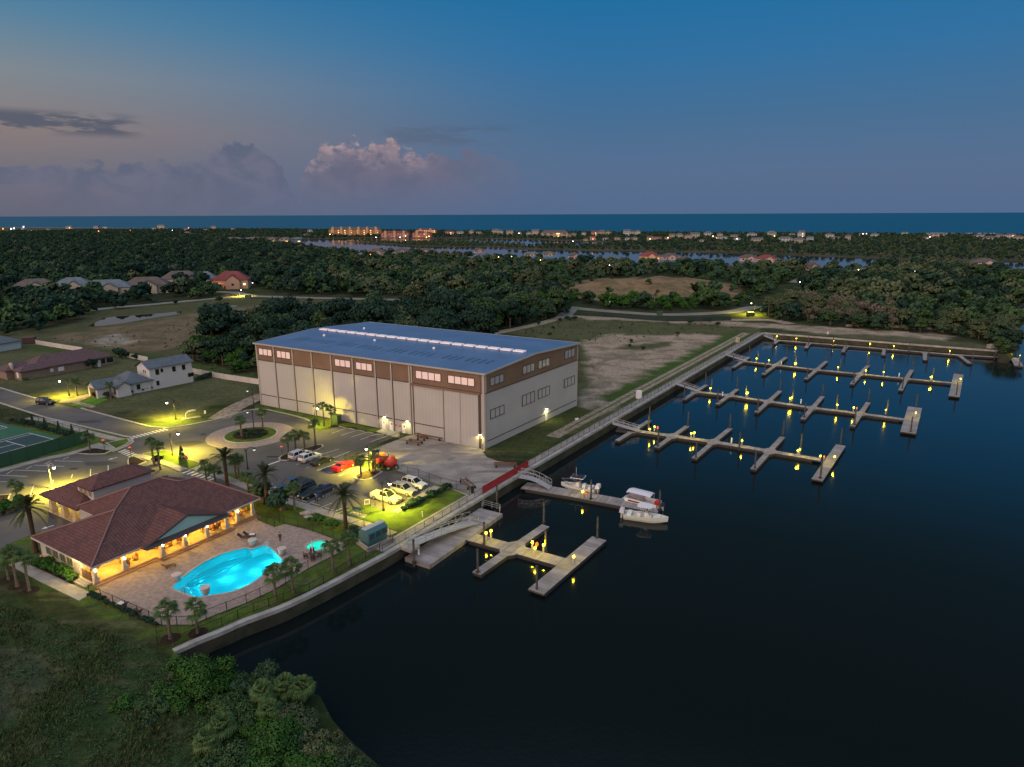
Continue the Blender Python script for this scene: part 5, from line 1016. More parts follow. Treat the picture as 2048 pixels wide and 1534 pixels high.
# ================================================================ POOL DECK
POOLP = smooth_line([c2(x, y) for x, y in [(30, 1040), (110, 962), (250, 862), (400, 792), (560, 752), (600, 760), (640, 748), (692, 733), (740, 748), (790, 795), (840, 852), (800, 868), (720, 930), (600, 1012), (470, 1065), (320, 1092), (212, 1110)]], 4)
SPAC, SPAR = c2(1063, 737), 1.55
DECKP = [c1(700, 1045), c1(640, 1062), c1(880, 1180), c1(1130, 1295), c1(1345, 1295)]+[c2(x, y) for x, y in [(290, 1248), (570, 1138), (760, 1048), (1000, 898), (1262, 765), (1245, 718), (1030, 636), (840, 588), (800, 600), (765, 610), (650, 562)]]+[cw(25.8, 1.4), cw(.6, 1.4)]
def holed(name, outer, holes, z, m, depth=.05):
    P_ = [[Vector((p.x, p.y, 0)) for p in L] for L in [outer]+holes]; tri = tessellate_polygon(P_); V = [Vector((p.x, p.y, z)) for L in P_ for p in L]; b = MB(); b.add(V, [t if (V[t[1]]-V[t[0]]).cross(V[t[2]]-V[t[0]]).z > 0 else t[::-1] for t in tri]); return tag(b.build(name, m), kind='structure')
spac = [Vector((SPAC.x+SPAR*math.cos(t), SPAC.y+SPAR*math.sin(t), 0)) for t in [2*math.pi*i/28 for i in range(28)]]
holed('pool_deck', DECKP, [POOLP, spac], .06, PAVER)
POOLT = mat('pool_plaster', (0.55, 0.80, 0.82), .7); COPE = mat('pool_coping', (.36, .30, .26), .8)
def basin(name, P_, depth, label, cat, wm, surf=-.04, ledge=None):
    c = sum(P_, Vector())/len(P_); r = empty(name, (c.x, c.y, 0)); tag(r, label, cat); Q_ = [p-r.location for p in P_]; b = MB(); n = len(Q_); tri = tessellate_polygon([[Vector((p.x, p.y, 0)) for p in Q_]])
    b.add([Vector((p.x, p.y, -depth)) for p in Q_], [t for t in tri])
    for i in range(n): p, q_ = Q_[i], Q_[(i+1) % n]; b.quad(Vector((p.x, p.y, -depth)), Vector((q_.x, q_.y, -depth)), Vector((q_.x, q_.y, .06)), Vector((p.x, p.y, .06)))
    b.build('basin', POOLT, r); b = MB(); b.add([Vector((p.x, p.y, surf)) for p in Q_], [t if (Q_[t[1]]-Q_[t[0]]).cross(Q_[t[2]]-Q_[t[0]]).z > 0 else t[::-1] for t in tri]); b.build('water_surface', wm, r)
    b = MB(); cop = Q_+[Q_[0]]; o1_ = offset_line(cop, -.28); i1_ = offset_line(cop, .0)
    for i in range(n): b.quad(Vector((i1_[i].x, i1_[i].y, .10)), Vector((i1_[i+1].x, i1_[i+1].y, .10)), Vector((o1_[i+1].x, o1_[i+1].y, .10)), Vector((o1_[i].x, o1_[i].y, .10))); b.quad(Vector((i1_[i].x, i1_[i].y, -.1)), Vector((i1_[i+1].x, i1_[i+1].y, -.1)), Vector((i1_[i+1].x, i1_[i+1].y, .10)), Vector((i1_[i].x, i1_[i].y, .10)))
    b.build('coping', COPE, r); return r
def poolwater(name, tint):
    m = bpy.data.materials.new(name); m.use_nodes = True; t = m.node_tree; t.nodes.clear(); g = N(t); tr = g.n('ShaderNodeBsdfTransparent'); tr.inputs[0].default_value = tint; gl = g.n('ShaderNodeBsdfGlossy'); gl.inputs['Roughness'].default_value = .05
    bm_ = g.n('ShaderNodeBump'); bm_.inputs['Strength'].default_value = .08; bm_.inputs['Distance'].default_value = .1; pos = g.n('ShaderNodeNewGeometry').outputs['Position']; t.links.new(g.noise(pos, 1.8, 3, .6), bm_.inputs['Height']); t.links.new(bm_.outputs[0], gl.inputs['Normal'])
    fr_ = g.n('ShaderNodeFresnel'); fr_.inputs[0].default_value = 1.33; mx = g.n('ShaderNodeMixShader'); t.links.new(fr_.outputs[0], mx.inputs[0]); t.links.new(tr.outputs[0], mx.inputs[1]); t.links.new(gl.outputs[0], mx.inputs[2]); o = g.n('ShaderNodeOutputMaterial'); t.links.new(mx.outputs[0], o.inputs[0]); return m
pool = basin('swimming_pool', POOLP, 1.4, 'glowing turquoise swimming pool in the paved deck', 'pool', poolwater('pool_water_blue', (.05, .74, .86, 1)))
spa = basin('spa_pool', spac, .9, 'small round glowing spa beside the pool', 'spa', poolwater('pool_water_green', (.10, .90, .75, 1)))
for x, y, e in ((735, 800, 90), (560, 965, 80), (195, 1075, 80), (430, 905, 60), (630, 860, 60), (250, 960, 40), (470, 830, 30)): p = c2(x, y); spot((p.x, p.y, -.55), e*1.1, (.42, .95, 1.0), 180, .15, 'pool_light')
spot((SPAC.x, SPAC.y, -.4), 38, (.45, 1, .8), 180, .1, 'pool_light')
b = MB()                                                             # the wide entry steps along the far side
for k_ in range(4):
    p0, p1 = c2(175+12*k_, 948+9*k_)-pool.location, c2(560+14*k_, 772+10*k_)-pool.location; b.beam(p0+Vector((0, 0, -.22-.1*k_)), p1+Vector((0, 0, -.22-.1*k_)), .14, .05)
b.build('pool_steps', POOLT, pool)
def handrail(p, rz, label):
    r = empty('pool_handrail', p, rz); tag(r, label, 'handrail')
    for s_ in (-.3, .3): b = MB(); b.tube([(0, s_, 0), (0, s_, .85), (.25, s_, .95), (.75, s_, .6), (.9, s_, -.3)], .035, 6); b.build('rail', CHR, r)
handrail(c2(130, 1075), 1.0, 'curved chrome handrails at the near corner of the pool'); handrail(c2(725, 745), -1.8, 'chrome handrails at the far end of the pool')
URN = mat('urn_stone', (.33, .27, .23), .8)
for (x, y), lb in (((85, 985), 'round stone planter at the west end of the pool'), ((285, 1075), 'round stone planter on the near edge of the pool'), ((612, 738), 'round stone planter behind the pool, near the loungers'), ((818, 800), 'round stone planter at the east end of the pool')):
    r = empty('stone_planter', c2(x, y)+Vector((0, 0, .06))); tag(r, lb, 'planter', 'round planters round the pool'); b = MB(); b.tube([(0, 0, 0), (0, 0, .3), (0, 0, .85), (0, 0, 1.0)], [.40, .48, .58, .62], 16); b.build('bowl', URN, r, True); b = MB(); b.tube([(0, 0, .9), (0, 0, 1.02)], [.64, .64], 16); b.build('rim', mat('urn_rim', (.45, .38, .33), .8), r)
# loungers and patio furniture
WICK = mat('wicker', (.055, .03, .02), .7); CUSH = mat('towel_white', (.6, .6, .6), .8)
def lounger(p, rz, label, towel=False):
    r = empty('sun_lounger', p, rz); tag(r, label, 'sun lounger', 'loungers on the pool deck'); b = MB(); b.box((-.3, 0, .34), (1.3, .65, .08)); b.build('seat', WICK, r); b = MB(); b.beam((.32, 0, .36), (.85, 0, .85), .65, .08); b.build('backrest', WICK, r)
    for sx in (-.85, .25):
        for sy in (-.26, .26): b = MB(); b.box((sx, sy, .15), (.07, .07, .3)); b.build('leg', WICK, r)
    if towel: b = MB(); b.box((-.45, 0, .40), (.8, .55, .05)); b.build('cushion', CUSH, r)
lounger(c1(1175, 895)+Vector((0, 0, .06)), CANG+math.pi-.3, 'dark wicker lounger alone by the porch steps')
lounger(c2(548, 690)+Vector((0, 0, .06)), CANG+2.2, 'left of the two loungers beyond the pool'); lounger(c2(588, 676)+Vector((0, 0, .06)), CANG+2.2, 'right of the two loungers beyond the pool, with a white towel', True)
lounger(c2(840, 950)+Vector((0, 0, .06)), CANG, 'dark lounger between the pool and the water side fence')
lounger(c1(860, 1165)+Vector((0, 0, .06)), -.5, 'dark lounger with a white towel by the west deck fence', True); lounger(c1(960, 1215)+Vector((0, 0, .06)), -.5, 'dark lounger near the south corner of the deck fence')
def chair(p, rz, label, group='wicker chairs on the porch', m=WICK):
    r = empty('wicker_chair', p, rz); tag(r, label, 'chair', group); b = MB(); b.box((0, 0, .42), (.6, .6, .12)); b.build('seat', m, r); b = MB(); b.box((-.28, 0, .72), (.09, .6, .6)); b.build('backrest', m, r)
    for s_ in (-1, 1): b = MB(); b.box((0, s_*.3, .6), (.55, .07, .06)); b.box((.24, s_*.3, .42), (.06, .07, .36)); b.build('armrest', m, r)
    for sx in (-.24, .24):
        for sy in (-.24, .24): b = MB(); b.box((sx, sy, .18), (.06, .06, .36)); b.build('leg', m, r)
    return r
def table(p, R_t, h, label, name='round_table', m=WICK, group=None):
    r = empty(name, p); tag(r, label, 'table', group); b = MB(); b.tube([(0, 0, h-.05), (0, 0, h)], R_t, 16); b.build('tabletop', m, r); b = MB(); b.tube([(0, 0, 0), (0, 0, h-.05)], .07, 8); b.build('leg', m, r); b = MB(); b.tube([(0, 0, 0), (0, 0, .04)], R_t*.5, 12); b.build('base', m, r); return r
FZ = .42; RAT = mat('rattan_warm', (.20, .08, .03), .7)
for x, y, lb in ((5.9, 2.6, 'first porch bay from the west'), (10.9, 2.4, 'third porch bay, below the gable'), (13.9, 3.0, 'fourth porch bay, left of the party'), (21.6, 3.0, 'porch bay right of the party'), (24.2, 2.6, 'last porch bay at the east corner')):
    table(cw(x, y, FZ), .45, .55, 'low table in the '+lb, group='low tables on the porch')
    for k_, a in enumerate((0, 2.0, 4.1)): chair(cw(x+1.0*math.cos(a), y+1.0*math.sin(a), FZ), CANG+a+math.pi, ('left', 'middle', 'right')[k_]+' wicker chair in the '+lb, m=RAT)
tb = table(c2(1032, 822)+Vector((0, 0, .06)), .6, .74, 'round dark table near the spa, under a folded parasol')
for k_, a in enumerate((.3, 1.9, 3.4, 5.0)): p = c2(1032, 822); chair(p+Vector((math.cos(a)*.95, math.sin(a)*.95, .06)), a+math.pi, ['east', 'north', 'west', 'south'][k_]+' chair at the round table near the spa', 'chairs at the spa table')
r = empty('parasol', c2(1032, 822)+Vector((0, 0, .8))); tag(r, 'pale folded parasol standing in the table near the spa', 'parasol'); b = MB(); b.tube([(0, 0, -.7), (0, 0, 2.0)], .03, 6); b.build('pole', WPOST, r); b = MB(); b.tube([(0, 0, .7), (0, 0, 1.2), (0, 0, 2.0)], [.13, .10, .03], 8); b.build('canopy', CUSH, r)
# ================================================================ PEOPLE
SKIN = mat('skin', (.42, .22, .13), .6); HAIR = mat('hair', (.04, .02, .012), .7)
def figure_mesh(name, J, E_, R):
    """one continuous body grown over a skeleton of joints"""
    me = bpy.data.meshes.new(name); me.from_pydata([Vector(j) for j in J], E_, []); o = bpy.data.objects.new(name, me); COL.objects.link(o); md = o.modifiers.new('s', 'SKIN'); 
    for i, v in enumerate(me.skin_vertices[0].data): v.radius = (R[i], R[i]*.85); v.use_root = (i == 0)
    o.modifiers.new('d', 'SUBSURF').levels = 1; dg = bpy.context.evaluated_depsgraph_get(); out = bpy.data.meshes.new_from_object(o.evaluated_get(dg)); bpy.data.objects.remove(o); return out
def skel(pose):
    s_ = pose == 'sit'; hz = .50 if s_ else .95
    J = [(0, 0, hz), (0, 0, hz+.25), (.01, 0, hz+.45), (.03, 0, hz+.56), (.04, 0, hz+.68), (.045, 0, hz+.79)]; R = [.15, .14, .15, .055, .09, .07]; E_ = [(0, 1), (1, 2), (2, 3), (3, 4), (4, 5)]
    for s in (-1, 1):
        n = len(J); arm = [(.0, s*.19, hz+.46), (.02 if not s_ else .10, s*.25, hz+.20), (.12 if not s_ else .32, s*.22, hz-.02 if not s_ else hz+.20), (.16 if not s_ else .40, s*.2, hz-.09 if not s_ else hz+.24)]
        J += arm; R += [.06, .045, .035, .04]; E_ += [(2, n), (n, n+1), (n+1, n+2), (n+2, n+3)]; n = len(J)
        leg = [(0, s*.09, hz-.03), (.42, s*.13, hz+.0), (.42, s*.13, .08), (.55, s*.13, .04)] if s_ else [(s*.03, s*.09, hz-.08), (s*.14, s*.1, .50), (s*.10, s*.1, .08), (s*.10+.14, s*.11, .04)]
        J += leg; R += [.09, .07, .045, .04]; E_ += [(0, n), (n, n+1), (n+1, n+2), (n+2, n+3)]
    return J, E_, R
FIG = {p: figure_mesh('person_'+p, *skel(p)) for p in ('sit', 'stand')}
def cloth(nm, c): return mat('cloth_'+nm, c, .8)
def person(p, rz, pose, label, top, bottom, hair=HAIR):
    src = FIG[pose]; me = src.copy(); me.materials.clear()
    for m in (SKIN, top, bottom): me.materials.append(m)
    hz = .50 if pose == 'sit' else .95
    for f in me.polygons:
        z = f.center.z; x = f.center.x; y = abs(f.center.y)
        if z > hz+.52: k_ = 0
        elif z > hz+.02 and not (pose == 'sit' and x > .22 and z < hz+.1): k_ = 1 if not (x > .24 and y > .12) else 0
        elif y > .19 and z > .6: k_ = 0
        elif z > .25: k_ = 2
        else: k_ = 0
        f.material_index = k_
    me.polygons.foreach_set('use_smooth', [True]*len(me.polygons)); o = bpy.data.objects.new('person', me); COL.objects.link(o); o.location = p; o.rotation_euler = (0, 0, rz); tag(o, label, 'person')
    b = MB(); b.ball((.02, 0, hz+.76), .115, 10, 6, sc=(1, .95, .95)); b.build('hair', hair, o); return o
BLON = mat('hair_light', (.25, .15, .07), .7)
cl_ = {k_: cloth(k_, v) for k_, v in dict(red=(.5, .03, .03), white=(.6, .58, .55), navy=(.02, .03, .08), black=(.015, .015, .018), pink=(.5, .2, .2), grey=(.2, .2, .2), tan=(.35, .25, .15), orange=(.5, .15, .03), blue=(.06, .12, .3)).items()}
party = [(17.6, 1.5, 'stand', 'white', 'navy', 'person in a white top standing at the front of the porch party'), (18.6, 1.3, 'sit', 'red', 'black', 'person in red seated at the front left of the porch party'), (19.4, 1.5, 'sit', 'grey', 'navy', 'person in grey seated at the front right of the porch party'), (17.3, 2.6, 'stand', 'pink', 'black', 'person in a pink top standing at the left of the porch party'), (18.1, 2.6, 'sit', 'orange', 'navy', 'person in orange seated in the middle of the porch party'), (18.9, 2.9, 'stand', 'red', 'grey', 'person in red standing in the middle of the porch party'), (19.7, 2.6, 'stand', 'tan', 'black', 'person in a tan top standing at the right of the porch party'), (17.5, 3.9, 'stand', 'navy', 'black', 'person in navy standing by the porch wall on the left'), (18.6, 4.1, 'stand', 'white', 'black', 'person in white standing by the porch wall in the middle'), (19.6, 4.0, 'stand', 'black', 'grey', 'person in black standing by the porch wall on the right')]
table(cw(18.5, 2.1, FZ), .5, .74, 'table in the middle of the porch party', m=RAT)
for i, (x, y, ps, a, c, lb) in enumerate(party):
    if ps == 'sit': chair(cw(x, y, FZ), CANG+1.4+i*.3, 'chair under the seated '+lb.split(' seated')[0]+' at the party', m=RAT)
    person(cw(x, y, FZ+(-.02 if ps == 'sit' else 0)), CANG+1.4+i*1.1 if ps != 'sit' else CANG+1.4+i*.3, ps, lb, cl_[a], cl_[c], BLON if i % 3 == 0 else HAIR)
person(c2(806, 720)+Vector((0, 0, .06)), CANG+.8, 'stand', 'person in dark clothes standing on the deck beyond the pool', cl_['black'], cl_['navy'])
r = person(c4(1055, 1200)+Vector((0, 0, .0)), 2.5, 'stand', 'person in dark clothes standing by the motorcycle', cl_['blue'], cl_['black'])
# generator on its walled pad
gp = [c2(x, y) for x, y in [(1330, 715), (1420, 782), (1592, 705), (1480, 640)]]
r = empty('generator_pad', gp[0]); tag(r, 'low pale concrete pad wall round the teal generator', 'pad wall'); P_ = [p-r.location for p in gp]; b = MB(); b.prism([(p.x, p.y) for p in P_], -.1, .2)
for i in (0, 1): b.beam(P_[i]+Vector((0, 0, .3)), P_[i+1]+Vector((0, 0, .3)), .25, .8)
b.build('slab', CONC, r)
ga, gb = c2(1350, 735, .2), c2(1475, 750, .2); gdir = (c2(1520, 700, .2)-c2(1420, 750, .2)).normalized(); gang_ = math.atan2(gdir.y, gdir.x); gc = (gp[0]+gp[1]+gp[2]+gp[3])/4+Vector((0, 0, .2))
r = empty('generator', gc, gang_); tag(r, 'big teal generator housing with a pale top, inside the small fence', 'generator'); b = MB(); b.box((0, 0, .5), (3.6, 2.0, 1.0)); b.build('base_tank', TEAL, r)
b = MB(); b.add([(-1.9, -1.1, 1.0), (1.9, -1.1, 1.0), (1.9, 1.1, 1.0), (-1.9, 1.1, 1.0), (-1.9, -1.1, 2.0), (1.9, -1.1, 2.0), (1.9, 1.1, 2.0), (-1.9, 1.1, 2.0), (-1.9, -.5, 2.5), (1.9, -.5, 2.5), (1.9, .5, 2.5), (-1.9, .5, 2.5)], [(0, 1, 5, 4), (1, 2, 6, 5), (2, 3, 7, 6), (3, 0, 4, 7), (4, 5, 9, 8), (5, 6, 10, 9), (6, 7, 11, 10), (7, 4, 8, 11), (3, 2, 1, 0)]); b.build('housing', TEAL, r); b = MB(); b.box((0, 0, 2.52), (3.8, 1.02, .05)); b.build('top_plate', mat('pale_top', (.42, .42, .38), .6), r)
b = MB(); [b.box((x, -1.12, 1.5), (.9, .05, .8)) for x in (-1.2, 0, 1.2)]; b.build('louvre', mat('teal_dark', (.015, .05, .055), .6), r)
# ================================================================ STREET LAMPS
GLOBE = LAMPM; GLOBE0 = mat('lamp_unlit_glow', (.7, .7, .62), .3, emit=(1, 1, .9), estr=.5); CONCP = mat('pole_concrete', (.35, .33, .30), .8)  # unlit globes carry a faint added glow so they read bright
def lamp(base, topy, head, label, energy, lit=True, m=BLACK, zh=None):
    """base and head are photo pixels; topy the row of the pole's top"""
    bp_ = at(*base); H = height_at(base[0], base[1], topy); H = min(max(H, 4.2), 9.5)
    # the head hangs at the end of the arm: put it at the height where its pixel lies closest to the pole
    best = None
    for zi in range(30, 100):
        z = zi*H/95; h_ = at(head[0], head[1], z); d_ = (Vector((h_.x, h_.y, 0))-Vector((bp_.x, bp_.y, 0))).length
        if best is None or abs(d_-1.3)+abs(z-H*.90)*.6 < best[0]: best = (abs(d_-1.3)+abs(z-H*.90)*.6, h_)
    hp = best[1]; off = Vector((hp.x-bp_.x, hp.y-bp_.y, 0))
    if off.length > 2.4: off = off.normalized()*2.0
    if off.length < .5: off = Vector((.9, 0, 0))
    r = empty('street_lamp', bp_); tag(r, label, 'street lamp', 'lamp posts'); b = MB(); b.tube([(0, 0, 0), (0, 0, .5), (0, 0, .55), (0, 0, H)], [.20, .18, .11, .08], 8); b.build('pole', m, r)
    zz_ = H*.90; b = MB(); b.tube([Vector((0, 0, H*.88)), off*.25+Vector((0, 0, H*1.02)), off*.65+Vector((0, 0, H*1.05)), off*.95+Vector((0, 0, H*1.0)), off+Vector((0, 0, zz_+.28))], .055, 6); b.tube([Vector((0, 0, H*.85)), -off*.25+Vector((0, 0, H*1.0))], .05, 5); b.build('arm', m, r)
    b = MB(); b.tube([off+Vector((0, 0, zz_+.42)), off+Vector((0, 0, zz_+.25)), off+Vector((0, 0, zz_+.05))], [.05, .13, .30], 10); b.build('lamp_shade', m, r)
    b = MB(); b.ball(off+Vector((0, 0, zz_-.05)), .24, 10, 7); b.build('globe', GLOBE if lit else GLOBE0, r, True)
    if lit: o = spot(bp_+off+Vector((0, 0, zz_-.42)), energy*(3.4 if 'barn wall' not in label else .9), YEL, 168 if 'barn wall' not in label else 180, .2); o.name = 'street_lamp_light'
    return r
f3 = lambda x, y: (x/3.938, 620+y/3.938); f4 = lambda x, y: (400+x/4.5125, 740+y/4.5125); f5 = lambda x, y: (700+x/4.5125, 800+y/4.5125)
lamp(f3(547, 675), f3(0, 540)[1], f3(467, 556), 'lit street lamp beside the driveway palm of the white two storey house', 2600)
lamp(f3(1385, 862), f3(0, 708)[1], f3(1313, 730), 'lit street lamp on the dry grass above the crosswalk', 3000)
lamp(f3(1360, 1150), f3(0, 965)[1], f3(1400, 952), 'lit street lamp on the lawn island in the road junction', 3600)
lamp(f3(1952, 1255), f3(0, 1110)[1], f3(2000, 1082), 'unlit street lamp right of the crosswalk, by the date palms', 0, False)
lamp(f3(2000, 770), f3(0, 622)[1], f3(1948, 632), 'unlit street lamp beside the gravel path at the barn corner', 0, False)
lamp(f3(2000, 940), f3(0, 792)[1], f3(1948, 800), 'unlit street lamp in the middle of the roundabout', 0, False)
lamp(f4(1040, 500), f4(0, 318)[1], f4(1060, 335), 'lit street lamp by two palms, throwing palm shadows on the barn wall', 3000)
lamp(f4(1528, 915), f4(0, 708)[1], f4(1502, 722), 'lit street lamp behind the two red machines', 4000)
lamp(f5(302, 1000), f5(0, 740)[1], f5(355, 728), 'lit street lamp beside the white pickup truck', 2300)
lamp((105, 978), 928, (108, 935), 'lit pale concrete lamp post in the angled parking lot behind the clubhouse', 4200, m=CONCP)
lamp((1509, 629), 604, (1503, 604), 'lit street lamp on the far road at the right end of the green screen', 5200)
lamp(tuple(np.add((0, 420), np.array((1632, 588))/3.413)), 420+540/3.413, tuple(np.add((0, 420), np.array((1645, 545))/3.413)), 'lit street lamp at the bend of the field road by the red roofed house', 4200)
lamp((1218, 617), 607, (1219.5, 608), 'small unlit lamp post on the far road, left end of the green screen', 0, False)
# ================================================================ SIGNS, SMALL THINGS
REDS = mat('sign_red', (.50, .02, .02), .5); WSIGN = mat('sign_white', (.7, .7, .7), .5)
def text(s, size, m, parent, loc, rot):
    cu = bpy.data.curves.new('lettering', 'FONT'); cu.body = s; cu.size = size; cu.align_x = 'CENTER'; cu.align_y = 'CENTER'; cu.extrude = .004; o = bpy.data.objects.new('lettering', cu); COL.objects.link(o); dg = bpy.context.evaluated_depsgraph_get(); me = bpy.data.meshes.new_from_object(o.evaluated_get(dg)); bpy.data.objects.remove(o); o = bpy.data.objects.new('lettering', me); COL.objects.link(o); me.materials.append(m); o.parent = parent; o.location = loc; o.rotation_euler = rot
def stop_sign(p, rz, label, H=2.4, kind='stop'):
    r = empty('stop_sign' if kind == 'stop' else 'road_sign', p, rz); tag(r, label, 'sign'); b = MB(); b.tube([(0, 0, 0), (0, 0, H+.4)], .05, 6); b.build('post', BLACK, r)
    P_ = [(.4*math.cos(a), .4*math.sin(a)) for a in [math.pi/8+math.pi/4*i for i in range(8)]]; b = MB(); b.add([(.06, p_[0], H+p_[1]) for p_ in P_]+[(.09, p_[0], H+p_[1]) for p_ in P_], [tuple(range(8))[::-1], tuple(range(8, 16))]+[(i, (i+1) % 8, 8+(i+1) % 8, 8+i) for i in range(8)]); s_ = b.build('plate', REDS if kind == 'stop' else REDS, r)
    if kind == 'stop': text('STOP', .30, WSIGN, r, (.097, 0, H), (math.pi/2, 0, math.pi/2))
    else: b = MB(); b.box((.10, 0, H), (.02, .55, .14)); b.build('bar', WSIGN, r)
RZC = math.atan2(-at(600, 900).y, -at(600, 900).x)
stop_sign(c3(1480, 1250), -1.9, 'red stop sign on the lawn island by the crosswalk')
stop_sign(c3(825, 1108), -1.3, 'red and white round sign left of the clubhouse drive entrance', kind='n'); stop_sign(c3(1035, 1168), -1.3, 'red and white round sign in the bed right of the drive entrance', kind='n')
stop_sign(c4(745, 790), -1.9, 'red and white round sign at the tip of the palm island by the parked cars', kind='n')
def post_box(p, lb, cat, d=(.3, .3, 1.0), m=WPOST, name='post_box'):
    r = empty(name, p, .5); tag(r, lb, cat); b = MB(); b.box((0, 0, d[2]*.5), d); b.build('body', m, r); b = MB(); b.box((0, 0, d[2]+.05), (d[0]*1.1, d[1]*1.1, .1)); b.build('lid', m, r); return r
post_box(d5(1050, 765), 'white plastic utility box pair by the walkway above the middle gangways', 'cabinet', (1.3, .9, 2.0), name='utility_box'); post_box(d5(1748, 370), 'pale utility box by the walkway near the far corner of the harbour', 'cabinet', (1.2, .9, 1.8), PEDW, name='utility_box')
post_box(d5(612, 918), 'small white object on the grass beside the barn', 'marker', (.8, .3, .35), name='marker'); post_box(c3(1615, 815), 'small white marker on the grass near the gravel path', 'marker', (.4, .3, .6), name='marker')
post_box(c5(655, 1058), 'white tube marker on the lawn above the walkway', 'marker', (.12, .12, .9), name='marker')
post_box(d4(768, 92), 'small white sign on the grass behind the far seawall', 'sign', (.9, .2, .9), name='ground_sign'); post_box(d4(1832, 182), 'grey equipment box on the far seawall near its east end', 'cabinet', (3.2, 1.5, 1.2), CONC, name='equipment_box')
SHEDM = mat('shed_tan', (.32, .22, .15), .8)
r = empty('storage_shed', d4(965, 38), .2); tag(r, 'tan storage container at the edge of the wood behind the far seawall', 'shed'); b = MB(); b.box((0, 0, 1.3), (4.2, 2.4, 2.6)); b.build('wall', SHEDM, r); b = MB(); b.box((0, 0, 2.68), (4.4, 2.6, .14)); b.build('roof', mat('shed_roof', (.42, .32, .24), .7), r); b = MB(); b.box((0, -1.23, 1.1), (1.6, .06, 2.0)); b.build('door', mat('shed_door', (.24, .15, .10), .8), r)
def stack(p, rz, d, lb, m=None, name='timber_stack'):
    r = empty(name, p, rz); tag(r, lb, 'stack'); b = MB()
    for k_ in range(3): b.box((0, (k_-1)*d[1]/3, d[2]*.5), (d[0], d[1]/3.6, d[2]))
    b.build('planks', m or SANDY, r); b = MB(); [b.box((x, 0, d[2]+.06), (.2, d[1], .12)) for x in (-d[0]*.35, 0, d[0]*.35)]; b.build('bearer', m or SANDY, r)
stack(d4(1210, 48), -.12, (8, 3, .9), 'pale stacked dock sections on the grass by the wood'); stack(d4(1400, 60), -.12, (9, .9, .5), 'long pale beam lying right of the stacked dock sections'); stack(d4(1360, 82), -.12, (7, 1.2, .4), 'low dark pile in front of the long pale beam', BLACK)
stack(d4(905, 42), .1, (2.2, 1.4, .7), 'small pale pile beside the tan container')
box_thing('dumpster', d5(1838, 180), (3.2, 2.0, 1.7), .3, GRNM, 'dark green dumpster by the lamp on the far road', 'dumpster', GRNM); box_thing('utility_cabinet', d5(1198, 178), (2.6, 1.2, 1.9), 0, GRNM, 'dark green cabinet behind the middle of the screen fence', 'cabinet', GRNM)
box_thing('utility_cabinet', e6(1695, 610), (3.4, 1.8, 2.4), .1, GRNM, 'dark green cabinet by the lamp at the bend of the field road', 'cabinet', GRNM)
# swing bench, bike rack, boulders
def bench_frame(p, rz, lb):
    r = empty('park_bench', p, rz); tag(r, lb, 'bench'); b = MB(); b.box((0, 0, .45), (1.8, .45, .06)); b.build('seat', TEAL, r); b = MB(); b.box((0, .25, .8), (1.8, .06, .45)); b.build('backrest', TEAL, r)
    for s_ in (-.8, .8): b = MB(); b.tube([(s_, -.2, 0), (s_, -.2, .6), (s_, .28, 1.0), (s_, .28, 0)], .04, 5); b.build('leg', BLACK, r)
bench_frame(c4(1415, 1300)+Vector((0, 0, .11)), -.5, 'teal bench on the small slab beside the date palm'); 
r = empty('picnic_frame', c3(1505, 850), .5); tag(r, 'white arched frame on a pale pad on the dry grass below the gravel path', 'frame'); b = MB(); b.box((0, 0, .05), (4.2, 1.3, .1)); b.build('pad', CONC, r)
for y in (-.4, .4): b = MB(); b.tube([(-1.2, y, .1), (-1.1, y, 1.2), (-.6, y, 1.7), (.6, y, 1.9), (1.2, y, 1.8)], .06, 6); b.build('arch', WPOST, r)
for (x, y), lb in (((1560, 1235), 'black bicycle rack on the lit lawn near the white pickup'), ((1508, 1215), 'small white light fitting on the lit lawn near the date palm')):
    r = empty('bicycle_rack', c4(x, y)+Vector((0, 0, .09)), .4); tag(r, lb, 'rack'); b = MB(); b.tube([(-.4, 0, 0), (-.4, 0, .8), (.4, 0, .8), (.4, 0, 0)], .05, 6); b.build('hoop', BLACK if 'black' in lb else WPOST, r); b = MB(); b.box((0, 0, .02), (1.0, .3, .04)); b.build('foot_plate', CONC, r)
ROCK = mat('boulder', (.30, .29, .27), .9, col2=(.18, .17, .16), nscale=1.5)
for i, ((x, y), s_, lb) in enumerate((((1000, 522), .9, 'pale boulder on the lawn left of the small slab'), ((965, 520), .5, 'smaller pale boulder beside the big boulder on the lawn'), ((1000, 545), .6, 'flat pale stone in front of the boulder on the lawn'))):
    p = c2(x, y); me_b = MB(); me_b.ball((0, 0, s_*.3), s_, 9, 6, sc=(1.2, .9, .55 if i < 2 else .2)); me_b.v = [(v[0]*(1+.2*math.sin(v[2]*5+v[1]*3)), v[1]*(1+.2*math.cos(v[0]*4)), v[2]) for v in me_b.v]; o = me_b.build('boulder', ROCK, loc=p+Vector((0, 0, .05))); tag(o, lb, 'boulder')
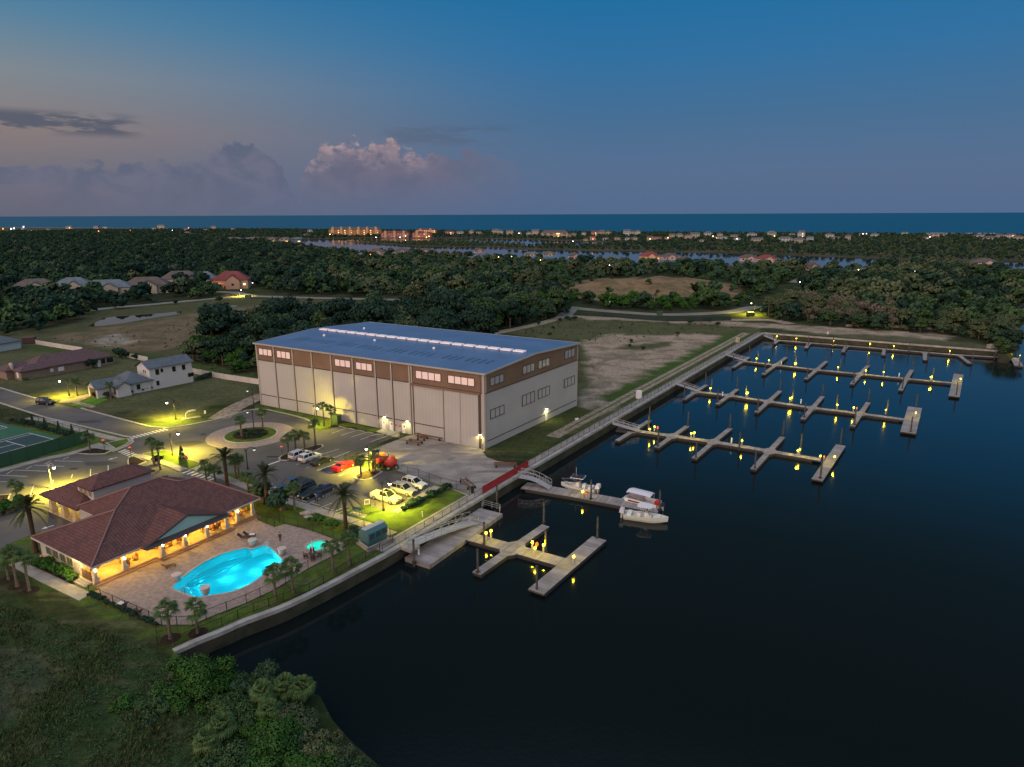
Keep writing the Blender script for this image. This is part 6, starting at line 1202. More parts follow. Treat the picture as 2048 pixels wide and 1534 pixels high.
# boat trestles in the yard
TRES = mat('rusty_steel', (.13, .065, .04), .8)
def trestle(p, q_, w, lb):
    d = q_-p; L = d.length; r = empty('boat_cradle', (p+q_)/2, math.atan2(d.y, d.x)); tag(r, lb, 'cradle', 'steel boat cradles in the yard')
    for s_ in (-1, 1): b = MB(); b.box((0, s_*w/2, .62), (L, .2, .22)); b.build('bunk', TRES, r)
    for x in (-L*.4, L*.4):
        b = MB(); b.box((x, 0, .45), (.14, w+.5, .14)); b.build('crossbar', TRES, r)
        for s_ in (-1, 1): b = MB(); b.box((x, s_*(w/2+.2), .2), (.34, .22, .40)); b.build('foot', BLACK, r)
trestle(c5(520, 385)+Vector((0, 0, .012)), c5(645, 405)+Vector((0, 0, .012)), 1.1, 'rusty boat cradle in front of the barn doors'); trestle(c5(1300, 600), c5(1505, 600), .9, 'long rusty boat cradle near the red fence'); trestle(c5(1020, 730), c5(1105, 810), 1.0, 'steel boat cradle near the lower corner of the yard'); trestle(c5(620, 352), c5(690, 362), 1.0, 'short trailer frame against the barn wall'); trestle(c5(600, 322), c5(840, 368), .5, 'long rusty beam lying along the foot of the barn door')
for i, (x, y, lb) in enumerate(((1105, 845, 'dark steel stand where the yard meets the seawall'),)): post_box(c5(x, y), lb, 'stand', (.5, .3, 1.3), BLACK, 'stand')
# ================================================================ VEHICLES
TYRE = RUB; RIM = mat('wheel_rim', (.45, .45, .46), .35, metal=.7); HL = mat('head_light', (.75, .75, .75), .15, .8); TL = mat('tail_light', (.35, .01, .01), .3)
def paint(nm, c, c2=None): return mat('car_'+nm, c, .28, .7)
def wheel(parent, x, y, r_, s_):
    b = MB(); n = 14; V = []; 
    for yy, rr_ in ((-.11, r_*.8), (-.11, r_), (.11, r_), (.11, r_*.8)):
        V += [(x+rr_*math.cos(2*math.pi*j/n), y+yy, r_+rr_*math.sin(2*math.pi*j/n)) for j in range(n)]
    b.add(V, [(i*n+j, i*n+(j+1) % n, (i+1)*n+(j+1) % n, (i+1)*n+j) for i in range(3) for j in range(n)]+[tuple(range(n)), tuple(3*n+j for j in range(n))[::-1]]); w = b.build('wheel', TYRE, parent)
    b = MB(); yy = y+s_*.115; b.add([(x, yy+.012*s_, r_)]+[(x+r_*.62*math.cos(2*math.pi*j/n), yy, r_+r_*.62*math.sin(2*math.pi*j/n)) for j in range(n)], [(0, 1+j, 1+(j+1) % n) for j in range(n)]); b.build('rim', RIM, w)
PROF = {  # x along the length (0 tail .. 1 nose), belt height, roof height; shares of L and H
 'suv': dict(L=4.9, W=1.95, H=1.78, belt=[(0, .50), (.02, .60), (.10, .62), (.68, .61), (.80, .56), (.95, .50), (.99, .42), (1, .30)], cab=[(.03, .10, .60), (.10, .965), (.30, 1.0), (.52, .985), (.70, .62)], cabx=(.03, .09, .30, .53, .70), wh=(.19, .80, .38)),
 'sedan': dict(L=4.8, W=1.85, H=1.45, belt=[(0, .55), (.03, .66), (.20, .67), (.68, .63), (.82, .58), (.95, .52), (.99, .42), (1, .30)], cabx=(.12, .26, .38, .52, .70), wh=(.19, .80, .34)),
 'coupe': dict(L=4.9, W=1.92, H=1.36, belt=[(0, .62), (.04, .72), (.16, .73), (.62, .68), (.84, .62), (.96, .56), (.99, .46), (1, .32)], cabx=(.14, .30, .38, .47, .62), wh=(.19, .81, .36)),
 'pickup': dict(L=5.9, W=2.0, H=1.92, belt=[(0, .55), (.01, .60), (.36, .60), (.70, .60), (.80, .58), (.96, .55), (.99, .46), (1, .30)], cabx=(.36, .385, .48, .60, .73), wh=(.18, .80, .42))}
def vehicle(kind, pm, p, nose, label, name='parked_car', rack=False, bed=None, glassroof=False, cat='car', grp='parked vehicles'):
    K = PROF[kind]; L, Wd, H = K['L'], K['W'], K['H']; d = nose-p; r = empty(name, p, math.atan2(d.y, d.x)); tag(r, label, cat, grp); X_ = lambda t: -L/2+L*t
    zb = .26; prof = K['belt']; b = MB(); V = []
    for t_, hb in prof:
        z = hb*H; tp_ = 1-(.06 if t_ < .03 else 0)-(max(0, t_-.88)*1.6)-(max(0, .06-t_)*1.2); hw = Wd/2*tp_; x = X_(t_); V += [(x, -hw*.93, zb), (x, -hw, zb+(z-zb)*.45), (x, -hw*.97, z-.06), (x, -hw*.86, z), (x, hw*.86, z), (x, hw*.97, z-.06), (x, hw, zb+(z-zb)*.45), (x, hw*.93, zb)]
    n = len(prof); b.add(V, [(i*8+j, (i+1)*8+j, (i+1)*8+(j+1) % 8, i*8+(j+1) % 8) for i in range(n-1) for j in range(8)]+[tuple(range(8)), tuple((n-1)*8+j for j in range(8))[::-1]]); b.build('body', pm, r)
    cx = K['cabx']; zr = H; zbelt = np.interp(.5, [q_[0] for q_ in prof], [q_[1] for q_ in prof])*H-.01; hb_, ht = Wd/2*.87, Wd/2*.70; b = MB()
    low = [(X_(cx[0]), -hb_, zbelt), (X_(cx[0]), hb_, zbelt), (X_(cx[4]), hb_*.97, zbelt-.01), (X_(cx[4]), -hb_*.97, zbelt-.01)]; up_ = [(X_(cx[1]), -ht, zr-.07), (X_(cx[1]), ht, zr-.07), (X_(cx[3]), ht, zr-.07), (X_(cx[3]), -ht, zr-.07)]
    b.add(low+up_, [(0, 1, 5, 4), (1, 2, 6, 5), (2, 3, 7, 6), (3, 0, 4, 7)]); b.build('windows', GLS, r)
    b = MB(); b.add([(X_(cx[1])-.06, -ht-.02, zr-.075), (X_(cx[1])-.06, ht+.02, zr-.075), (X_(cx[3])+.05, ht+.02, zr-.075), (X_(cx[3])+.05, -ht-.02, zr-.075), (X_(cx[1])+.08, -ht*.9, zr), (X_(cx[1])+.08, ht*.9, zr), (X_(cx[3])-.12, ht*.9, zr), (X_(cx[3])-.12, -ht*.9, zr)], [(0, 3, 2, 1), (4, 7, 6, 5)[::-1], (0, 1, 5, 4), (1, 2, 6, 5), (2, 3, 7, 6), (3, 0, 4, 7)]); b.build('roof', pm, r)
    for s_ in (-1, 1):                                               # pillars
        b = MB()
        for t_ in ((0, 1), (.52, .50), (4, 3)) if kind != 'coupe' else ((0, 1), (4, 3)):
            xa, xb = (X_(cx[t_[0]]), X_(cx[t_[1]])) if isinstance(t_[0], int) else (X_(t_[0]), X_(t_[1])); b.beam((xa, s_*(hb_+.005), zbelt), (xb, s_*(ht+.01), zr-.06), .06, .09)
        b.beam((X_(.30 if kind != 'pickup' else .52), s_*(hb_+.005), zbelt), (X_(.30 if kind != 'pickup' else .52), s_*(ht+.01), zr-.06), .05, .12); b.build('pillar', pm, r)
        b = MB(); b.box((X_(.985), s_*Wd*.36, H*.42), (.10, .34, .14)); b.build('headlight', HL, r); b = MB(); b.box((X_(.006), s_*Wd*.38, H*.48), (.08, .22, .26)); b.build('tail_light', TL, r)
        b = MB(); b.box((X_(cx[4]-.03), s_*(Wd/2+.08), zbelt+.05), (.14, .16, .12)); b.build('wing_mirror', pm, r)
    wx0, wx1, wr = K['wh']
    for t_ in (wx0, wx1):
        for s_ in (-1, 1): wheel(r, X_(t_), s_*(Wd/2-.10), wr*.92, s_)
    b = MB(); b.box((X_(.995), 0, H*.26), (.14, Wd*.82, .2)); b.box((X_(0.0), 0, H*.26), (.14, Wd*.85, .2)); b.build('bumper', BLACK if kind != 'coupe' else pm, r)
    b = MB(); b.box((X_(.992), 0, H*.40), (.08, Wd*.42, .18)); b.build('grille', BLACK, r)
    if rack:
        for s_ in (-1, 1): b = MB(); b.beam((X_(cx[1]+.03), s_*ht*.85, zr+.06), (X_(cx[3]-.03), s_*ht*.85, zr+.06), .05, .05); b.build('roof_rail', BLACK, r)
    if glassroof: b = MB(); b.box((X_((cx[2]+cx[3])/2), 0, zr+.004), (L*.16, ht*1.3, .02)); b.build('sunroof', GLS, r)
    if kind == 'pickup': b = MB(); b.box((X_(.185), 0, .60*H+.03), (L*.33, Wd*.80, .05)); b.build('bed_cover', bed or BLACK, r)
    return r
WP = paint('white', (.62, .62, .60)); CRM = paint('cream', (.62, .60, .42)); SILV = paint('silver', (.30, .31, .33)); BLK = paint('black', (.012, .013, .015)); DGRN = paint('dark_green', (.012, .02, .018)); REDC = paint('red', (.62, .01, .015)); BLUP = paint('blue', (.04, .075, .14)); DBL = paint('dark_blue', (.012, .018, .06)); LS = paint('pale_silver', (.45, .45, .48))
up4 = c4(1215, 790)-c4(1060, 850); bayd = (c4(1450, 872)-c4(1250, 958)).normalized()*3
vehicle('suv', LS, c4(905, 790), c4(905, 790)+bayd, 'silver SUV parked first in the row, beside the palm island'); vehicle('suv', WP, c4(993, 812), c4(993, 812)+bayd, 'white SUV parked between the silver SUV and the black car', glassroof=True); vehicle('sedan', DGRN, c4(1100, 840), c4(1100, 840)+bayd, 'black hatchback parked third in the row')
vehicle('coupe', REDC, c4(1300, 888), c4(1300, 888)+bayd, 'bright red sports coupe parked alone')
bay2 = (c4(760, 1085)-c4(655, 1125)).normalized()*3
vehicle('pickup', BLUP, c4(830, 1062), c4(830, 1062)-bay2, 'blue pickup truck with black bed cover, parked behind the date palms'); vehicle('suv', BLK, c4(925, 1095), c4(925, 1095)-bay2, 'black SUV half hidden behind the palm trunk'); vehicle('sedan', DGRN, c4(1008, 1135), c4(1008, 1135)-bay2, 'dark sedan right of the black SUV'); 
r = empty('motorcycle', c4(1080, 1165)+Vector((0, 0, 0)), math.atan2(-bay2.y, -bay2.x)); tag(r, 'dark motorcycle parked right of the dark sedan', 'motorcycle')
for x in (-.7, .7): wheel(r, x, 0, .33, 1)
b = MB(); b.tube([(-.7, 0, .45), (-.4, 0, .75), (.2, 0, .85), (.55, 0, .8), (.7, 0, .35)], [.08, .16, .2, .1, .05], 8); b.build('body', DBL, r); b = MB(); b.tube([(.45, -.38, 1.05), (.5, 0, 1.0), (.45, .38, 1.05)], .03, 6); b.build('handlebar', BLACK, r); b = MB(); b.box((-.3, 0, .86), (.7, .3, .1)); b.build('seat', BLACK, r)
vehicle('sedan', DBL, c4(1075, 1120)+bay2*.33, c4(1075, 1120)-bay2, 'dark blue car behind the motorcycle')
pk = c5(330, 905); nd = c5(430, 935)-c5(230, 880)
row3 = (c5(690, 800)-c5(480, 730)); 
vehicle('pickup', CRM, c5(325, 905), c5(325, 905)+nd, 'cream white pickup truck with sunroof under the lit lamp', bed=CRM, glassroof=True); vehicle('suv', SILV, c5(487, 838), c5(487, 838)+nd, 'silver SUV between the cream pickup and the white SUV', rack=True); vehicle('suv', WP, c5(582, 782), c5(582, 782)+nd, 'white SUV with roof rails next to the yard fence', rack=True)
vehicle('suv', BLK, c3(362, 742), c3(440, 748), 'black SUV driving on the road past the driveway', 'moving_car'); vehicle('sedan', BLK, c3(30, 520), c3(80, 500), 'dark car at the left edge by the maroon roofed house')
# two red yard machines with long forks
def machine(p, rz, lb):
    r = empty('yard_forklift', p, rz); tag(r, lb, 'forklift', 'red yard machines'); b = MB(); b.ball((0, 0, 1.35), 1.15, 14, 9, sc=(1.15, .95, .85)); b.build('body', mat('red_machine', (.62, .06, .02), .35, .6, col2=(.45, .03, .015), nscale=1.2), r, True)
    b = MB(); b.box((.35, 0, 2.35), (.9, .9, .5)); b.build('engine_cover', mat('orange_part', (.60, .16, .03), .5), r); b = MB(); b.tube([(-.3, .4, 2.1), (-.3, .4, 2.9)], .07, 6); b.build('exhaust', BLACK, r)
    for s_ in (-1, 1):
        for x in (-.8, .8): wheel(r, x, s_*.95, .5, s_)
    return r
machine(c5(283, 592), .4, 'red machine on the left of the pair by the lamp'); machine(c5(372, 618), .4, 'red machine on the right of the pair by the fence')
r = empty('gantry', c5(222, 640), 0); tag(r, 'dark timber gantry with long level beams beside the red machines', 'gantry'); P0 = r.location
for x, y in ((212, 628), (232, 652)):
    p = c5(x, y)-P0; b = MB(); b.beam(p, p+Vector((0, 0, 4.0)), .28, .28); b.build('post', TRES, r)
for z, (xa, ya), (xb, yb) in ((3.4, (110, 520), (345, 515)), (2.9, (110, 545), (330, 540)), (3.9, (215, 510), (345, 512))):
    p, q_ = c5(xa, ya, z)-P0, c5(xb, yb, z)-P0; b = MB(); b.beam(p, q_, .14, .22); b.build('beam', TRES, r)
# ================================================================ HOUSES
def house(name, p, rz, blocks, label, wm, rm, cat='house', group=None, wins=(), doors=(), lit=None, hgt=3.0, extra=None):
    """blocks: (x0, y0, x1, y1, wall height, roof rise, 'hip' or 'gable x' or 'gable y')"""
    r = empty(name, p, rz); tag(r, label, cat, group)
    for i, (x0, y0, x1, y1, h, rise, kind) in enumerate(blocks):
        b = MB(); b.prism([(x0, y0), (x1, y0), (x1, y1), (x0, y1)], -.3, h)
        if kind == 'gable x': b.add([(x0, y0, h), (x0, y1, h), (x0, (y0+y1)/2, h+rise*.92), (x1, y0, h), (x1, y1, h), (x1, (y0+y1)/2, h+rise*.92)], [(0, 2, 1), (3, 4, 5)])
        if kind == 'gable y': b.add([(x0, y0, h), (x1, y0, h), ((x0+x1)/2, y0, h+rise*.92), (x0, y1, h), (x1, y1, h), ((x0+x1)/2, y1, h+rise*.92)], [(0, 1, 2), (3, 5, 4)])
        b.build('wall', wm, r)
        if kind == 'hip': hipr('roof', x0, y0, x1, y1, h+.02*i, h+rise, rm, r)
        elif kind == 'flat': b = MB(); b.box(((x0+x1)/2, (y0+y1)/2, h+.15), (x1-x0+.6, y1-y0+.6, .3)); b.build('roof', rm, r)
        else:
            ov = .5; b = MB()
            for dz in (0.03+.01*i, -.12):
                if kind == 'gable x': ym = (y0+y1)/2; k_ = rise/(ym-y0); b.quad((x0-ov, y0-ov, h-k_*ov+dz), (x1+ov, y0-ov, h-k_*ov+dz), (x1+ov, ym, h+rise+dz), (x0-ov, ym, h+rise+dz)); b.quad((x1+ov, y1+ov, h-k_*ov+dz), (x0-ov, y1+ov, h-k_*ov+dz), (x0-ov, ym, h+rise+dz), (x1+ov, ym, h+rise+dz))
                else: xm = (x0+x1)/2; k_ = rise/(xm-x0); b.quad((x0-ov, y1+ov, h-k_*ov+dz), (x0-ov, y0-ov, h-k_*ov+dz), (xm, y0-ov, h+rise+dz), (xm, y1+ov, h+rise+dz)); b.quad((x1+ov, y0-ov, h-k_*ov+dz), (x1+ov, y1+ov, h-k_*ov+dz), (xm, y1+ov, h+rise+dz), (xm, y0-ov, h+rise+dz))
            b.build('roof', rm, r)
    for (x, y, z, w, h, ax, m) in wins:                                # ax: the wall's normal axis
        b = MB(); s_ = (w+.2, .10, h+.2) if ax == 'y' else (.10, w+.2, h+.2); b.box((x, y, z), s_); f = b.build('window', STUC, r); b = MB(); s_ = (w, .16, h) if ax == 'y' else (.16, w, h); b.box((x, y, z), s_); b.build('pane', m, f)
    for (x, y, w, h, ax, m) in doors: b = MB(); s_ = (w, .12, h) if ax == 'y' else (.12, w, h); b.box((x, y, h/2), s_); b.build('door', m, r)
    return r
BROWNR = mat('maroon_roof', (.085, .045, .055), .75, col2=(.07, .035, .04), nscale=.6, extra=tilex); SLATE = mat('slate_roof', (.085, .105, .125), .7, col2=(.06, .075, .09), nscale=.8, extra=lambda g, c, v: c); STONEW = mat('stone_wall', (.22, .16, .12), .85, col2=(.16, .12, .09), nscale=1.5); WHW = mat('white_stucco', (.46, .47, .48), .85); DG = GLS; GREYR = mat('grey_roof', (.10, .11, .115), .8, col2=(.07, .08, .085), nscale=.4); PINKW = mat('pink_stucco', (.46, .34, .31), .85); BRR = mat('brown_roof', (.10, .075, .065), .8, col2=(.07, .055, .05), nscale=.4); REDR = mat('red_roof', (.19, .035, .03), .8, col2=(.14, .03, .025), nscale=.4); CREAMW = mat('cream_wall', (.38, .34, .28), .85); GBLUE = mat('greyblue_roof', (.11, .14, .16), .8, col2=(.08, .10, .12), nscale=.4); LITW = mat('lit_window', (1, .8, .5), .5, emit=(1.0, .6, .25), estr=1.3); LITO = mat('lit_orange', (1, .5, .2), .5, emit=(1.0, .36, .08), estr=1.0)
# white two storey house: long side faces the camera's right
w0, w1 = c3(995, 672), c3(1525, 565); wd = (w1-w0).normalized(); wang = math.atan2(wd.y, wd.x); WL = (w1-w0).length; print('white house', WL, math.degrees(wang))
house('white_house', w0, wang, [(WL*.36, 0, WL, 7.0, 6.4, 1.6, 'gable x'), (0, 0, WL*.37, 9.0, 3.0, 2.6, 'hip'), (-6.2, 2.5, .3, 8.0, 2.9, 1.6, 'gable x'), (-2.5, -1.0, 1.0, 3.4, 2.9, 1.3, 'gable y')], 'white two storey house with slate blue roofs beside the dry grass', WHW, SLATE,
      wins=[(WL*.47, 0, 4.9, 1.0, 1.6, 'y', DG), (WL*.54, 0, 5.1, .7, 1.0, 'y', DG), (WL*.72, 0, 4.9, 1.0, 1.5, 'y', DG), (WL*.87, 0, 4.9, 1.0, 1.5, 'y', DG), (WL*.46, 0, 1.7, .8, 1.3, 'y', DG), (WL*.97, 0, 2.3, 1.8, 1.1, 'y', DG), (WL*.18, 0, 1.7, 1.0, 1.4, 'y', DG), (WL*.36, 2.2, 5.1, .4, .8, 'x', DG), (WL*.36, 3.2, 5.1, .4, .8, 'x', DG), (-2.5, .6, 1.6, 1.2, 1.6, 'x', DG)], doors=[(-6.2, 5.2, 3.6, 2.5, 'x', DOORM)])
m0, m1 = c3(265, 540), c3(900, 425); md = (m1-m0).normalized(); ML = (m1-m0).length; mang = math.atan2(md.y, md.x); print('maroon', ML)
house('maroon_roofed_house', m0, mang, [(0, 0, ML, 10.5, 2.9, 2.9, 'hip'), (-3.2, -.2, 3.5, 4.2, 2.8, 1.4, 'hip'), (-5.0, 4.8, 3.5, 10.5, 2.8, 1.8, 'hip')], 'low house with a long maroon tiled roof and brown walls', STONEW, BROWNR, wins=[(ML*.22, 0, 1.6, .8, .9, 'y', CUSH), (ML*.33, 0, 1.5, 1.6, 1.2, 'y', CUSH), (ML*.75, 0, 1.6, 1.2, 1.3, 'y', DG), (ML*.86, 0, 1.6, 1.4, 1.6, 'y', DG), (ML*.95, 0, 1.6, 2.2, 1.6, 'y', DG), (-3.2, 2.0, 1.5, 1.2, 1.6, 'x', CUSH)], doors=[(ML*.80, 0, 1.0, 2.1, 'y', CUSH)])
r = bpy.data.objects['maroon_roofed_house']; b = MB(); b.box((-3.3, 5.2, 3.4), (.5, 1.7, 1.4)); b.tube([(-3.55, 5.2, 4.1), (-3.05, 5.2, 4.1)], .85, 12); b.build('arched_parapet', CREAMW, r)
h0, h1 = c3(-120, 350), c3(170, 300); hd_ = (h1-h0).normalized(); house('grey_house', h0, math.atan2(hd_.y, hd_.x), [(0, 0, (h1-h0).length, 9, 3, 2.4, 'hip'), (-6, 3, 6, 12, 3, 2.6, 'hip')], 'pale blue walled house with a slate roof at the left edge', mat('pale_blue_wall', (.36, .42, .44), .85), SLATE, wins=[((h1-h0).length*.3, 0, 1.6, 1.2, 1.3, 'y', DG)])
box_thing('garden_shed', c3(235, 262), (4, 3, 2.4), .4, DOORM, 'dark shed beside the pale blue walled house', 'shed', BROWNR)
# mid distance houses, from photo pixels of roof apex and eaves
def mid_house(xc, yb, wpx, hpx, label, wm, rm, kind='hip', lit=None, depth=None, cr=lambda x, y: at(x, y), group='houses among the trees', rz=None):
    p = cr(xc, yb); D = p.length; w = wpx/F*D; h = hpx/F*D; eave = max(2.6, h*.52); d = depth or max(9.0, min(14, w*.7)); a = rz if rz is not None else math.atan2(p.x, p.y)*-.5
    r = house('house', (p.x, p.y+d/2, 0), a, [(-w/2, -d/2, w/2, d/2, eave, max(1.6, h*.46), kind), (-w*.1, -d/2-2.2, w*.28, -d/2+3, eave*.98, max(1.2, h*.3), 'gable y' if kind == 'hip' else kind)], label, wm, rm, group=group, wins=[(-w*.32, -d/2, eave*.5, 1.8, 1.3, 'y', lit or DG), (w*.40, -d/2, eave*.5, 1.6, 1.3, 'y', lit or DG), (w*.09, -d/2-2.2, eave*.5, 1.6, 1.3, 'y', DG)], doors=[(-w*.16, -d/2, 1.1, 2.2, 'y', DOORM)])
    return p
MIDH = [(60, 588, 62, 24, 'brown roofed house farthest left, sunk among the trees', CREAMW, BRR, None), (137, 587, 58, 26, 'grey green roofed house second from the left among the trees', CREAMW, GBLUE, None), (205, 591, 78, 26, 'blue grey roofed house with a pale columned porch', CREAMW, GBLUE, None), (285, 587, 74, 28, 'brown hipped house with a dark screened porch', CREAMW, BRR, None), (355, 574, 66, 28, 'pink walled house with a brown roof and white gable', PINKW, BRR, None), (405, 572, 40, 26, 'slate roofed house between the pink house and the red roofed house', CREAMW, GBLUE, None), (457, 578, 62, 32, 'red roofed house lit by the lamp at the road bend', mat('orange_stucco', (.42, .28, .2), .85), REDR, LITW)]
CLEAR = []
for x, y, w, h, lb, wm, rm, lit in MIDH: CLEAR.append((mid_house(x, y, w, h, lb, wm, rm, lit=lit), w/F*450*.75+3))
p = e6(1560, 575); spot((p.x, p.y-2, 2.5), 500, (1, .6, .1), 180, .2); p = e6(1505, 540); spot((p.x, p.y-4, 3), 250, (1, .25, .06), 180, .2)
RIVH = [(752, 512, 34, 14, 'pink walled house with a grey brown hip roof before the first lagoon arm', PINKW, BRR, None), (725, 514, 26, 9, 'small pale roofed house left of the pink walled house', CREAMW, GBLUE, None), (802, 507, 30, 10, 'dark roofed house among trees right of the pink walled house', CREAMW, BRR, None), (848, 507, 28, 10, 'brown roofed house by the lagoon, in line with the condominium', CREAMW, BRR, None), (955, 522, 26, 13, 'pale grey pyramid roofed house deep in the wood', CREAMW, GBLUE, None), (958, 505, 20, 9, 'small brown house just behind the pale pyramid roof', PINKW, BRR, None), (1062, 512, 26, 8, 'low slate house by the lagoon', CREAMW, GBLUE, None), (1098, 512, 26, 9, 'dark slate house by the lagoon, right of the low one', CREAMW, GREYR, None), (1150, 518, 26, 12, 'brick coloured house with pale gable by the lagoon', PINKW, BRR, None), (1222, 523, 24, 11, 'pale gabled house left of the lit red roofed house', CREAMW, GREYR, None), (1301, 522, 38, 18, 'big red roofed house with orange lit windows by the lagoon', mat('lit_stucco', (.5, .33, .2), .85), REDR, LITO), (1342, 519, 34, 12, 'brown roofed house right of the lit red roofed house', PINKW, BRR, None), (1372, 522, 20, 9, 'small brown house by the lagoon with pale wall', CREAMW, BRR, None), (1500, 522, 32, 12, 'brown red roofed house by the lagoon with gabled front', PINKW, BRR, None), (1537, 525, 36, 14, 'clay red hip roofed house by the lagoon', PINKW, REDR, None), (1582, 529, 22, 8, 'small white gabled house in the trees by the lagoon', WHW, GREYR, None), (1627, 541, 26, 16, 'tan house with a dark garage door at the end of the road', CREAMW, BRR, None), (1688, 550, 34, 11, 'grey roofed house hidden in the right hand wood', CREAMW, GREYR, None), (1738, 554, 44, 15, 'big grey brown hipped roof rising from the right hand wood', CREAMW, GREYR, None), (1928, 532, 16, 9, 'small grey house by the lagoon on the right', CREAMW, GREYR, None), (1977, 534, 38, 14, 'brown pink hipped house by the lagoon at the right', PINKW, BRR, None)]
for x, y, w, h, lb, wm, rm, lit in RIVH: CLEAR.append((mid_house(x, y, w, h, lb, wm, rm, lit=lit, group='houses along the lagoon'), w/F*750*.6+4))
p = at(1300, 524); spot((p.x, p.y-6, 3), 1400, (1, .55, .1), 180, .3)
# ================================================================ FAR SHORE
def far_block(name, x0, x1, yb, yt, label, wm, rm, cat='building', floors=1, wins=None, gables=0, depth=14, group=None, kind='hip', every=None, roofs=.3):
    p0, p1 = at(x0, yb), at(x1, yb); c = (p0+p1)/2; D = c.y; w = (p1-p0).length; h = (yb-yt)/F*D; rise = h*roofs; r = empty(name, (c.x, c.y+depth/2, -1.2), math.atan2((p1-p0).y, (p1-p0).x)); tag(r, label, cat, group); b = MB(); b.box((0, 0, (h-rise)/2), (w, depth, h-rise)); b.build('wall', wm, r)
    if kind == 'hip': hipr('roof', -w/2, -depth/2, w/2, depth/2, h-rise, h, rm, r, .6)
    elif kind == 'flat': b = MB(); b.box((0, 0, h-rise*.5), (w+1, depth+1, rise)); b.build('roof', rm, r)
    else: b = MB(); b.add([(-w/2-.5, -depth/2-.5, h-rise), (w/2+.5, -depth/2-.5, h-rise), (w/2+.5, depth/2+.5, h-rise), (-w/2-.5, depth/2+.5, h-rise), (-w/2-.5, 0, h), (w/2+.5, 0, h)], [(0, 1, 5, 4), (2, 3, 4, 5), (0, 4, 3), (1, 2, 5)]); b.build('roof', rm, r)
    for g_ in range(gables):
        x = -w/2+w*(g_+.5)/gables; b = MB(); gw = w/gables*.13; b.box((x, -depth/2-.8, (h-rise*.3)/2), (gw*2, 1.6, h-rise*.3)); b.add([(x-gw-.4, -depth/2-1.7, h-rise*.3), (x+gw+.4, -depth/2-1.7, h-rise*.3), (x, -depth/2-1.7, h+rise*.35)], [(0, 1, 2)]); b.build('gable_bay', mat('gable_cream', (.45, .30, .18), .8), r)
    n = every or max(2, int(w/7)); fl = (h-rise)/floors
    for f_ in range(floors):
        for i in range(n):
            if wins is None: m = DG
            else: m = wins[(i*7+f_*3) % len(wins)]
            x = -w/2+w*(i+.5)/n; b = MB(); b.box((x, -depth/2-.06, fl*(f_+.5)), (w/n*.45, .12, fl*.42)); b.build('window', m, r)
    return r
ORW = mat('condo_wall', (.20, .09, .045), .8); DKW = mat('dark_window', (.02, .02, .025), .3); OREM = mat('condo_lit_wall', (.36, .15, .05), .8, emit=(1.0, .30, .05), estr=.03)  # warm light on the condominium walls put in as colour and faint glow
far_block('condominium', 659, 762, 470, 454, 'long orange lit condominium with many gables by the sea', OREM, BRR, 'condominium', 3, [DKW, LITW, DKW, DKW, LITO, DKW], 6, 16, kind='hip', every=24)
far_block('condominium', 763, 818, 474, 461.5, 'red brown condominium right of the long one, by the water', mat('condo_red_glow', (.26, .12, .10), .8, emit=(1, .25, .12), estr=.02), REDR, 'condominium', 2, [PINKW, DKW, DKW, PINKW], 3, 16, every=12)  # faint wall emission stands in for light falling on it
far_block('condominium', 826, 862, 474, 461.5, 'red condominium by the water with pale lit windows', mat('condo_red_glow2', (.34, .11, .08), .8, emit=(1, .25, .12), estr=.03), REDR, 'condominium', 2, [PINKW, LITO, DKW, PINKW], 2, 16, every=10)  # this red wall also glows slightly in place of light on it
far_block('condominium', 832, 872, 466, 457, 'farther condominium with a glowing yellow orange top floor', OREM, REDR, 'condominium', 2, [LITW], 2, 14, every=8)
TANW = mat('tan_wall', (.34, .27, .19), .8); BRD = mat('tan_roof', (.11, .095, .085), .8)
for i, (x0, x1) in enumerate(((450, 482), (488, 520), (532, 551), (560, 578), (583, 604))): far_block('apartment_building', x0, x1, 483, 473.5, ['leftmost', 'second', 'third', 'fourth', 'last and bluish'][i]+' of the five tan apartment blocks above the wood', TANW if i < 4 else GBLUE, BRD if i < 4 else GBLUE, 'apartment block', 2, [DKW, PINKW, LITW, DKW, PINKW], 0, 14, 'tan apartment blocks')
ADJ = [('white', WHW), ('cream', CREAMW), ('pink', PINKW), ('pale blue', mat('pale_blue_wall', (.3, .4, .4), .8)), ('tan', TANW)]
RN = [('grey', GREYR), ('brown', BRR), ('slate', GBLUE), ('red', REDR), ('grey', GREYR)]
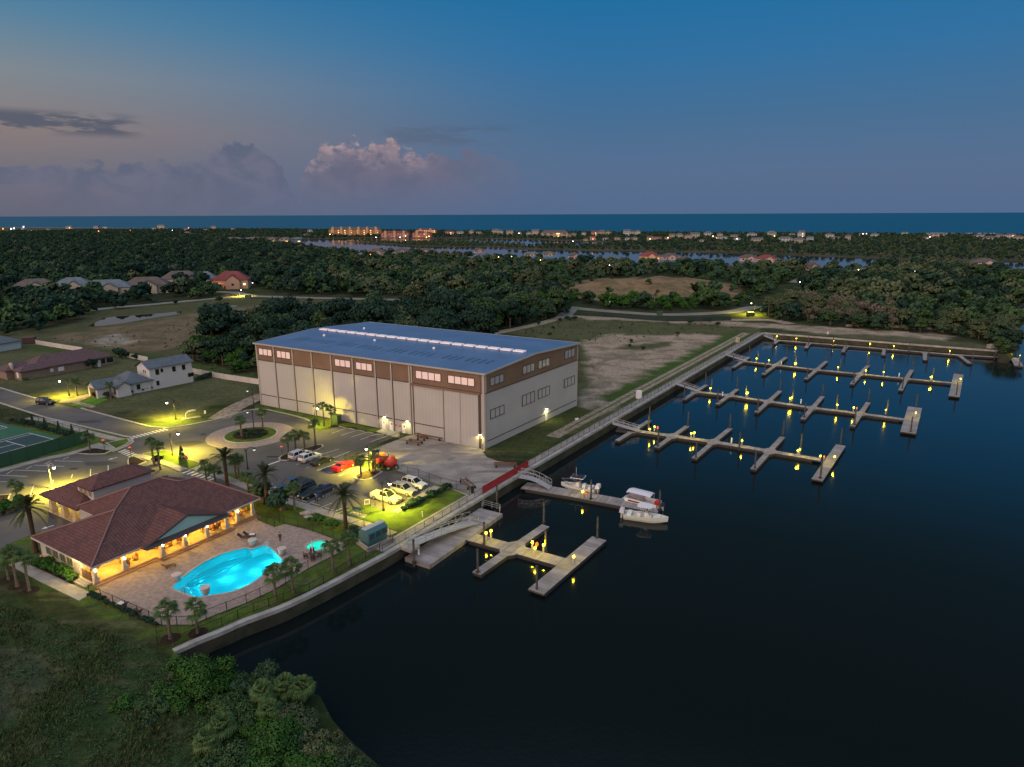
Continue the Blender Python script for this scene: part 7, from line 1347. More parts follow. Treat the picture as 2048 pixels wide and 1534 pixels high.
FARH = [(900, 469, 18, 8, 2, 3), (920, 468, 16, 7, 0, 2), (943, 467, 8, 9, 1, 0), (958, 468, 10, 6, 1, 1), (992, 466, 16, 9, 1, 0), (1003, 467, 6, 9, 3, 3), (1020, 468, 14, 9, 1, 1), (1040, 468, 6, 6, 0, 0), (1058, 469, 9, 7, 0, 0), (1071, 469, 14, 11, 1, 0), (1110, 474, 52, 14, 4, 1), (1088, 470, 12, 7, 2, 0), (1137, 473, 12, 7, 2, 1), (1148, 471, 12, 6, 1, 0), (1168, 470, 8, 8, 0, 1), (1190, 470, 14, 9, 4, 3), (1204, 468, 13, 9, 4, 0), (1217, 468, 10, 8, 1, 1), (1254, 470, 14, 12, 3, 0), (1266, 468, 9, 8, 1, 0), (1276, 468, 10, 9, 0, 0), (1186, 479, 11, 8, 2, 3), (1172, 480, 9, 5, 1, 1), (1212, 479, 11, 6, 0, 1), (1235, 479, 12, 6, 1, 1), (1256, 479, 10, 6, 0, 0), (1270, 479, 12, 7, 1, 1), (1301, 480, 12, 9, 2, 1), (1315, 478, 18, 6, 2, 3), (1336, 478, 10, 7, 2, 3), (1345, 474, 11, 8, 1, 1), (1360, 474, 14, 9, 1, 0), (1377, 476, 12, 9, 2, 1), (1391, 474, 18, 10, 1, 0), (1417, 472, 16, 10, 0, 0), (1432, 477, 12, 6, 1, 0), (1446, 478, 18, 7, 0, 0), (1441, 472, 10, 8, 2, 1), (1406, 482, 10, 5, 0, 1), (1470, 475, 14, 7, 1, 0), (1476, 480, 11, 7, 0, 0), (1505, 472, 18, 8, 0, 0), (1516, 483, 22, 9, 1, 0), (1572, 482, 26, 10, 0, 0), (1546, 472, 14, 11, 1, 2), (1604, 474, 12, 14, 0, 0), (1600, 484, 20, 10, 1, 0), (1586, 470, 10, 5, 0, 0), (1622, 480, 12, 8, 3, 2), (1661, 474, 16, 9, 0, 1), (1675, 477, 24, 5, 1, 0), (1698, 478, 8, 10, 1, 1), (1727, 470, 16, 5, 0, 0), (1752, 472, 14, 7, 0, 0), (1811, 468, 12, 5, 0, 0), (1855, 477, 12, 5, 0, 2), (1876, 473, 36, 9, 2, 2), (1962, 474, 20, 7, 0, 1), (1985, 479, 26, 8, 1, 0), (2003, 474, 18, 8, 2, 1), (2024, 475, 16, 9, 0, 1), (2040, 478, 16, 9, 1, 1),
 (25, 458, 6, 3, 0, 0), (46, 458, 6, 4, 0, 0), (95, 460, 8, 4, 1, 1), (138, 457, 12, 6, 1, 0), (192, 457, 9, 6, 1, 0), (210, 457, 8, 5, 0, 0), (307, 459, 10, 5, 1, 1), (322, 456, 14, 7, 1, 0), (371, 460, 10, 4, 2, 0), (373, 466, 9, 4, 1, 0), (410, 460, 9, 3, 0, 0), (427, 458, 10, 7, 1, 2), (465, 459, 8, 4, 2, 1), (246, 466, 12, 4, 1, 1), (620, 464, 9, 6, 0, 0), (612, 470, 8, 4, 1, 1)]
SHP = {'w4': 'low', }
def_l = []
for i, (x, yb, w, h, wi, ri) in enumerate(FARH):
    wn, wm = ADJ[wi]; rn, rm = RN[ri]; size = 'tall' if h >= 9 else ('low' if h <= 5 else 'two storey'); wd_ = 'wide' if w >= 16 else ('narrow' if w <= 9 else 'mid sized')
    side_ = 'far left shore' if x < 640 else ('shore by the condominiums' if x < 1130 else ('middle shore' if x < 1500 else 'right shore'))
    def_l.append((far_block('beach_house', x-w/2, x+w/2, yb, yb-h, '', wm, rm, 'house', 2 if h > 6 else 1, [DKW, DKW, LITW if (i*37) % 5 == 0 else DKW], 0, 10, 'houses on the far shore', 'hip' if i % 3 else 'gable', every=2 if w < 12 else 4), (wn, rn, size, wd_, side_), x))
cnt = {}
for o, key, x in sorted(def_l, key=lambda t_: t_[2]): cnt.setdefault(key, []).append(o)
for (wn, rn, size, wd_, side_), L_ in cnt.items():
    for j, o in enumerate(L_):
        o['label'] = f'{size} {wd_} {wn} house with {rn} roof, {side_}' if len(L_) == 1 else f'{size} {wd_} {wn} house, {rn} roof, {ORD[j] if j else "leftmost"} along, {side_}'
o = far_block('round_floodlit_house', 1538, 1550, 471, 461, 'yellow green floodlit house on the right hand shore', mat('floodlit_glow_wall', (.42, .42, .08), .8, emit=(.8, .8, .1), estr=.12), mat('floodlit_tint_roof', (.35, .36, .1), .8), 'house', 2, [LITW, DKW], 0, 12)  # floodlight put into the yellow wall glow and the roof colour
GLOW = {'white': mat('glow_white', (1, 1, 1), .5, emit=(1, .95, .85), estr=5), 'orange': mat('glow_orange', (1, .3, .1), .5, emit=(1, .22, .05), estr=5), 'yellow': mat('glow_yellow', (1, .9, .3), .5, emit=(1, .75, .2), estr=5)}
LIGHTS = [(6, 456, 'orange'), (22, 456, 'white'), (28, 455, 'white'), (47, 452, 'white'), (49, 459.5, 'yellow'), (54, 459.5, 'yellow'), (62, 459.5, 'yellow'), (82, 463, 'white'), (137, 459, 'white'), (197, 460.5, 'orange'), (260, 459, 'orange'), (345, 459, 'white'), (377, 454.5, 'orange'), (660, 467, 'yellow'), (664, 468, 'white'), (690, 467, 'yellow'), (720, 464, 'white'), (738, 465, 'yellow'), (752, 473, 'white'), (811, 470, 'white'), (820, 469, 'white'), (800, 473, 'white'), (853, 473, 'yellow'), (858, 471, 'yellow'), (741, 509, 'orange'), (905, 463, 'white'), (1038, 465, 'white'), (1120, 463, 'yellow'), (1146, 466.5, 'white'), (1005, 459, 'white'), (1186, 478, 'orange'), (1146, 482.5, 'white'), (1300, 478, 'yellow'), (1336, 475.5, 'yellow'), (1426, 470.5, 'yellow'), (1500, 469.5, 'yellow'), (1549, 470.5, 'yellow'), (1474, 477.5, 'white'), (1726, 466, 'white'), (1733, 466, 'white'), (1860, 472, 'white'), (2004, 465, 'white'), (1081, 520, 'yellow'), (1717, 539.5, 'yellow'), (1830, 543, 'white'), (1558, 458+6, 'white'), (997, 514, 'yellow'), (1023, 513, 'yellow'), (505, 565.5, 'white'), (1600, 564, 'white'), (1219, 530.5, 'white')]
LD = {}
for x, y, c in LIGHTS:
    z = 9.0 if y > 475 else 3.0
    p = at(x, y, z) if y > 475 else at(x, y+1.6, z); D = p.length; r = empty('far_lamp', (p.x, p.y, -1.0 if y < 500 else 0)); rad = D/F*.75; zc_ = z-r.location.z
    side_ = 'on the far left shore' if x < 640 and y < 480 else ('below the condominiums' if x < 880 and y < 480 else ('on the middle shore' if x < 1300 and y < 490 else ('on the right hand shore' if y < 490 else 'in the wood before the lagoon')))
    LD.setdefault((c, side_), []).append((x, r)); b = MB(); b.ball((0, 0, zc_), rad, 8, 5); b.build('bulb', GLOW[c], r); b = MB(); b.tube([(0, 0, 0), (0, 0, zc_)], .12, 5); b.build('pole', BLACK, r)
for (c, side_), L_ in LD.items():
    for j, (x, r) in enumerate(sorted(L_, key=lambda t_: t_[0])): tag(r, f'far {c} light {side_}'+(f', {ORD[j] if j else "leftmost"} from left' if len(L_) > 1 else ''), 'lamp', 'distant lights')
b = None
for i, (x0, x1, yb) in enumerate(((1853, 1912, 467), (1930, 1990, 467))):
    r = far_block('beach_pavilion', x0, x1, yb, yb-1.8, ['left', 'right'][i]+' of two long white strips of building at the sea edge', WHW, WHW, 'building', 1, [DKW], 0, 6, None, 'flat', every=12)
r = empty('pump_house', e8(1172, 585), .1); tag(r, 'small white shed with a dark opening at the foot of the dirt mound', 'shed'); b = MB(); b.box((0, 0, 1.5), (6, 4, 3)); b.build('wall', WHW, r); b = MB(); b.box((.4, -2.03, 1.3), (4.2, .1, 2.2)); b.build('opening', DKW, r)
# ================================================================ VEGETATION
def leafmat(nm, a, b, c): return mat('leaves_'+nm, a, .8, .15, isl=b, objr=c)
LEAF = leafmat('broad', (.024, .062, .020), (.068, .118, .040), (.026, .062, .046, .75)); LEAFO = leafmat('olive', (.055, .078, .036), (.118, .135, .065), (.045, .082, .045, .7)); LEAFG = leafmat('green', (.022, .080, .012), (.060, .155, .022), (.030, .080, .022, .5))
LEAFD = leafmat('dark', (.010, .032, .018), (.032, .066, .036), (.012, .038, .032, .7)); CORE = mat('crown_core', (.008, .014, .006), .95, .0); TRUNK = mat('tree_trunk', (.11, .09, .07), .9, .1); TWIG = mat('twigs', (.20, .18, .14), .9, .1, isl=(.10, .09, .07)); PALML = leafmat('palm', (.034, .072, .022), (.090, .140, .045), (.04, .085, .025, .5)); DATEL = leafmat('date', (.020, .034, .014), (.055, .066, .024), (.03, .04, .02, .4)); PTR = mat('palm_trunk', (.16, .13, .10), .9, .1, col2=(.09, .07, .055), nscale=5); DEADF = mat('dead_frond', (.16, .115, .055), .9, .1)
def quads(C, Nn, sz, asp=1.0):
    """leaf cards centred at C facing roughly Nn"""
    n = len(C); Nn = Nn/np.linalg.norm(Nn, axis=1, keepdims=True); r_ = rng.normal(size=(n, 3)); a = np.cross(Nn, r_); a /= np.linalg.norm(a, axis=1, keepdims=True); b_ = np.cross(Nn, a); s_ = (sz*rng.uniform(.6, 1.3, n))[:, None]; a = a*s_*asp; b_ = b_*s_
    V = np.stack([C-a-b_*.4, C+a*.1-b_, C+a+b_*.4, C-a*.1+b_], 1).reshape(-1, 3); return V, np.arange(4*n).reshape(n, 4)
def crown(nl, rad, h0, h1, sz, lumps=9, flat=.7, seed=0, lk=1.0):
    g_ = np.random.default_rng(seed); L_ = []
    for i in range(lumps):
        a = g_.uniform(0, 6.28); d = rad*g_.uniform(.12, .72 if lk == 1 else .92) if i else 0; z = g_.uniform(.35, .85) if i else .75; L_.append((d*math.cos(a), d*math.sin(a), h0+(h1-h0)*(z-.25*d/rad), rad*lk*g_.uniform(.28, .54)))
    w = np.array([l[3]**2 for l in L_]); idx = g_.choice(lumps, nl, p=w/w.sum()); L_ = np.array(L_); d = g_.normal(size=(nl, 3)); d[:, 2] = np.abs(d[:, 2])*1.0-.25; d /= np.linalg.norm(d, axis=1, keepdims=True); rr_ = L_[idx, 3]*(g_.uniform(.70, 1.08, nl)+.28*(g_.random(nl) < .10))
    C = L_[idx, :3]+d*rr_[:, None]*np.array([1, 1, flat]); V, Q = quads(C, d+g_.normal(size=(nl, 3))*.55, sz)
    b = MB()
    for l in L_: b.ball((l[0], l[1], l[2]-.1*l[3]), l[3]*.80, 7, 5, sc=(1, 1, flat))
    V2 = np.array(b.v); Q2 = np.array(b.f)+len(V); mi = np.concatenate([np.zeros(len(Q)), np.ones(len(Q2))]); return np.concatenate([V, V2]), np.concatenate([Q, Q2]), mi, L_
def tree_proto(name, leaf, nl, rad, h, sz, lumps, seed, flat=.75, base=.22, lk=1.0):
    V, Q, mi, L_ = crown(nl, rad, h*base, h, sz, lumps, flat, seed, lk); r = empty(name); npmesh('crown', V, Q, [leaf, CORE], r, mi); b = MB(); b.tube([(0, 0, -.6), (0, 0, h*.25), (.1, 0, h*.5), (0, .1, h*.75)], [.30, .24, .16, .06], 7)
    for l in L_[1:6]: b.tube([(0, 0, h*.3), (l[0]*.5, l[1]*.5, l[2]*.7), (l[0], l[1], l[2])], [.13, .09, .04], 5)
    b.build('trunk', TRUNK, r); return r
def bare_proto(seed, h=8, q=.22):
    g_ = random.Random(seed); b = MB(); tips = []
    def br(p, d, L, r0, n):
        q_ = p+d*L; b.tube([p, (p+q_)/2+Vector((g_.uniform(-.1, .1)*L, g_.uniform(-.1, .1)*L, 0)), q_], [r0, r0*.8, r0*.6], 4, cap=False)
        if n == 0: tips.append(q_); return
        for _ in range(3 if n > 1 else 3): nd = (d+Vector((g_.uniform(-.8, .8), g_.uniform(-.8, .8), g_.uniform(-.15, .5)))).normalized(); br(q_, nd, L*g_.uniform(.6, .8), r0*.6, n-1)
    br(Vector((0, 0, -.5)), Vector((0, 0, 1)), h*.34, .22, 4); r = empty('bare_tree'); b.build('trunk', TWIG, r); C = np.array([[*t_] for t_ in tips]); C = np.repeat(C, 3, 0)+rng.normal(size=(len(C)*3, 3))*.45*h/8; V, Q = quads(C, rng.normal(size=C.shape), q, 1.8); npmesh('crown', V, Q, [TWIG], r); return r
PROTOS = {'broad': [tree_proto('broadleaf_tree', LEAF, 1500, 4.6, 9, .34, 9, s) for s in (1, 2, 3)], 'olive': [tree_proto('olive_tree', LEAFO, 1400, 4.4, 8.5, .34, 10, s) for s in (4, 5)], 'dark': [tree_proto('dark_tree', LEAFD, 1500, 4.8, 10, .36, 9, s) for s in (6, 7)], 'green': [tree_proto('green_tree', LEAFG, 1400, 4.2, 7, .34, 10, s, .7, .05) for s in (8, 9)], 'bare': [bare_proto(3), bare_proto(5, 7)]}
LOWP = [tree_proto('distant_tree', m, 260, 4.6, 9, .75, 8, s, .72, .1) for m, s in ((LEAFD, 21), (LEAF, 22), (LEAFO, 23), (LEAFD, 24))]
used_p = set()
ROADS = [(p.x, p.y, 5.5) for L_ in (roadA, roadB) for p in L_]+[((a.x+b_.x)/2, (a.y+b_.y)/2, 5.5) for L_ in (roadA, roadB) for a, b_ in zip(L_, L_[1:])]
ROADS += [(p.x, p.y, 3.6) for p in smooth_line(px((970, 671), (1030, 658), (1079, 647.5), (1127, 632.5)), 6)]
ROADS += [(p.x*(1-k_/p.y), p.y-k_, 7) for p in roadB if proj(p)[1] < 603 and p.x > 100 for k_ in (8, 18, 28)]
CLR = np.array([(c[0].x, c[0].y+6, c[1]*.8) for c in CLEAR]+ROADS)
# the view of each house is left open towards the camera
VIEWS = [(c[0].x, c[0].y, c[1]) for c in CLEAR]
def scatter(poly, s_, mask=None):
    P_ = np.array([[p.x, p.y] for p in poly]); x0, y0 = P_.min(0); x1, y1 = P_.max(0); G_ = grid(max(x0, -1500), min(x1, 1100), y0, min(y1, 2500), s_); G_ = G_[inside(G_, P_)]; ok = np.ones(len(G_), bool)
    for cx, cy, r_2 in CLR: ok &= (G_[:, 0]-cx)**2+(G_[:, 1]-cy)**2 > r_2**2
    for cx, cy, w_ in VIEWS:
        u = np.array([cx, cy])/math.hypot(cx, cy); t_ = G_ @ u; off = np.abs(G_[:, 0]*u[1]-G_[:, 1]*u[0]); D = math.hypot(cx, cy); ok &= ~((off < w_*.75) & (rng.random(len(G_)) < (.62 if cy < 600 else .88)) & (t_ > D-w_*.5-5-D*.035) & (t_ < D+8))
    # inside the frame, with a margin
    ok &= np.abs(G_[:, 0])/G_[:, 1] < .86; return G_[ok]
MZ = ground_z
cand = []
dirt = px((1100, 592), (1200, 603), (1330, 606), (1480, 602), (1500, 585), (1440, 562), (1330, 548), (1190, 556), (1090, 575)); DIRT = np.array([[p.x, p.y] for p in dirt])
for wn, sp_ in (('barn', 5.6), ('right', 6.6), ('left', 7.6)):
    G_ = scatter(WOODS[wn], sp_); G_ = G_[~(inside(G_, DIRT) & (rng.random(len(G_)) < .94))] if wn == 'left' else G_
    for x, y in G_: cand.append((math.hypot(x, y), x, y, wn))
cand.sort(); print('trees', len(cand))
TL_ = {'broad': 'broadleaf tree with a rounded mid green crown', 'olive': 'tree with a pale olive crown', 'dark': 'tall tree with a dense dark crown', 'green': 'low bush like tree with a bright green crown', 'bare': 'leafless grey brown tree'}
WL_ = {'barn': 'in the wood behind the boat barn', 'right': 'in the wood beyond the far seawall', 'left': 'in the big wood behind the field'}
def kind_at(x, y, wn):
    px_, py_ = proj((x, y, 0)); n_ = math.sin(x*.045+1.3)*math.cos(y*.038)+.6*math.sin(x*.11+y*.07); u = random.random()
    if wn == 'right':
        if 1590 < px_ < 1790 and py_ > 590 and u < .55: return 'bare'
        return 'olive' if n_+u > .8 else ('dark' if u < .45 else 'broad')
    if wn == 'left' and 1080 < px_ < 1560 and py_ > 555: return 'green' if u < .7 else 'broad'
    if wn == 'barn' and (px_ < 520 or u < .12): return 'green' if u < .35 else ('olive' if u < .6 else 'dark')
    if wn == 'left' and px_ > 650: return 'olive' if n_+u > .7 else ('dark' if u < .3 else ('bare' if u > .95 else 'broad'))
    return 'dark' if u < .62 else ('olive' if u > .93 else 'broad')
rest = []; nk = {}
for D, x, y, wn in cand:
    k_ = kind_at(x, y, wn); px_, py_ = proj((x, y, 4)); vis = -60 < px_ < 2110
    bh = (x-BB.x)*uc.y-(y-BB.y)*uc.x                                   # nothing of it shows behind the barn's bulk
    if vis and nk.get(k_, 0) < (118 if k_ != 'bare' else 60) and sum(nk.values()) < 470 and py_ > 520:
        nk[k_] = nk.get(k_, 0)+1; P_ = random.choice(PROTOS[k_]); s_ = random.choice((.55, .7, .8, .9, 1.0, 1.25))*random.uniform(.9, 1.1)*(1.15 if k_ == 'dark' else 1)*(1.1 if wn == 'barn' else 1.0)*(.8 if k_ == 'green' else 1)*(.8 if D > 480 else 1)
        if D < 260: s_ *= .9
        edge = random.random() < .12; s_ *= (.7 if edge else 1)
        if P_.name in used_p: o = copy_tree(P_, (0, 0, 0))
        else: o = P_; used_p.add(P_.name)
        o.location = (x, y, float(MZ(np.array([[x, y]]))[0])); o.rotation_euler = (0, 0, random.uniform(0, 6.28)); o.scale = (s_, s_, s_*random.uniform(.85, 1.15)); tag(o, f'{TL_[k_]} {WL_[wn]}', 'tree', f'{k_} trees {WL_[wn]}')
    elif math.sin(x*.05+2*math.cos(y*.021))*math.sin(y*.033+x*.011) > -.86: rest.append((x, y, k_, wn))
print('individual trees', nk, 'rest', len(rest))
for P_ in [p for L_ in PROTOS.values() for p in L_]:
    if P_.name not in used_p:
        for c in list(P_.children): bpy.data.objects.remove(c)
        bpy.data.objects.remove(P_)
def gn_scatter(name, pts, scl, picks, protos, label, zrot=True):
    """one object that repeats the crowns of standing trees over its points"""
    me = bpy.data.meshes.new(name); me.from_pydata([tuple(p) for p in pts], [], []); a = me.attributes.new('sc', 'FLOAT', 'POINT'); a.data.foreach_set('value', np.asarray(scl, np.float32)); a = me.attributes.new('pick', 'INT', 'POINT'); a.data.foreach_set('value', np.asarray(picks, np.int32)); a = me.attributes.new('rz', 'FLOAT', 'POINT'); a.data.foreach_set('value', rng.uniform(0, 6.28, len(pts)).astype(np.float32))
    o = bpy.data.objects.new(name, me); COL.objects.link(o); t = bpy.data.node_groups.new(name, 'GeometryNodeTree'); t.interface.new_socket('Geometry', in_out='INPUT', socket_type='NodeSocketGeometry'); t.interface.new_socket('Geometry', in_out='OUTPUT', socket_type='NodeSocketGeometry'); nn = t.nodes.new; L = t.links.new
    gi, go, mp_, ip, jn = nn('NodeGroupInput'), nn('NodeGroupOutput'), nn('GeometryNodeMeshToPoints'), nn('GeometryNodeInstanceOnPoints'), nn('GeometryNodeJoinGeometry'); L(gi.outputs[0], mp_.inputs[0]); L(mp_.outputs[0], ip.inputs['Points'])
    for p in reversed(protos):
        oi = nn('GeometryNodeObjectInfo'); oi.inputs[0].default_value = p; oi.inputs['As Instance'].default_value = True; L(oi.outputs['Geometry'], jn.inputs[0])
    L(jn.outputs[0], ip.inputs['Instance']); ip.inputs['Pick Instance'].default_value = True
    def att(nm, ty):
        x = nn('GeometryNodeInputNamedAttribute'); x.data_type = ty; x.inputs[0].default_value = nm; return x.outputs[0]
    L(att('pick', 'INT'), ip.inputs['Instance Index']); cr_ = nn('ShaderNodeCombineXYZ'); L(att('rz', 'FLOAT'), cr_.inputs[2]); L(cr_.outputs[0], ip.inputs['Rotation']); cs = nn('ShaderNodeCombineXYZ'); sc_ = att('sc', 'FLOAT'); [L(sc_, cs.inputs[i]) for i in range(3)]; L(cs.outputs[0], ip.inputs['Scale']); L(ip.outputs[0], go.inputs[0]); md = o.modifiers.new('scatter', 'NODES'); md.node_group = t; tag(o, label, None, None, 'stuff'); return o
lowk = {'dark': (0, 3), 'broad': (1,), 'olive': (2,), 'green': (1,), 'bare': (2,)}
# the four distant prototypes stand as trees themselves at the back of the wood
for i, (P_, (x, y)) in enumerate(zip(LOWP, ((-95, 640), (-40, 660), (25, 650), (130, 640)))): P_.location = (x, y, 0); P_.scale = (.9, .9, .9); tag(P_, f'{TL_[["dark", "broad", "olive", "dark"][i]]} far back in the big wood', 'tree', 'trees far back in the big wood')
lowc = [[c for c in P_.children if c.name.startswith('crown')][0] for P_ in LOWP]
if rest: gn_scatter('woodland', [(x, y, float(MZ(np.array([[x, y]]))[0])-.3) for x, y, k_, wn in rest], [random.choice((.45, .6, .75, .9, 1.25))*(1+.25*math.sin(x*.07)*math.cos(y*.05))*(1.05 if wn == 'barn' else 1)*(.65 if k_ == 'green' else 1)*(.75 if y > 600 else 1) for x, y, k_, wn in rest], [random.choice(lowk[k_]) for x, y, k_, wn in rest], lowc, 'the woods too dense to count, out to the lagoon')
# undergrowth filling the woods, the mangroves and the barrier scrub
def under(name, polys, s_, lo, hi, label, z=0.0, picks=(0, 1, 2), keep=None):
    A = np.concatenate([scatter(p, s_) for p in polys]); 
    if keep is not None: A = A[keep(A)]
    print(name, len(A)); gn_scatter(name, [(x, y, z) for x, y in A], rng.uniform(lo, hi, len(A)), rng.choice(picks, len(A)), lowc, label)
def far_free(A):
    """keep clear of the houses on the far shore"""
    ok = np.ones(len(A), bool)
    for o in bpy.data.objects:
        if o.parent is None and o.get('category') in ('house', 'building', 'condominium', 'apartment block') and o.location.y > 700:
            w_ = 9 if o['category'] == 'house' else 30; cx, cy = o.location.x, o.location.y; D = cy; ok &= ~((np.abs(A[:, 0]-cx*A[:, 1]/cy) < w_*.9) & (A[:, 1] > cy-D*.045-8) & (A[:, 1] < cy+8))
    return ok
under('undergrowth', [WOODS['barn'], WOODS['right']], 4.2, .22, .42, 'low undergrowth at the feet of the trees', keep=lambda A: rng.random(len(A)) < .6)
BAR_NEAR = [Vector((p.x, p.y, 0)) for p in BARR]
def taper(A):
    px_ = 1024+F*A[:, 0]/A[:, 1]; return far_free(A) & (rng.random(len(A)) < .85)
under('mangrove_scrub', [BAR_NEAR], 11, .35, .75, 'low scrub and mangroves on the barrier land', -1.2, (0, 1, 2, 3), taper)
under('mangrove_scrub', [ISLE], 9, .35, .6, 'mangroves on the narrow marsh island', -1.5, (1, 2))
under('field_weeds', [px((180, 672), (300, 656), (370, 644), (500, 622), (860, 608), (840, 630), (640, 634), (520, 650), (400, 690), (300, 705), (90, 680)), px((1010, 668), (1140, 640), (1480, 650), (1500, 662), (1240, 690), (1170, 690), (1160, 720))], 4.0, .03, .11, 'low weeds scattered over the brown field and the sandy lot', 0.0, (1, 2), lambda A: rng.random(len(A)) < .45)
# --- sparse bushes of the fields
bush_p = tree_proto('bush', LEAFG, 420, 1.25, 1.6, .16, 6, 31, .8, .0); bush_d = tree_proto('bush', LEAFD, 420, 1.25, 1.7, .16, 6, 32, .8, .0); BU = [False, False]
def bush(p, s_, label, dark=False, group=None, cat='bush', sz=1.0):
    P_ = bush_d if dark else bush_p; i = 1 if dark else 0; o = P_ if not BU[i] else copy_tree(P_, (0, 0, 0)); BU[i] = True; o.location = p; o.rotation_euler = (0, 0, random.uniform(0, 6)); o.scale = (s_, s_, s_*sz); tag(o, label, cat, group); return o
for i, (x, y) in enumerate(((440, 600), (350, 605), (300, 601), (230, 612), (560, 590+17), (590, 604), (620, 602), (680, 610), (570, 622), (530, 632))): bush(at(x, y+4), random.uniform(1.0, 1.8), 'dark bush standing on the open brown field', True, 'bushes on the brown field')
for x, y in ((1100, 672), (1106, 658), (1260, 694), (1285, 700), (1262, 685), (1378, 648), (1384, 645), (1436, 652), (1135, 640), (1140, 642), (1120, 643), (1420, 644), (1355, 670), (1240, 658), (1076, 650), (1150, 641)): bush(at(x, y), random.uniform(.5, 1.3), 'small dark bush on the sandy lot right of the barn', True, 'bushes on the sandy lot')
bush(at(1182, 567), 2.0, 'single dark bush on the dirt mound', True)
hedge = lambda cr, pts, s_, label, grp, dark=False: [bush(cr(x, y), s_*random.uniform(.6, 1.3), label, dark, grp) for x, y in pts]
lerp_pts = lambda a, b_, n: [(a[0]+(b_[0]-a[0])*i/(n-1), a[1]+(b_[1]-a[1])*i/(n-1)) for i in range(n)]
hedge(c3, lerp_pts((1000, 668), (1215, 622), 8), .62, 'small clipped bush in the row along the white house wall', 'bushes along the white house', True)
hedge(c3, lerp_pts((1545, 560), (1680, 525), 8), .75, 'dark bush in the row by the orange lit panel fence', 'bushes by the panel fence', True)
hedge(c1, lerp_pts((255, 870), (505, 985), 9)+lerp_pts((290, 860), (480, 950), 6), .75, 'round bush in the bed below the clubhouse green windows', 'bushes below the clubhouse windows')
hedge(c5, lerp_pts((475, 1000), (905, 800), 16), .62, 'small bush in the hedge between the white cars and the lawn', 'hedge below the white cars', True)
hedge(c1, lerp_pts((640, 1095), (1080, 1300), 13), .40, 'tiny shrub in the row outside the west deck fence', 'shrubs outside the deck fence', True)
hedge(c3, lerp_pts((100, 880), (640, 1030), 16), .7, 'shrub in the dark hedge along the tennis fence', 'hedge along the tennis fence', True)
hedge(c3, ((745, 690), (770, 672), (830, 660), (850, 690)), 1.1, 'bush beside the garage of the white house', 'bushes by the garage of the white house', True)
hedge(c3, ((940, 370), (985, 380), (900, 340), (1075, 390), (720, 460)), 1.6, 'dark bush behind the maroon roofed house', 'bushes behind the maroon roofed house', True)
hedge(c3, ((90, 530), (120, 520), (150, 525), (200, 560), (240, 535)), 1.1, 'bush in front of the maroon roofed house', 'bushes in front of the maroon roofed house')
hedge(c4, lerp_pts((340, 590), (590, 590), 9)+lerp_pts((400, 560), (560, 560), 6)+lerp_pts((400, 615), (540, 615), 5), .42, 'low dark plant in the round bed of the roundabout', 'plants in the roundabout bed', True)
hedge(c1, lerp_pts((-40, 500), (180, 460), 7)+lerp_pts((-40, 530), (100, 500), 4), 1.0, 'bush in the hedge left of the big date palm', 'hedge by the date palm')
bush(c2(820, 490), 2.3, 'big round dark bush beside the parking sidewalk', True); bush(c2(682, 430), 2.0, 'dark bush at the east eave of the clubhouse', True); bush(c2(1060, 590), 1.1, 'small leafy shrub on the lawn behind the deck fence'); bush(c2(1172, 620), .9, 'thin shrub right of the leafy one on the lawn'); bush(c2(1320, 690), 1.2, 'dark bush left of the generator', True); bush(c3(1250, 1210), 1.0, 'low bush in the bed under the two palms', True)
# young conifers
con = empty('young_conifer'); C = np.array([[0.55*(1-t_)*math.cos(a), .55*(1-t_)*math.sin(a), .3+2.4*t_] for t_, a in zip(rng.random(260), rng.uniform(0, 6.28, 260))]); V, Q = quads(C, C*np.array([1, 1, 0])+np.array([0, 0, .3]), .14); npmesh('crown', V, Q, [LEAFD], con); b = MB(); b.tube([(0, 0, 0), (0, 0, 2.5)], [.06, .02], 5); b.build('trunk', TRUNK, con)
for i, (x, y, s_, lb) in enumerate(((260, 905, 1, 'leftmost young tree in the row by the tennis path'), (358, 932, 1, 'second young tree in the row by the tennis path'), (467, 962, 1, 'third young tree in the row by the tennis path'), (573, 990, 1, 'fourth young tree in the row by the tennis path'), (1435, 1180, 1.25, 'young conifer on the lit lawn island beside the stop sign'))):
    o = con if i == 0 else copy_tree(con, (0, 0, 0)); o.location = c3(x, y); o.scale = (s_,)*3; tag(o, lb, 'tree')
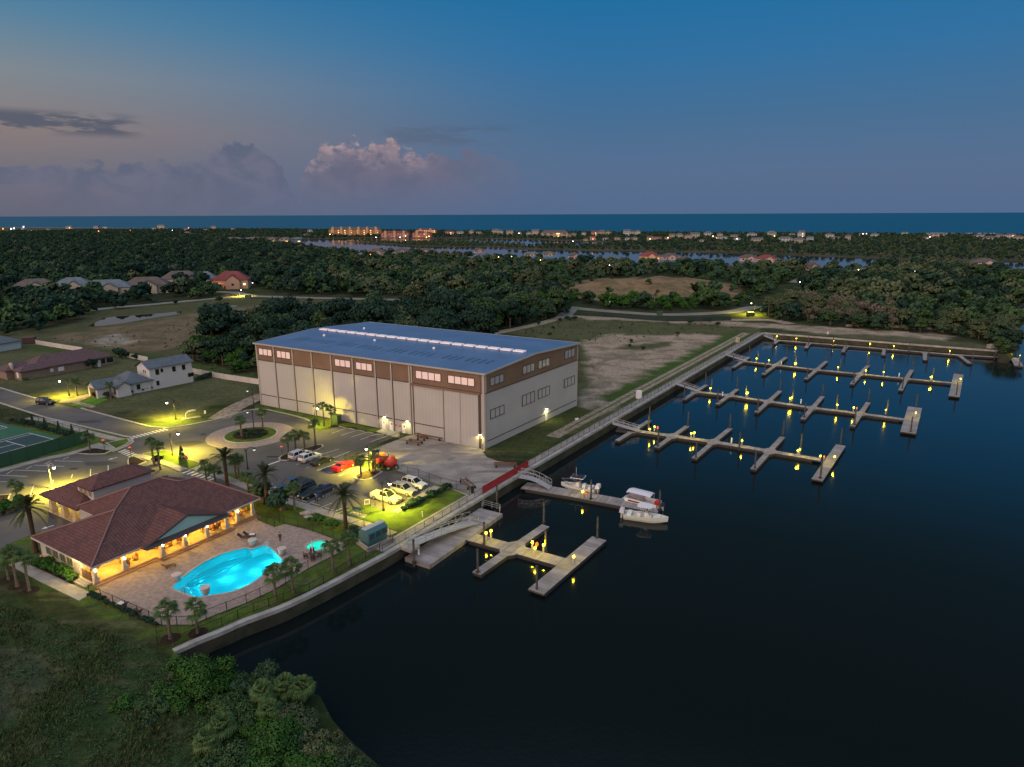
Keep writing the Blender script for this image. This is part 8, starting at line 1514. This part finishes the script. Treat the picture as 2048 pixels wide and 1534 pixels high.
# ---------------------------------------------------------------- palms
def frond_fan(b, o0, az, el, L, seg=11, w=.9):
    """a fan leaf: stalk, then narrow blades spreading from its end and drooping"""
    d = Vector((math.cos(az)*math.cos(el), math.sin(az)*math.cos(el), math.sin(el))); p = o0+d*L*.5; b.beam(o0, p, .03, .03); side = Vector((-math.sin(az), math.cos(az), 0)); up_ = side.cross(d)*-1
    for i in range(seg):
        t_ = (i/(seg-1)-.5)*2; dd = (d*math.cos(t_*1.45)+side*math.sin(t_*1.45)).normalized(); l_ = L*.62*(1-.25*abs(t_)); m_ = p+dd*l_*.6; e = p+dd*l_-Vector((0, 0, l_*.38)); nn = dd.cross(Vector((0, 0, 1))); nn = nn.normalized()*.085*w if nn.length > .01 else side*.08
        b.add([p, m_+nn, e, m_-nn], [(0, 1, 2, 3)])
def sabal(H, L=1.5, n=26, seed=0, name='sabal_palm'):
    g_ = random.Random(seed); r = empty(name); b = MB(); b.tube([(0, 0, -.1), (0, 0, .4), (.05*H/6, 0, H*.5), (0, 0, H-.2)], [.26, .19, .17, .16], 8); b.build('trunk', PTR, r); b = MB(); b.tube([(0, 0, H-.7), (0, 0, H-.35), (0, 0, H)], [.16, .22, .14], 8); b.build('boot_collar', DEADF, r); b = MB()
    for i in range(n): frond_fan(b, Vector((0, 0, H-.1)), i*2.4+g_.uniform(-.2, .2), g_.uniform(-.55, 1.2), L*g_.uniform(.85, 1.15))
    b.build('crown', PALML, r); return r
def datepalm(H, L=3.4, n=46, seed=0):
    g_ = random.Random(seed); r = empty('date_palm'); b = MB(); b.tube([(0, 0, -.1), (0, 0, .5), (0, 0, H*.5), (0, 0, H-.7), (0, 0, H)], [.42, .33, .29, .31, .42], 10); b.build('trunk', mat('date_trunk', (.085, .055, .035), .95, .1, col2=(.045, .03, .02), nscale=6), r); b = MB()
    for i in range(n):
        az_ = i*2.4+g_.uniform(-.15, .15); el = g_.uniform(-.35, 1.35); l_ = L*g_.uniform(.85, 1.1); side = Vector((-math.sin(az_), math.cos(az_), 0)); P_ = []
        for j in range(9): t_ = j/8; P_.append(Vector((0, 0, H))+Vector((math.cos(az_), math.sin(az_), 0))*l_*t_*math.cos(el)*(1-.08*t_)+Vector((0, 0, l_*t_*math.sin(el)-l_*.55*t_*t_*math.cos(el*.6))))
        for j in range(8):
            b.beam(P_[j], P_[j+1], .05*(1-j/10), .04); d = (P_[j+1]-P_[j]).normalized()
            for q_ in (0, .34, .67):
                p = P_[j].lerp(P_[j+1], q_); ll = .52*math.sin(math.pi*min(1, (j+q_+.7)/8.6))**.6
                for s_ in (-1, 1): e = p+(side*s_*.8+d*.75+Vector((0, 0, -.12))).normalized()*ll; wv = d*.045; b.add([p-wv, p+wv, e], [(0, 1, 2)])
    b.build('crown', DATEL, r); return r
cropo = {'3': (0, 620, 3.938), '4': (400, 740, 4.5125), '1': (0, 880, 3.4865), '2': (330, 880, 3.4865), '6': (0, 420, 3.413), '9': (1480, 420, 3.606), '0': (0, 0, 1)}
def cpx(k_, x, y): o = cropo[k_]; return o[0]+x/o[2], o[1]+y/o[2]
SP = {}
def palm(k_, x, yb, yt, label, group='sabal palms', L=1.5):
    bx, by = cpx(k_, x, yb); _, ty = cpx(k_, x, yt); p = at(bx, by); H = max(2.2, height_at(bx, by, ty)-.9); hk = min(SP, key=lambda v: abs(v-H)) if SP else None
    if hk is None or (abs(hk-H) > .5): o = sabal(H, L, 26, int(x*7+yb)); SP[H] = o
    else: o = copy_tree(SP[hk], (0, 0, 0))
    o.location = p; o.rotation_euler = (0, 0, random.uniform(0, 6.28)); tag(o, label, 'palm', group); return o
for a in (('3', 608, 672, 540, 'lit palm by the driveway of the white house'), ('3', 875, 700, 572, 'palm in front of the white house lawn'), ('3', 710, 1108, 960, 'palm in the bed beside the tennis corner'), ('3', 1215, 1228, 1008, 'left of the two palms in the bed by the junction'), ('3', 1262, 1258, 1045, 'right of the two palms in the bed by the junction'), ('4', 378, 600, 398, 'left palm in the roundabout'), ('4', 568, 528, 335, 'right palm in the roundabout'), ('4', 800, 782, 565, 'first palm of the kerbed island, nearest its tip'), ('4', 865, 742, 550, 'second palm of the kerbed island'), ('4', 945, 718, 540, 'third palm of the kerbed island'), ('4', 1042, 682, 460, 'tallest palm, at the far end of the kerbed island'), ('4', 1120, 510, 300, 'left of two lit palms by the barn wall'), ('4', 1188, 500, 310, 'right of two lit palms by the barn wall'), ('4', 1455, 958, 762, 'palm in the lit bed beside the red car'), ('4', 1585, 905, 735, 'bright yellow lit palm beside the lamp and the red machines'), ('1', 128, 440, 298, 'small palm in the planter of the angled lot'), ('1', 62, 972, 765, 'left of three palms on the lawn west of the clubhouse'), ('1', 122, 1022, 738, 'middle of three palms on the lawn west of the clubhouse'), ('1', 208, 1052, 780, 'right of three palms on the lawn west of the clubhouse'), ('1', 1190, 1385, 1105, 'left of two palms outside the south deck corner'), ('1', 1380, 1345, 1132, 'right of two palms outside the south deck corner'), ('2', 775, 1115, 862, 'left of two palms below the pool'), ('2', 895, 1065, 835, 'right of two palms below the pool'), ('2', 1172, 922, 698, 'palm outside the deck fence near the spa'), ('2', 1287, 865, 632, 'palm left of the generator'), ('2', 905, 485, 300, 'palm between the blue pickup and the sidewalk'), ('2', 290, 292, 140, 'slim palm left of the big date palm by the crosswalk'), ('2', 352, 302, 180, 'short palm behind the clubhouse roof by the crosswalk'), ('2', 497, 268, 95, 'left of a close pair of palms behind the date palm'), ('2', 518, 272, 100, 'right of a close pair of palms behind the date palm'), ('2', 583, 372, 210, 'dark low palm between two date palms'), ('3', 1690, 512, 418, 'small palm by the panel fence near the barn'), ('9', 202, 775, 640, 'left palm at the edge of the wood by the far lamp'), ('9', 258, 770, 600, 'tall palm at the edge of the wood by the far lamp')): palm(*a)
for x, yb, yt in ((612, 502, 482), (690, 510, 486), (1226, 519, 503), (1440, 520, 508), (1625, 532, 517), (1745, 560, 530), (1790, 566, 536), (1760, 572, 548), (1840, 556, 532), (1690, 588, 560), (1120, 588, 560), (980, 570, 548), (1330, 612, 590), (1350, 610, 585), (1310, 608, 588)): palm('0', x, yb, yt, 'distant palm standing above the crowns of the woods', 'distant palms', 1.8)
# the tapering H of each date palm comes from the photograph
for i, (k_, x, yb, yt, lb) in enumerate((('1', 255, 785, 470, 'big date palm left of the clubhouse'), ('2', 435, 322, 120, 'big date palm behind the clubhouse east roof'), ('2', 715, 462, 240, 'big date palm between the clubhouse and the blue pickup'), ('2', 1262, 625, 385, 'big date palm on the parking lawn beside the bench'))):
    bx, by = cpx(k_, x, yb); p = at(bx, by); H = height_at(bx, by, cpx(k_, x, yt)[1]); o = datepalm(H, 3.3, 46, i); o.location = p; tag(o, lb, 'palm', 'date palms')
for i, ((x, y), s_) in enumerate((((1190, 1385), 1), ((1380, 1345), 1), ((62, 972), 1), ((122, 1022), 1), ((208, 1052), 1))): p = c1(x, y); sheet('mulch_ring', circle(p, 1.1, 18), .035+.12*(i < 2)*0, MULCH)
# ---------------------------------------------------------------- the near thicket at the water's edge
def near_tree(x, y, rad, h, leaf, seed, label, nl=15000, sz=.085, flat=.8, sink=0):
    r = tree_proto('thicket_tree', leaf, nl, rad*1.12, h, sz, 34, seed, flat, .0, .62); r.location = at(x, y, -1.0-sink); tag(r, label, 'tree', 'thicket at the near shore'); return r
near_tree(400, 1400, 3.4, 4.8, LEAFG, 41, 'bright green rounded tree at the end of the curving seawall'); near_tree(335, 1425, 2.4, 3.2, LEAF, 42, 'low dark green bush left of the rounded tree by the seawall end'); near_tree(520, 1395, 2.3, 3.8, LEAF, 43, 'leafy tree overhanging the dark water right of the rounded tree'); near_tree(470, 1460, 2.8, 3.6, LEAF, 44, 'dark tree in the middle of the near thicket')
near_tree(575, 1478, 2.8, 3.4, LEAFO, 45, 'olive tree at the right edge of the near thicket'); near_tree(560, 1530, 3.2, 3.8, LEAFG, 46, 'green tree at the bottom edge of the picture'); near_tree(640, 1550, 2.6, 3.4, LEAFO, 47, 'olive tree at the bottom right tip of the thicket'); near_tree(470, 1570, 3.0, 3.4, LEAF, 48, 'dark tree half outside the bottom edge'); near_tree(250, 1420, 1.5, 1.6, LEAFG, 49, 'small yellow green bush alone in the rough grass', 3000)
near_tree(360, 1375, 1.8, 2.0, LEAFO, 52, 'pale bush at the foot of the seawall end', 6000); near_tree(300, 1450, 1.8, 1.6, LEAF, 53, 'low sprawling bush at the left fringe of the thicket', 6000); near_tree(430, 1500, 2.2, 2.0, LEAF, 54, 'dark low bush behind the drooping fan palms', 7000); near_tree(540, 1490, 2.4, 3.0, LEAFG, 55, 'green bush in the gap at the heart of the thicket', 8000); near_tree(600, 1520, 2.4, 2.6, LEAF, 56, 'dark bush at the right fringe above the water', 8000)
near_tree(680, 1600, 2.6, 3.0, LEAF, 50, 'lowest tree of the thicket at the bottom edge'); near_tree(620, 1590, 3.0, 3.6, LEAFG, 51, 'green tree just at the bottom edge of the thicket')
for i, (x, y, H, lb) in enumerate(((575, 1425, 2.2, 'fan palm overhanging the water at the right of the thicket'), (610, 1420, 1.8, 'outermost fan palm of the thicket above the dark water'), (530, 1440, 2.4, 'fan palm in the middle of the thicket'), (450, 1500, 1.8, 'fan palm with drooping pale leaves at the left of the thicket'), (420, 1520, 1.3, 'lowest fan palm at the left of the thicket'), (545, 1470, 1.9, 'fan palm between the olive tree and the dark tree'))):
    o = sabal(H+1, 1.35, 34, 60+i, 'fan_palm'); o.location = at(x, y, -1.0); tag(o, lb, 'palm', 'fan palms of the near thicket')
o = bare_proto(9, 3.2, .04); o.location = at(600, 1490, -.6); o.name = 'bare_shrub'; tag(o, 'bare grey branches sticking out of the near thicket', 'shrub')
# rough grass of the near ground: blades and weeds, one mass
SP_ = np.array([[p.x, p.y] for p in SCRUB]); G_ = np.concatenate([grid(-75, 2, 36, 84, .42), grid(-75, 2, 36, 84, .75)]); G_ = G_[inside(G_, SP_) & inside(G_, LP)]; G_ = G_[np.abs(G_[:, 0])/G_[:, 1] < 1.0]
dn = np.sin(G_[:, 0]*.7+np.cos(G_[:, 1]*.5)*2)*np.cos(G_[:, 1]*.6)+.5*np.sin(G_[:, 0]*1.9+G_[:, 1]*1.3); bare_ = inside(G_, px((-20, 1300), (60, 1290), (120, 1340), (60, 1420), (-20, 1440))); G_ = G_[((dn+rng.normal(size=len(G_))*.5) > -.5) & ~(bare_ & (rng.random(len(G_)) < .35))]; n = len(G_); print('tufts', n)
z0 = scrub_bump(G_, np.ones(n)); B_ = 7; C = np.repeat(np.column_stack([G_, z0]), B_, 0)+np.column_stack([rng.normal(size=(n*B_, 2))*.16, np.zeros(n*B_)]); a = rng.uniform(0, 6.28, n*B_); hgt = np.repeat(rng.uniform(.12, .55, n)*(1+.4*np.sin(G_[:, 0]*.5)), B_)*rng.uniform(.6, 1.2, n*B_); w = .035
d = np.column_stack([np.cos(a), np.sin(a), np.zeros(len(a))]); s_ = np.column_stack([-np.sin(a), np.cos(a), np.zeros(len(a))])*w; tip = C+d*(hgt*.5)[:, None]+np.column_stack([np.zeros((len(a), 2)), hgt]); md_ = C+d*(hgt*.2)[:, None]+np.column_stack([np.zeros((len(a), 2)), hgt*.65]); V = np.stack([C-s_, C+s_, md_+s_*.9, tip], 1).reshape(-1, 3); Q = np.arange(len(V)).reshape(-1, 4)
GR = mat('rough_grass', (.020, .045, .012), .9, .1, isl=(.085, .100, .042)); tag(npmesh('rough_grass', V, Q, [GR]), 'rough grass and weeds on the near bank', None, None, 'stuff')
pick = rng.random(n) < .22; C = np.repeat(np.column_stack([G_[pick], z0[pick]+.15]), 16, 0); C = C+rng.normal(size=C.shape)*np.array([.34, .34, .14]); C[:, 2] = np.maximum(C[:, 2], .02); V, Q = quads(C, np.array([0, 0, 1.])+rng.normal(size=C.shape)*.5, .075); tag(npmesh('weeds', V, Q, [LEAF]), 'leafy weeds among the rough grass', None, None, 'stuff')
print('SCRIPT DONE', len(bpy.data.objects))
